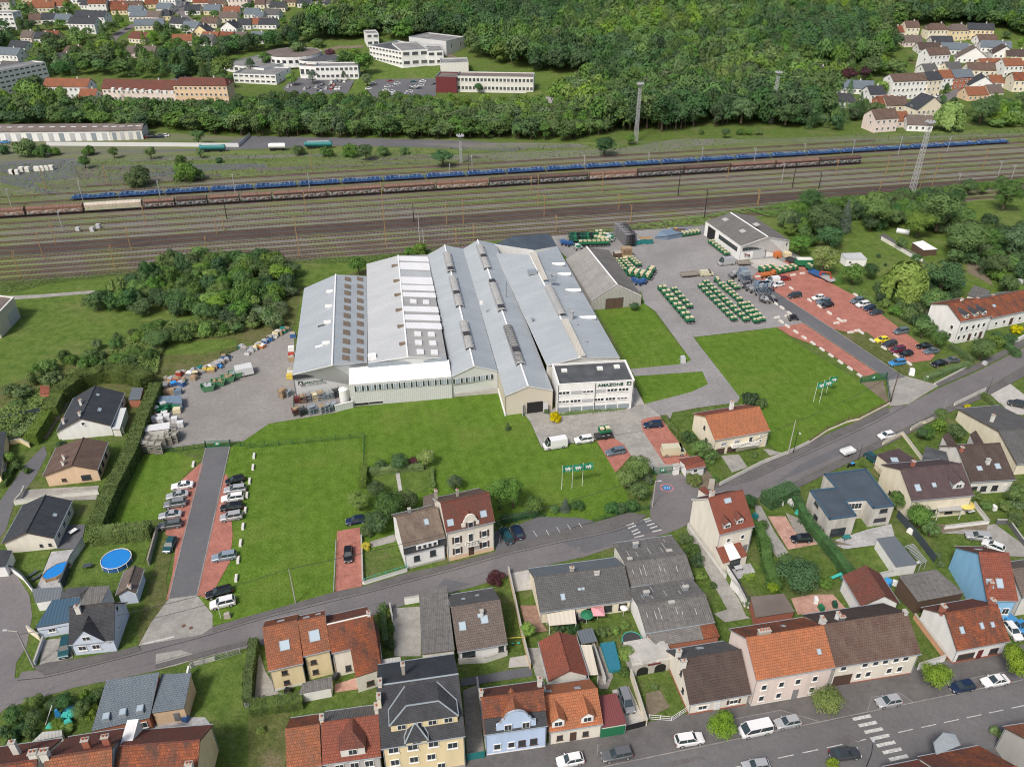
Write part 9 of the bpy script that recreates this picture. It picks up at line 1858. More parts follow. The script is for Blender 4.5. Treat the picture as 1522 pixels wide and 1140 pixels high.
for i,(x,y)in en(((1180,535),(1238,508),(1293,485),(1335,462))):
 g=G(r3(x,y));o=thg('skip_container','green metal skip filled with scrap, %s of four from the left in the storage yard'%odn(i),'skip',(g.x,g.y,.1),R(20),'green skips in the storage yard');b=MB();
 lo=[(-1.2,-.8,.15),(1.2,-.8,.15),(1.2,.8,.15),(-1.2,.8,.15)];hi=[(-1.7,-1.1,1.7),(1.7,-1.1,1.7),(1.7,1.1,1.7),(-1.7,1.1,1.7)]
 for k_ in rg(4):b.qud([lo[k_],lo[(k_+1)%4],hi[(k_+1)%4],hi[k_]])
 b.box((0,-1.1,1.7),(3.5,.12,.14));b.box((0,1.1,1.7),(3.5,.12,.14));b.box((-1.7,0,1.7),(.12,2.2,.14));b.box((1.7,0,1.7),(.12,2.2,.14));b.bld('skip_body',mk(Dp,plain(Dp,(.10,.26,.13),.7))if i==0 else M[Dp],o)
 f=MB();rs=random.Random(i)
 for k_ in rg(9):f.box((rs.uniform(-1.1,1.1),rs.uniform(-.7,.7),1.35+rs.uniform(0,.35)),(rs.uniform(.4,1.1),rs.uniform(.3,.7),.35),0,rs.uniform(0,3))
 f.bld('scrap',M[(Am,AK,AK,AP)[i]],o)[BT]=Cz
g=G(r3(1385,445));o=thg('covered_trailer','pale ribbed tarpaulin trailer in the storage yard',DY,(g.x,g.y,.1),R(25));b=MB();b.box((0,0,1.5),(4.6,3.,2.),0,0,.93);b.bld(DD,M[Bc],o);b=MB();b.box((0,0,.5),(4.4,2.6,.2));b.bld('chassis',M[At],o);b=MB()
for sy in(-1.3,1.3):b.tub((0,sy-.12,.4),(0,sy+.12,.4),.4,10)
b.bld(CS,M[A0],o)
pen=[(175,945,BE),(205,945,Cx),(230,940,A7),(255,930,Ap),(280,930,Bd),(310,930,Ap),(335,925,Ap),(385,915,Ap),(405,912,At),(165,1015,BE),(200,1020,At),(255,1010,Ap),(275,1005,Ap),(320,1005,Ap),(345,1000,Ap),(365,995,Ap),(385,985,Ap),(85,915,AK),(115,905,Ap)]
for i,(x,y,m_)in en(pen):rkk('%s stack of frames below the left hall sign, %s in the pen'%({Ap:'steel blue',At:At}.get(m_,m_),odn(i)),r4(x,y+8),1.7,1.4,1.7+(i%3)*.4,m_ if m_!=Ap else AP,3,R(10+i*3),'stacks stored below the left hall',AK if i%4==1 else None,C7,'frames')
for i,(x,y,m_)in en(((140,680,Cj),(142,700,AK),(140,640,Ac),(135,775,Ac),(130,805,BD),(150,560,Ba),(90,525,Bk),(70,545,AK),(45,555,Bd),(12,580,Ba))):crt('%s bin against the left factory wall, %s from the front'%(m_,odn(i)),r4(x-6,y+8),(1.6,1.4,1.2),m_,R(10),name='parts_bin',cat='bin',cage=False,top=AZ if i%2 else None)
def hpp(label,K_,pts,mats,s=1.4,group=None,name='machine_frame',h=1.6):
 for i,(x,y)in en(pts):
  g=G(K_(x,y));o=thg(name,label%odn(i),Cg,(g.x,g.y,.1),R(12+i*9),group);rs=random.Random(i*3+len(pts));b=MB();b.box((0,0,.4*h),(s*1.3,.14,.14));b.box((0,.4*s,.6*h),(s*1.5,.12,.12));b.box((0,-.4*s,.6*h),(s*1.5,.12,.12))
  for k_ in rg(6):b.tub((-s*.7+k_*s*.28,-.45*s,.1),(-s*.7+k_*s*.28,.5*s,h*rs.uniform(.6,1.)),.07,4)
  b.bld('frame',M[mats[i%len(mats)]],o);q=MB();q.box((0,0,h*.75),(s*.8,s*.6,h*.3));q.bld('box',M[mats[(i+1)%len(mats)]],o);w=MB();w.tub((-s*.6,-.5*s,.35),(-s*.6,-.35*s,.35),.35,10);w.tub((s*.6,-.5*s,.35),(s*.6,-.35*s,.35),.35,10);w.bld(CD,M[A0],o)
hpp('dark green machine frame behind the factory, %s in its heap',t8,[(x,y)for y in(205,232,260)for x in rg(190,420,30)],[Aw,Aw,Bs,Au],2.,'green machine frames heaped behind the barn');hpp('blue machine part behind the factory, %s in its heap',t8,[(120,280),(150,285),(175,290),(105,270)],[Ba,Ba],1.8,'blue machine parts behind the factory');hpp('light green machine frame right of the cream hoppers, %s in its heap',t8,[(240,310),(250,325),(515,240),(530,260),(545,230),(560,215),(520,210),(570,240)],[Bs,By],1.8,'light green machine frames behind the barn')
hpp('blue cart in front of the barn corner, %s from the left',t8,[(770,630),(810,650),(845,655),(860,640)],[Ba,Ba],1.8,'blue carts at the barn corner');hpp('orange implement on the red ground by the concrete patch, %s from the left',r6,[(455,155),(480,150),(505,148),(530,130),(545,12)],[Ca,Ca],2.,'orange implements by the concrete patch');hpp('steel blue cage machine at the end of the yard road, %s of the group',r6,[(300,170),(315,185),(405,265),(430,270),(455,265),(480,262)],[AP,C9],3.,'steel blue cage machines by the yard road',h=4.2)
hpp('grey implement beside the cage machines, %s from the left',r6,[(320,225),(345,240),(370,255),(345,220),(230,160),(245,140),(285,125),(440,325),(465,330),(490,325),(510,318)],[Ap,At,A7],2.2,'grey implements by the yard road');hpp('black rotary implement left of the access road entrance, %s one',r6,[(655,455)],[Au,Au],2.,None)
hpp('dark implement in the brown garden courtyard, %s from the left',s8,[(550,640),(590,630)],[At,A7],1.2,None,'garden_implement')
for i in rg(10):rkk('tall stack of grey steel frames at the back of the yard, %s of two lines'%odn(i),t8(620+(i//2)*22+(i%2)*42,195+(i//2)*24),2.4,2.,5.,At if i%2 else A7,6,R(15),'tall grey frame stacks at the back of the yard',None,C7,'frames')
for i,(x,y)in en(((790,272),(845,262),(905,262))):crt('teal waste container, %s of three at the back of the yard'%odn(i),t8(x,y),(2.4,3.2,1.7),Bk,R(14),'teal waste containers at the back of the yard','waste_container','container',False,0,(Am,AK,AK)[i])
g=G(t8(700,400));o=thg('pallet_stack','tall brown stack of wooden pallets behind the cream spreaders','pallets',(g.x,g.y,.1),R(10));pb=MB();pb.box((0,0,0),(3.4,2.6,.1));pb.box((-1.5,0,-.1),(.2,2.6,.12));pb.box((0,0,-.1),(.2,2.6,.12));pb.box((1.5,0,-.1),(.2,2.6,.12));pm_=pb.mesh('pallet',M[AK])
for i in rg(14):link('pallet',pm_,o,((i*37%5)*.05-.1,(i*13%5)*.05,.2+i*.26))
crt('dark crate stack left of the pallets',t8(625,400),(3.2,2.4,1.8),Be,name=CZ,cat=CZ,cage=False,top=AZ);crt('cream crate in front of the pallets',t8(715,418),(3.4,1.6,1.),Bd,name=CZ,cat=CZ,cage=False)
tp=[t8(970,205),t8(1090,195),t8(1310,150),t8(1280,120),t8(1130,118),t8(1020,150)]
shd('long blue grey tarpaulin over stored goods at the back of the yard',tp,[1.,1.8,1.8,1.4,2.2,2.2],C9,C9,name=DD,cat=DD)
for i,(x,y)in en(((1098,175),(1160,170))):g=G(t8(x,y));tag(bxo('yellow_post',(g.x,g.y,1.2),(.9,.6,2.),M[BD]),'%s yellow post in front of the long tarpaulin'%(D5,'right')[i],DO)
crt('orange round implement beside the warehouse',r1(1503,695),(2.2,2.2,1.6),Ca,name='orange_machine',cat=Cg,cage=False,top=Ca);crt('cream hopper beside the orange machine',r2(180,690),(2.6,1.8,1.3),Bd,name='cream_machine',cat=Cg,cage=False,top=Bd)
def trl(label,f,b,w,mat,h=.5,cat=DY,top=None):
 F_,B_=G(f),G(b);m=(F_+B_)/2;d=B_-F_;L=d.length;o=thg('flat_trailer',label,cat,(m.x,m.y,.1),mth.atan2(d.y,d.x));q=MB();q.box((0,0,.75),(L,w,.14));q.bld('deck',M[mat],o);q=MB();q.box((0,w/2,.75+h/2),(L,.06,h));q.box((0,-w/2,.75+h/2),(L,.06,h));q.box((-L/2,0,.75+h/2),(.06,w,h));q.bld('side_board',M[mat],o);q=MB();q.box((-L/2-.7,0,.6),(1.4,.1,.1));q.bld('drawbar',M[At],o)
 for s in(-1,1):q=MB();q.tub((.3,s*w*.45-.08,.36),(.3,s*w*.45+.08,.36),.36,10);q.bld(DH,M[A0],o)
 if top:q=MB();q.box((0,0,1.7),(L*.98,w*.98,1.8),0,0,.98);q.bld('box_body',M[top],o);q=MB();q.box((0,0,2.65),(L*.9,w*.9,.12));q.bld('lid',M[Ab],o)
 return o
trl('flat brown trailer left of the cream small van',r1(1050,800),r1(958,808),2.4,Cb);trl('flat brown trailer right of the silver van',r1(1345,737),r1(1278,740),2.4,Cb);trl('green box trailer with pale lid by the flowering chestnut',r2(225,745),r2(320,745),2.6,Bs,.5,top=Bs);trl('dark flat trailer behind the green box trailer',r2(180,715),r2(225,732),2.4,At);trl('blue flatbed under the red loader crane',r2(310,785),r2(380,815),2.6,Ba);trl('pale flatbed with red crane arm',r2(385,815),r2(440,845),2.4,Ap)
trl('car trailer behind the white off-roader',s5(490,250),s5(620,238),1.9,At,.2);psp(G(s5(560,240))+Vec((0,0,0)),R(15),1.25,AS,None)
x_=[o for o in COL.objects if o.get('label')==AS][0];x_.location.z=.95
trl('grey box trailer with pale lid parked at the right street',t5(128,690),t5(45,715),1.8,By,.6,top=None)
g=G(r2(365,815));o=thg('loader_crane','red loader crane folded on the blue flatbed','crane',(g.x,g.y,.9),R(-30));q=MB();q.tub((0,0,0),(0,0,1.6),.35,8);q.bld('column',M[Cj],o);q=MB();q.tub((0,0,1.5),(2.8,0,1.9),.22,6);q.tub((2.8,0,1.9),(3.6,0,.2),.18,6);q.bld('boom',M[Cj],o);q=MB();q.box((3.6,0,.1),(1.,.8,.4));q.bld('grab',M[Cj],o)
g=G(t5(115,800));o=thg('motor_trike','dark motorcycle with blue cover beside the grey box trailer','motorcycle',(g.x,g.y,.1),R(20));q=MB();q.box((0,0,.7),(1.6,.4,.4));q.bld(DS,M[Au],o);q=MB();q.tub((-.8,-.07,.35),(-.8,.07,.35),.35,10);q.tub((.8,-.07,.35),(.8,.07,.35),.35,10);q.bld(CD,M[A0],o);q=MB();q.box((.3,0,1.),(.8,.5,.15));q.bld('seat',M[AV],o)
bk=MB();bk.box((0,0,.25),(1.9,.55,.5),0,0,.86);bkm=bk.mesh(Dw,M[Av]);mk(C8,mtl(C8,(.62,.60,.55),.2,2));bkm.materials[0]=M[C8]
def block(p,ang,label,group):g=G(p);tag(link(Dw,bkm,None,(g.x,g.y,.1),(0,0,ang)),label,'block',group)
dv=G(s3(463,850))-G(s3(562,142));a_=mth.atan2(dv.y,dv.x)
for i,(x,y)in en(((562,148),(556,212),(537,290),(522,370),(513,455),(500,546),(486,640),(473,735),(462,838))):block(s3(x,y),a_,'white concrete kerb block right of the left car rows, %s from the top'%odn(i),'white blocks right of the left access road')
block(s3(220,195),a_,'single white concrete block left of the top of the access road',None)
dv=G(r6(1130,850))-G(r6(618,500));a2=mth.atan2(dv.y,dv.x)
for i,(x,y)in en(((535,340),(580,370),(632,408),(575,468),(618,500),(677,540),(737,582),(798,622),(862,665),(925,708),(992,755),(1060,800),(1130,850))):block(r6(x,y+4),a2,'white concrete block left of the right access road, %s from the top'%odn(i),'white blocks left of the right access road')
for i,(x,y)in en(((645,233),(710,275),(775,317),(845,360),(915,408),(985,455),(1140,545),(1217,602),(1300,655),(1387,710),(1477,765))):block(r6(x,y+4),a2,'white concrete block dividing the red car park, %s from the top'%odn(i),'white blocks dividing the red car park')
for i,(x,y)in en(((620,428),(545,440),(965,480),(1018,466),(1065,546),(1112,533),(725,128),(660,140),(410,152),(1100,280))):block(r6(x,y+3),R(14)if i<9 else a2,'white block lying across at the car park ends, %s in order'%odn(i),'white blocks lying across at the car park ends')
#flags, signs, poles, fences
mk(CE,plain(CE,(.02,.22,.12),.7))
def flag(p,yt,label,group,fw=2.):
 g=G(p);h=hof(p,yt);o=thg('flagpole',label,'flag',(g.x,g.y,.05),R(5),group);q=MB();q.tub((0,0,0),(0,0,h+.1),.06,6,0,.04);q.bld('pole',M[Ac],o)
 f=MB();n=8;W_=fw;Hh=fw*.85;P=[(W_*i/n,.14*mth.sin(i*1.1+g.x),h-.05-.06*mth.sin(i*.8))for i in rg(n+1)]
 for i in rg(n):f.face([(P[i][0]+.05,P[i][1],P[i][2]-Hh),(P[i+1][0]+.05,P[i+1][1],P[i+1][2]-Hh),(P[i+1][0]+.05,P[i+1][1],P[i+1][2]),(P[i][0]+.05,P[i][1],P[i][2])])
 c=f.bld('flag_cloth',M[CE],o);e=MB()
 for(x,z,a,b)in((.5,-.42,.62,.2),(.62,-.3,.2,.22),(.3,-.35,.2,.16),(.34,-.6,.08,.26),(.52,-.62,.08,.22),(.72,-.6,.08,.26),(.85,-.38,.1,.1)):
  e.box((.05+W_*x,-.16,h-Hh*(-z)*1.05-.05),(W_*a*.9,.03,Hh*b))
 e.bld(Dl,M[Ac],c);return o
for i,(b,t_)in en((((260,607),438),((332,602),430),((405,582),420))):flag(s5(*b),s5(0,t_)[1],'green flag with white emblem on the front lawn, %s from the left'%odn(i),'three green flags on the front lawn',2.1)
for i,(b,t_)in en((((803,1035),898),((845,1040),882),((893,975),858))):flag(r6(*b),r6(0,t_)[1],'green flag with white emblem on the right lawn, %s of three from the left'%odn(i),'three green flags on the right lawn',2.1)
def gate(label,a,b,h=1.8,sign=True):
 A_,B_=G(a),G(b);d=B_-A_;L=d.length;o=thg('sliding_gate',label,'gate',A_,mth.atan2(d.y,d.x));q=MB();q.box((L/2,0,.15),(L,.08,.1));q.box((L/2,0,h),(L,.08,.1));q.bld('rail_frame',M[Bs],o);pb=MB();pb.box((0,0,0),(.045,.045,h-.15));pm=pb.mesh('bar',M[Bs]);n=min(60,int(L/.18))
 for i in rg(n):link('bar',pm,o,(L*(i+.5)/n,0,h/2+.08))
 for x in(0,L):q=MB();q.box((0,0,h/2+.1),(.2,.2,h+.2));q.bld(DO,M[Aw],o,(x,0,0))
 if sign:q=MB();q.box((0,-.08,0),(1.3,.04,.8));s_1=q.bld('gate_sign',M[CE],o,(L*.48,0,h*.6));e=MB();e.box((0,-.12,0),(.7,.03,.2));e.box((.08,-.12,.2),(.25,.03,.2));e.box((-.2,-.12,-.2),(.09,.03,.25));e.box((.22,-.12,-.2),(.09,.03,.25));e.bld(Dl,M[Ac],s_1)
 return o
gate('green sliding gate at the top of the left access road',s3(292,97),s3(428,90));gate('green sliding gate at the main factory entrance',s5(905,497),s5(1040,492));gate('green sliding gate folded at the right access road',r6(1135,900),r6(1315,872),1.9)
fnc('dark mesh fence along the front of the storage yard',gp(s3(-70,135),s3(105,120),s3(288,100)),1.6,Aw,2.6);fnc('green mesh fence crossing the lawn left of the factory',gp(s3(430,82),s3(545,100),s3(860,72),s3(1185,40)),1.6,Aw,3.4);fnc('green fence running down the lawn to the hedge',gp(s3(1185,40),s3(1182,185)),1.6,Aw,3.)
fnc('fine fence beside the red strip in front of the lawn',gp(s3(1025,640),s3(1012,915)),1.1,Ap,3.);fnc('green mesh fence at the lawn front by the crossing',gp((881,776),(935,763),(965,757)),1.3,Aw,2.6)
fnc('posts and mesh above the low wall of the right lawn',gp(t6(1150,515),t6(1290,420),t6(1451,350),t5(180,435),t5(425,308)),1.6,Cx,4.,base=(.45,Bp));wall('low white wall along the street in front of the cream garage house',gp(t6(465,838),t6(800,665),t6(985,595),t6(1150,515)),.8,.22,Ab)
fnc('dark green mesh at the folded gate running down to the street',gp(r6(1316,872),r6(1345,1050)),1.6,Aw,3.)
for lb,p,t_,m_,arm,r_ in(('dark wooden utility pole at the right access road entrance',t5(420,300),t5(515,62)[1],Be,None,.16),('leaning concrete utility pole at the lawn corner',t6(990,598),t6(1045,335)[1],Bg,None,.14),('black street lamp beside the concrete pole',t6(1030,588),t6(1066,415)[1],Au,(0,-1.2,.1),.09),('concrete street lamp in the side street at the left',s1(250,1048),s1(88,782)[1],Bg,(-1.8,0,.2),.17),('concrete utility pole standing on the large front lawn',s3(797,975),s3(755,782)[1],Bg,None,.13),('thin dark post beside the plum roofed wing',t5(172,748),t5(210,618)[1],At,None,.07),('road sign post at the street corner across the lawn',t5(828,372),t5(858,275)[1],Ap,None,.05),('thin grey post by the light concrete drive',t5(1168,230),t5(1212,112)[1],At,None,.06),('wooden utility pole at the main entrance',s5(900,730),s5(898,545)[1],Bg,(.9,0,.0),.12),('small sign post at the foot of the left access road',s3(375,1060),s3(372,975)[1],Ac,None,.06),('thin post beside the parked blue black hatchback',s7(985,1060),s7(1005,975)[1],Ap,None,.05),('low post at the front fence corner',s7(1185,900),s7(1187,890)[1],At,None,.05)):
 pole(lb,G(p),hof(p,t_),r_,m_,arm=arm)
g=G(t2(455,935),8.2);pole('black street lamp leaning over the zebra crossing',Vec((g.x-1.,g.y-2.2,0)),8.,.1,Au,arm=(1.,2.,.1),name='street_lamp',cat='lamp')
cbl=MB()
def cable(a,b,sag=.8,r=.03):
 P=[];
 for i in rg(13):t=i/12;p=a.lerp(b,t);p.z-=sag*4*t*(1-t);P.append(p)
 for i in rg(12):cbl.tub(P[i],P[i+1],r,3,cap=False)
pA=G(s3(797,975));pA.z=hof(s3(797,975),s3(755,782)[1]);pB=G(s5(900,730));pB.z=8.5;pC=G(t6(990,598));pC.z=9;pD=G(t5(420,300));pD.z=hof(t5(420,300),t5(515,62)[1]);pE=G(s1(250,1048));pE.z=8
for k_ in rg(2):
 v=Vec((0,.4*k_,-.3*k_));cable(pE+v,pA+v,1.2);cable(pA+v,pB+v,1.2);cable(pC+v,pD+v,1.);cable(pB+v,pC+v,1.)
tag(cbl.bld('overhead_cables',M['cable']),'thin overhead cables hanging between the street poles','cable',kind=Cz)
W_=lambda lb,K_,pts,h=1.1,mat=Ab,cope=Bg,t=.2:wall(lb,[G(K_(*p))for p in pts],h,t,mat,cope)
W_('white wall with railing on the left of the lawn garden by the red strip',s4,[(212,705),(222,1020),(232,1022)],.8,Aa);W_('low white street wall of the lawn garden',s4,[(232,1022),(515,935)],.7,Aa);W_('low concrete wall around the clipped gardens of the left bungalow',r7,[(180,800),(160,850),(110,905),(450,850),(700,830)],1.2,Ab);W_('stone wall between charcoal and salmon bungalow',r7,[(420,440),(700,410),(880,400)],1.6,Ab)
W_('curved dark topped garden wall along the side street',s1,[(0,315),(100,350),(180,410),(250,500)],1.5,Aa,Bf);W_('yellow garden wall with pillars across the lane',r7,[(80,480),(150,465),(215,500)],1.2,AD);W_('pale blue low wall beside the corner house drive',s1,[(325,850),(262,1030)],.9,B4);W_('cream gate wall beside the blue roofed garage',s1,[(215,790),(300,850)],1.6,Ae)
W_('white wall at the front of the yard with the fibre shed',s6,[(855,185),(870,260)],1.6,Aa);W_('white gate beam at the street front of the concrete yard',s6,[(945,155),(1030,140)],1.6,Aa);W_('long brown boundary wall left of the herringbone yard',s8,[(70,320),(110,500),(155,720),(215,960)],1.6,B6);W_('white boundary wall beside the covered pool',s7,[(950,275),(1040,550)],1.4,Aa);W_('cream wall on the right of the people carrier drive',s7,[(1220,500),(1330,850)],1.8,Ae)
W_('low white street wall by the light concrete drive',t5,[(910,330),(1150,215)],1.,Ab);W_('low wall around the small lawn beside the street',t5,[(360,630),(510,550),(670,760)],.9,Ae);W_('low wall at the street driveway corner',t5,[(575,520),(660,470),(690,465),(780,425)],.9,Ae);W_('white wall with pillars along the row house street front',t7,[(1330,745),(1400,745),(1522,680)],1.3,Aa,Ac);W_('low pale wall under the roadside hedge at the right',t7,[(720,1095),(1010,945)],.5,Ab)
W_('white terrace balustrade wall behind the pergola house',t4,[(920,440),(1250,400),(1140,260)],1.,Aa);W_('white wall behind the barn garden',t4,[(415,815),(570,780)],1.5,Aa);W_('dark wall around the courtyard of the silver car',t4,[(1310,400),(1400,400),(1522,570)],1.2,'w_darkgrey');W_('pink red wall beside the grey slate gable',t2,[(740,90),(950,370)],1.2,'w_salmon');W_('white scrolled garden gate wall right of the cream house',t2,[(765,455),(950,395)],1.6,Aa)
W_('white boundary wall at the left of the long lane',t3,[(375,900),(430,960),(480,1050)],1.8,Aa);W_('white wall with dark panels beside the cream house terrace',t3,[(350,790),(430,915),(505,1060)],1.6,Aa,At);W_('party wall between the lane and the tall cream house',t3,[(60,460),(150,580),(340,840)],1.,Ab);W_('beige retaining wall in front of the taupe roofed house',s7,[(10,410),(200,400),(350,350)],1.2,Ab);W_('grey boundary wall of the pool garden',s1,[(455,470),(540,270),(625,150)],1.7,Ab,Bf)
W_('pale fence wall at the top of the grass bank',s1,[(1100,300),(1165,60)],1.6,Dd,Cb);W_('low wall between the meadow garden and the street',s2,[(1350,250),(1370,235),(1522,195)],.8,Ab);W_('white side wall of the blue townhouse drive',s7,[(140,560),(190,900)],2.,Aa);W_('white side wall right of the blue grey annex',s2,[(1352,300),(1305,530)],2.2,Aa,Ac)
fnc('dark panel fence along the pool terrace',gp(s1(470,455),s1(545,260),s1(620,140)),1.8,Bf,2.,B3);fnc('tall dark panel fence between modern house and carport',gp(t4(560,350),t4(680,480),t4(840,690)),2.,Bf,2.,B3);fnc('teal green panel fence beside the blue garage wall',gp(s7(70,1095),s7(190,1075)),1.8,Bk,2.,B3);fnc('dark gate between garage and drive at the main road',gp(s7(1195,885),s7(1330,850)),1.5,Au,1.6,B3);fnc('wooden post fence in front of the garage court',gp(t4(380,10),t4(480,110)),2.2,AK,1.4,DP)
fnc('green railing under the tree row of the car park',gp(s4(1110,640),s4(1300,590),s4(1430,575)),1.1,Aw,2.2,DP);fnc('white railing on the street wall of the lawn garden',gp(s4(236,1018),s4(515,932)),1.5,Bm,2.,DP);fnc('wire fence posts between the left yard and the meadow hedge',gp(r3(0,715),r3(230,660)),1.5,Bf,2.2,B3);fnc('fence along the garden side of the bottom lawn',gp(s6(-20,780),s6(330,745)),1.2,Ap,2.5);fnc('wire fence along the meadow garden by the street',gp(s2(1355,252),s2(1522,198),s2(1700,150)),1.6,Ap,2.4)
fnc('green mesh fence around the pen below the factory sign',gp(r4(150,930),r4(148,1040),r4(395,1010)),1.6,Aw,2.6);fnc('fence along the bank above the storage yard',gp(r3(1250,340),r3(1340,310),r3(1350,290)),1.4,At,2.4)
fnc('white folding gate at the drive left of the beige house',gp(t1(20,800),t1(180,815),t1(295,740)),1.2,Ac,1.6,DP)
#garden objects
def pool(label,p,r,h,mat,cover,sx=1.,rz=0.,n=20,name='round_pool',rim=Ac):
 g=G(p,h);o=thg(name,label,'pool',(g.x,g.y,.08),rz);b=MB();P=[(r*sx*mth.cos(2*mth.pi*(i+.5)/n),r*mth.sin(2*mth.pi*(i+.5)/n))for i in rg(n)]
 for i in rg(n):b.qud([(*P[i-1],0),(*P[i],0),(*P[i],h),(*P[i-1],h)])
 b.bld('pool_wall',M[mat],o);c=MB();c.face([(x*.95,y*.95,h-.03)for x,y in P]);c.bld(DI,M[cover],o);q=MB()
 for i in rg(n):q.tub((*P[i-1],h),(*P[i],h),.07,5)
 q.bld(Dy,M[rim],o)
 ps=MB();ps.box((0,0,h/2),(.1,.1,h+.1));pm=ps.mesh('support',M[rim])
 for i in rg(0,n,2):link('support',pm,o,(P[i][0]*1.01,P[i][1]*1.01,0))
 return o
pool('round blue frame pool on the garden lawn',s1(855,250),2.75,1.1,Ba,DM,rim=Ac);pool('octagonal wooden pool with blue cover on the paved terrace',s1(418,335),1.7,.8,AK,DM,1.6,R(55),8,'wooden_pool',AK)
pool('round dark trampoline with turquoise rim behind the warehouse',s7(1232,240),1.7,.8,At,At,n=18,name='trampoline',rim=Bm)
P_=[G(s7(1070,478)),G(s7(1155,465)),G(s7(1105,268)),G(s7(1005,282))];o=thg('covered_pool','long rectangular pool under a blue green cover','pool',(P_[0].x,P_[0].y,0));b=MB();b.prism([(p-P_[0]).xy for p in P_],0,.55);b.bld(DI,M[CP],o);q=MB()
for i in rg(4):q.tub((P_[i-1]-P_[0])+Vec((0,0,.55)),(P_[i]-P_[0])+Vec((0,0,.55)),.09,5)
q.bld(Dy,M[Bk],o)
o=thg('swimming_pool','small white edged pool at the corner of the grey terrace','pool',G((1318,812)),R(14));b=MB();b.box((0,0,.2),(2.6,1.6,.4));b.bld('pool_wall',M[Ac],o);b=MB();b.box((0,0,.41),(2.2,1.2,.04));b.bld(DI,M[CP],o)
def table(label,p,top=Ac,rz=.3,s=1.2,name='garden_table'):
 g=G(p);o=thg(name,label,'table',(g.x,g.y,.1),rz);b=MB();b.box((0,0,.72),(s*1.3,s*.8,.06));b.bld('table_top',M[top],o);l=MB();l.box((0,0,.35),(.07,.07,.7));lm=l.mesh('leg',M[At])
 for sx in(-1,1):
  for sy in(-1,1):link('leg',lm,o,(sx*s*.55,sy*s*.3,0))
def lounger(label,p,mat=Bf,rz=.9):
 g=G(p);o=thg('sun_lounger',label,'sun lounger',(g.x,g.y,.1),rz);b=MB();b.box((0,0,.35),(1.4,.6,.08));b.bld('seat',M[mat],o);b=MB();b.slb([(.7,-.3,.35),(1.2,-.3,.75),(1.2,.3,.75),(.7,.3,.35)],.06);b.bld('backrest',M[mat],o);b=MB();b.box((-.5,0,.17),(.06,.5,.34));b.box((.5,0,.17),(.06,.5,.34));b.bld('legs',M[mat],o)
table('pale table on the grey terrace of the tall cream house',t3(430,780),Am);table('white table on the bungalow terrace at the left',s1(545,65),Ac,1.);table('dark picnic table on the lawn left of the round pool',s1(650,320),Bf);table('small table by the modern house terrace door',t3(1225,555),Bk);table('white table on the pergola terrace',t4(1110,320),Ac);table('wooden table behind the charcoal bungalow',r7(690,150),AK)
lounger('left grey sun lounger on the lawn beside the curved wall',s1(232,380));lounger('right grey sun lounger on the lawn beside the curved wall',s1(262,405));lounger('left white lounger on the lawn edge by the boarded terrace',t4(617,722),Ac,.2);lounger('right white lounger on the lawn edge by the boarded terrace',t4(685,710),Ac,.2)
def parasol(label,p,mat,r=1.5,sq=False,h=2.3):
 g=G(p,h);o=thg(Du,label,Du,(g.x,g.y,0));b=MB();n=4 if sq else 10;a0=.8 if sq else 0
 for i in rg(n):a,c=2*mth.pi*i/n+a0,2*mth.pi*(i+1)/n+a0;b.face([(r*mth.cos(a),r*mth.sin(a),h-.1),(r*mth.cos(c),r*mth.sin(c),h-.1),(0,0,h+.35)])
 b.bld('canopy',M[mat],o);b=MB();b.tub((0,0,0),(0,0,h+.3),.04,5);b.bld('mast',M[Ac],o)
parasol('green round parasol beside the striped awning',s7(915,60),Bs,1.2);parasol('square pink parasol on the terrace of the long grey house',s7(992,35),'pink',1.6,True);parasol('white closed style parasol at the end of the grey house terrace',s7(1175,12),Ac,.7)
g=G(s2(450,630));o=thg('play_net','turquoise sheet and netting spread in the wild garden','play equipment',(g.x,g.y,.1),.3);b=MB();rs=random.Random(5)
for i in rg(7):x,y=rs.uniform(-1.6,1.6),rs.uniform(-1.2,1.2);b.box((x,y,.5+rs.uniform(0,.4)),(1.3,1.,.35),0,rs.uniform(0,3),.7)
b.bld('sheet',M[Bm],o);b=MB();b.box((-.8,1.1,1.),(.9,.6,1.6),0,.4,.4);b.bld('tent',M[AV],o);b=MB();b.tub((-2.6,.2,0),(-1.3,1.8,2.2),.05,5);b.bld('mast',M[Ac],o)
pool('round dark blue paddling pool behind the turquoise sheet',s2(492,562),1.3,.5,Bk,CP,n=14,name='paddling_pool',rim=At);shd('white framed glass cold house at the terrace roof edge',[s2(225,770),s2(440,730),s2(438,688),s2(300,700)],[1.4,1.4,2.,2.],Bx,Ab,name='cold_frame',cat=Dn)
g=G(t3(1130,850));o=thg('slide','turquoise children slide on the lawn by the round tree','slide',(g.x,g.y,.1),R(10));b=MB();b.slb([(-1.2,-.3,.1),(1.4,-.3,1.3),(1.4,.3,1.3),(-1.2,.3,.1)],.08);b.slb([(-1.9,-.3,.1),(-1.2,-.3,.1),(-1.2,.3,.1),(-1.9,.3,.1)],.08);b.bld('chute',M[Bm],o);b=MB();b.box((1.5,0,.65),(.08,.7,1.3));b.bld('ladder',M[Bm],o)
g=G(s7(410,280));o=thg('swing_frame','yellow swing frame on the narrow lawn by the taupe house','swing',(g.x,g.y,.1),R(5));b=MB();b.tub((-1.6,0,1.9),(1.6,0,1.9),.06,5);b.bld('crossbar',M[BD],o);b=MB()
for s in(-1.6,1.6):b.tub((s,-.7,0),(s,0,1.9),.05,5);b.tub((s,.7,0),(s,0,1.9),.05,5)
b.bld('legs',M[BD],o);b=MB();b.box((-.5,0,.5),(.5,.25,.06));b.box((.5,0,.5),(.5,.25,.06));b.bld('seats',M[Bm],o)
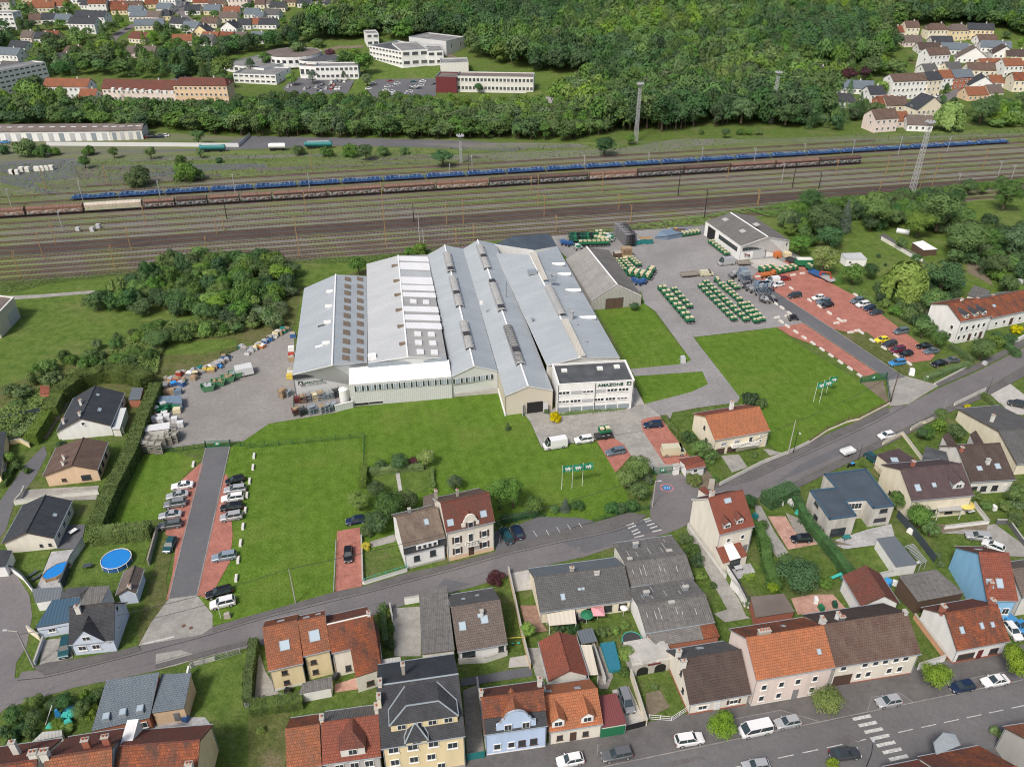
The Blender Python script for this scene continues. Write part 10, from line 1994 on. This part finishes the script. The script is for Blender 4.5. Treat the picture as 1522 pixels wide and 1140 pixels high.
g=G(t3(805,270));o=thg('tunnel_tent','grey ribbed tunnel shelter between hedge and drive',Dt,(g.x,g.y,.1),R(-60));b=MB();b.tub((-2,0,.3),(2,0,.3),1.,12);b.bld(DI,M[Bc],o)
for lb,p,m_ in(('pink red playing set in the brick paved garden',t3(1000,1015),Ac),('green garden bench in the brick paved garden',t3(1040,1070),Bs),('green planter with white pegs in the brick paved garden',t3(1140,1045),Aw),('teal rounded bin on the cobbled drive',t3(872,370),Bm),('blue bin pair on the bottom left terrace',s2(1315,620),Ba),('teal tarpaulin bin beside the tall cream house',t3(555,395),Bk),('grey satellite dish stand in the hedge garden',t3(745,295),Ac),('black bins behind the cream roofed pair',s6(240,690),Au),('dark compost bins beside the green garden shed',s6(530,600),At),('bright blue tarpaulin heap by the barn',t4(480,870),AV),('white bicycle stand beside the barn',t4(545,860),Ac),('stone trough on the street corner by the gatehouse',t6(400,845),AZ),('beige stone at the lawn corner by the sign post',s3(412,1055),AZ),('grey electrical cabinet on the lawn edge of the drive',r5(1245,497),Am),('white board sign on the lime bush',s5(1187,570),Ac),('white sign board in the roadside hedge',t7(655,1055),Ac),('white concrete trough at the right car park exit',t5(582,85),Ac),('green children playhouse on the pavement corner',t7(1145,925),Am),('white garden fountain at the terrace of the pergola house',t4(1290,290),Ac),('round white disc lamp on the dark fence',t4(660,468),Ac),('scrap heap of pale parts at the right edge',t7(1440,240),Am),('second scrap heap beside the orange roofs',t7(1370,265),AP),('blue tarpaulin tent in the allotment',t7(960,250),AV),('blue barrels near the allotment path',r2(1190,690),Ba)):
 g=G(p);o=thg('garden_item',lb,'garden item',(g.x,g.y,.1),(g.x%3));big=2.2 if 'heap'in lb or 'trough'in lb or 'cabinet'in lb else 1.
 b=MB();b.box((0,0,.45*big**.5),(1.2*big**.7,.8*big**.7,.9*big**.5),0,0,.85);b.bld(DS,M[m_],o);b=MB();b.box((0,0,.95*big**.5),(.9*big**.7,.6*big**.7,.1),0,.2);b.bld('top',M[m_],o)
for o in COL.objects:
 if o.parent and o.type=='MESH'and o.name.split('.')[0]in(CS,DX,'ribs','gutter',DU,Dj,'bracket','cradle',DC,DT,DR,'feet',BI,CD,'legs','seats','cage',DV,Dy,Dl,Da,'catwalk','guard',DA,'side_board','dormer_roof','side_rail','balusters','platform','glazing','lattice','frame'):
  if o.name.split('.')[0]!=Dy or o.parent.name.split('.')[0]!=DH:
   if o.name.split('.')[0]in(CS,DX,'ribs','gutter',DU,Dj,'cradle',DC,DT,BI,CD,'legs','seats','feet','cage',DV,DR,'guard'):o[BT]=Cz
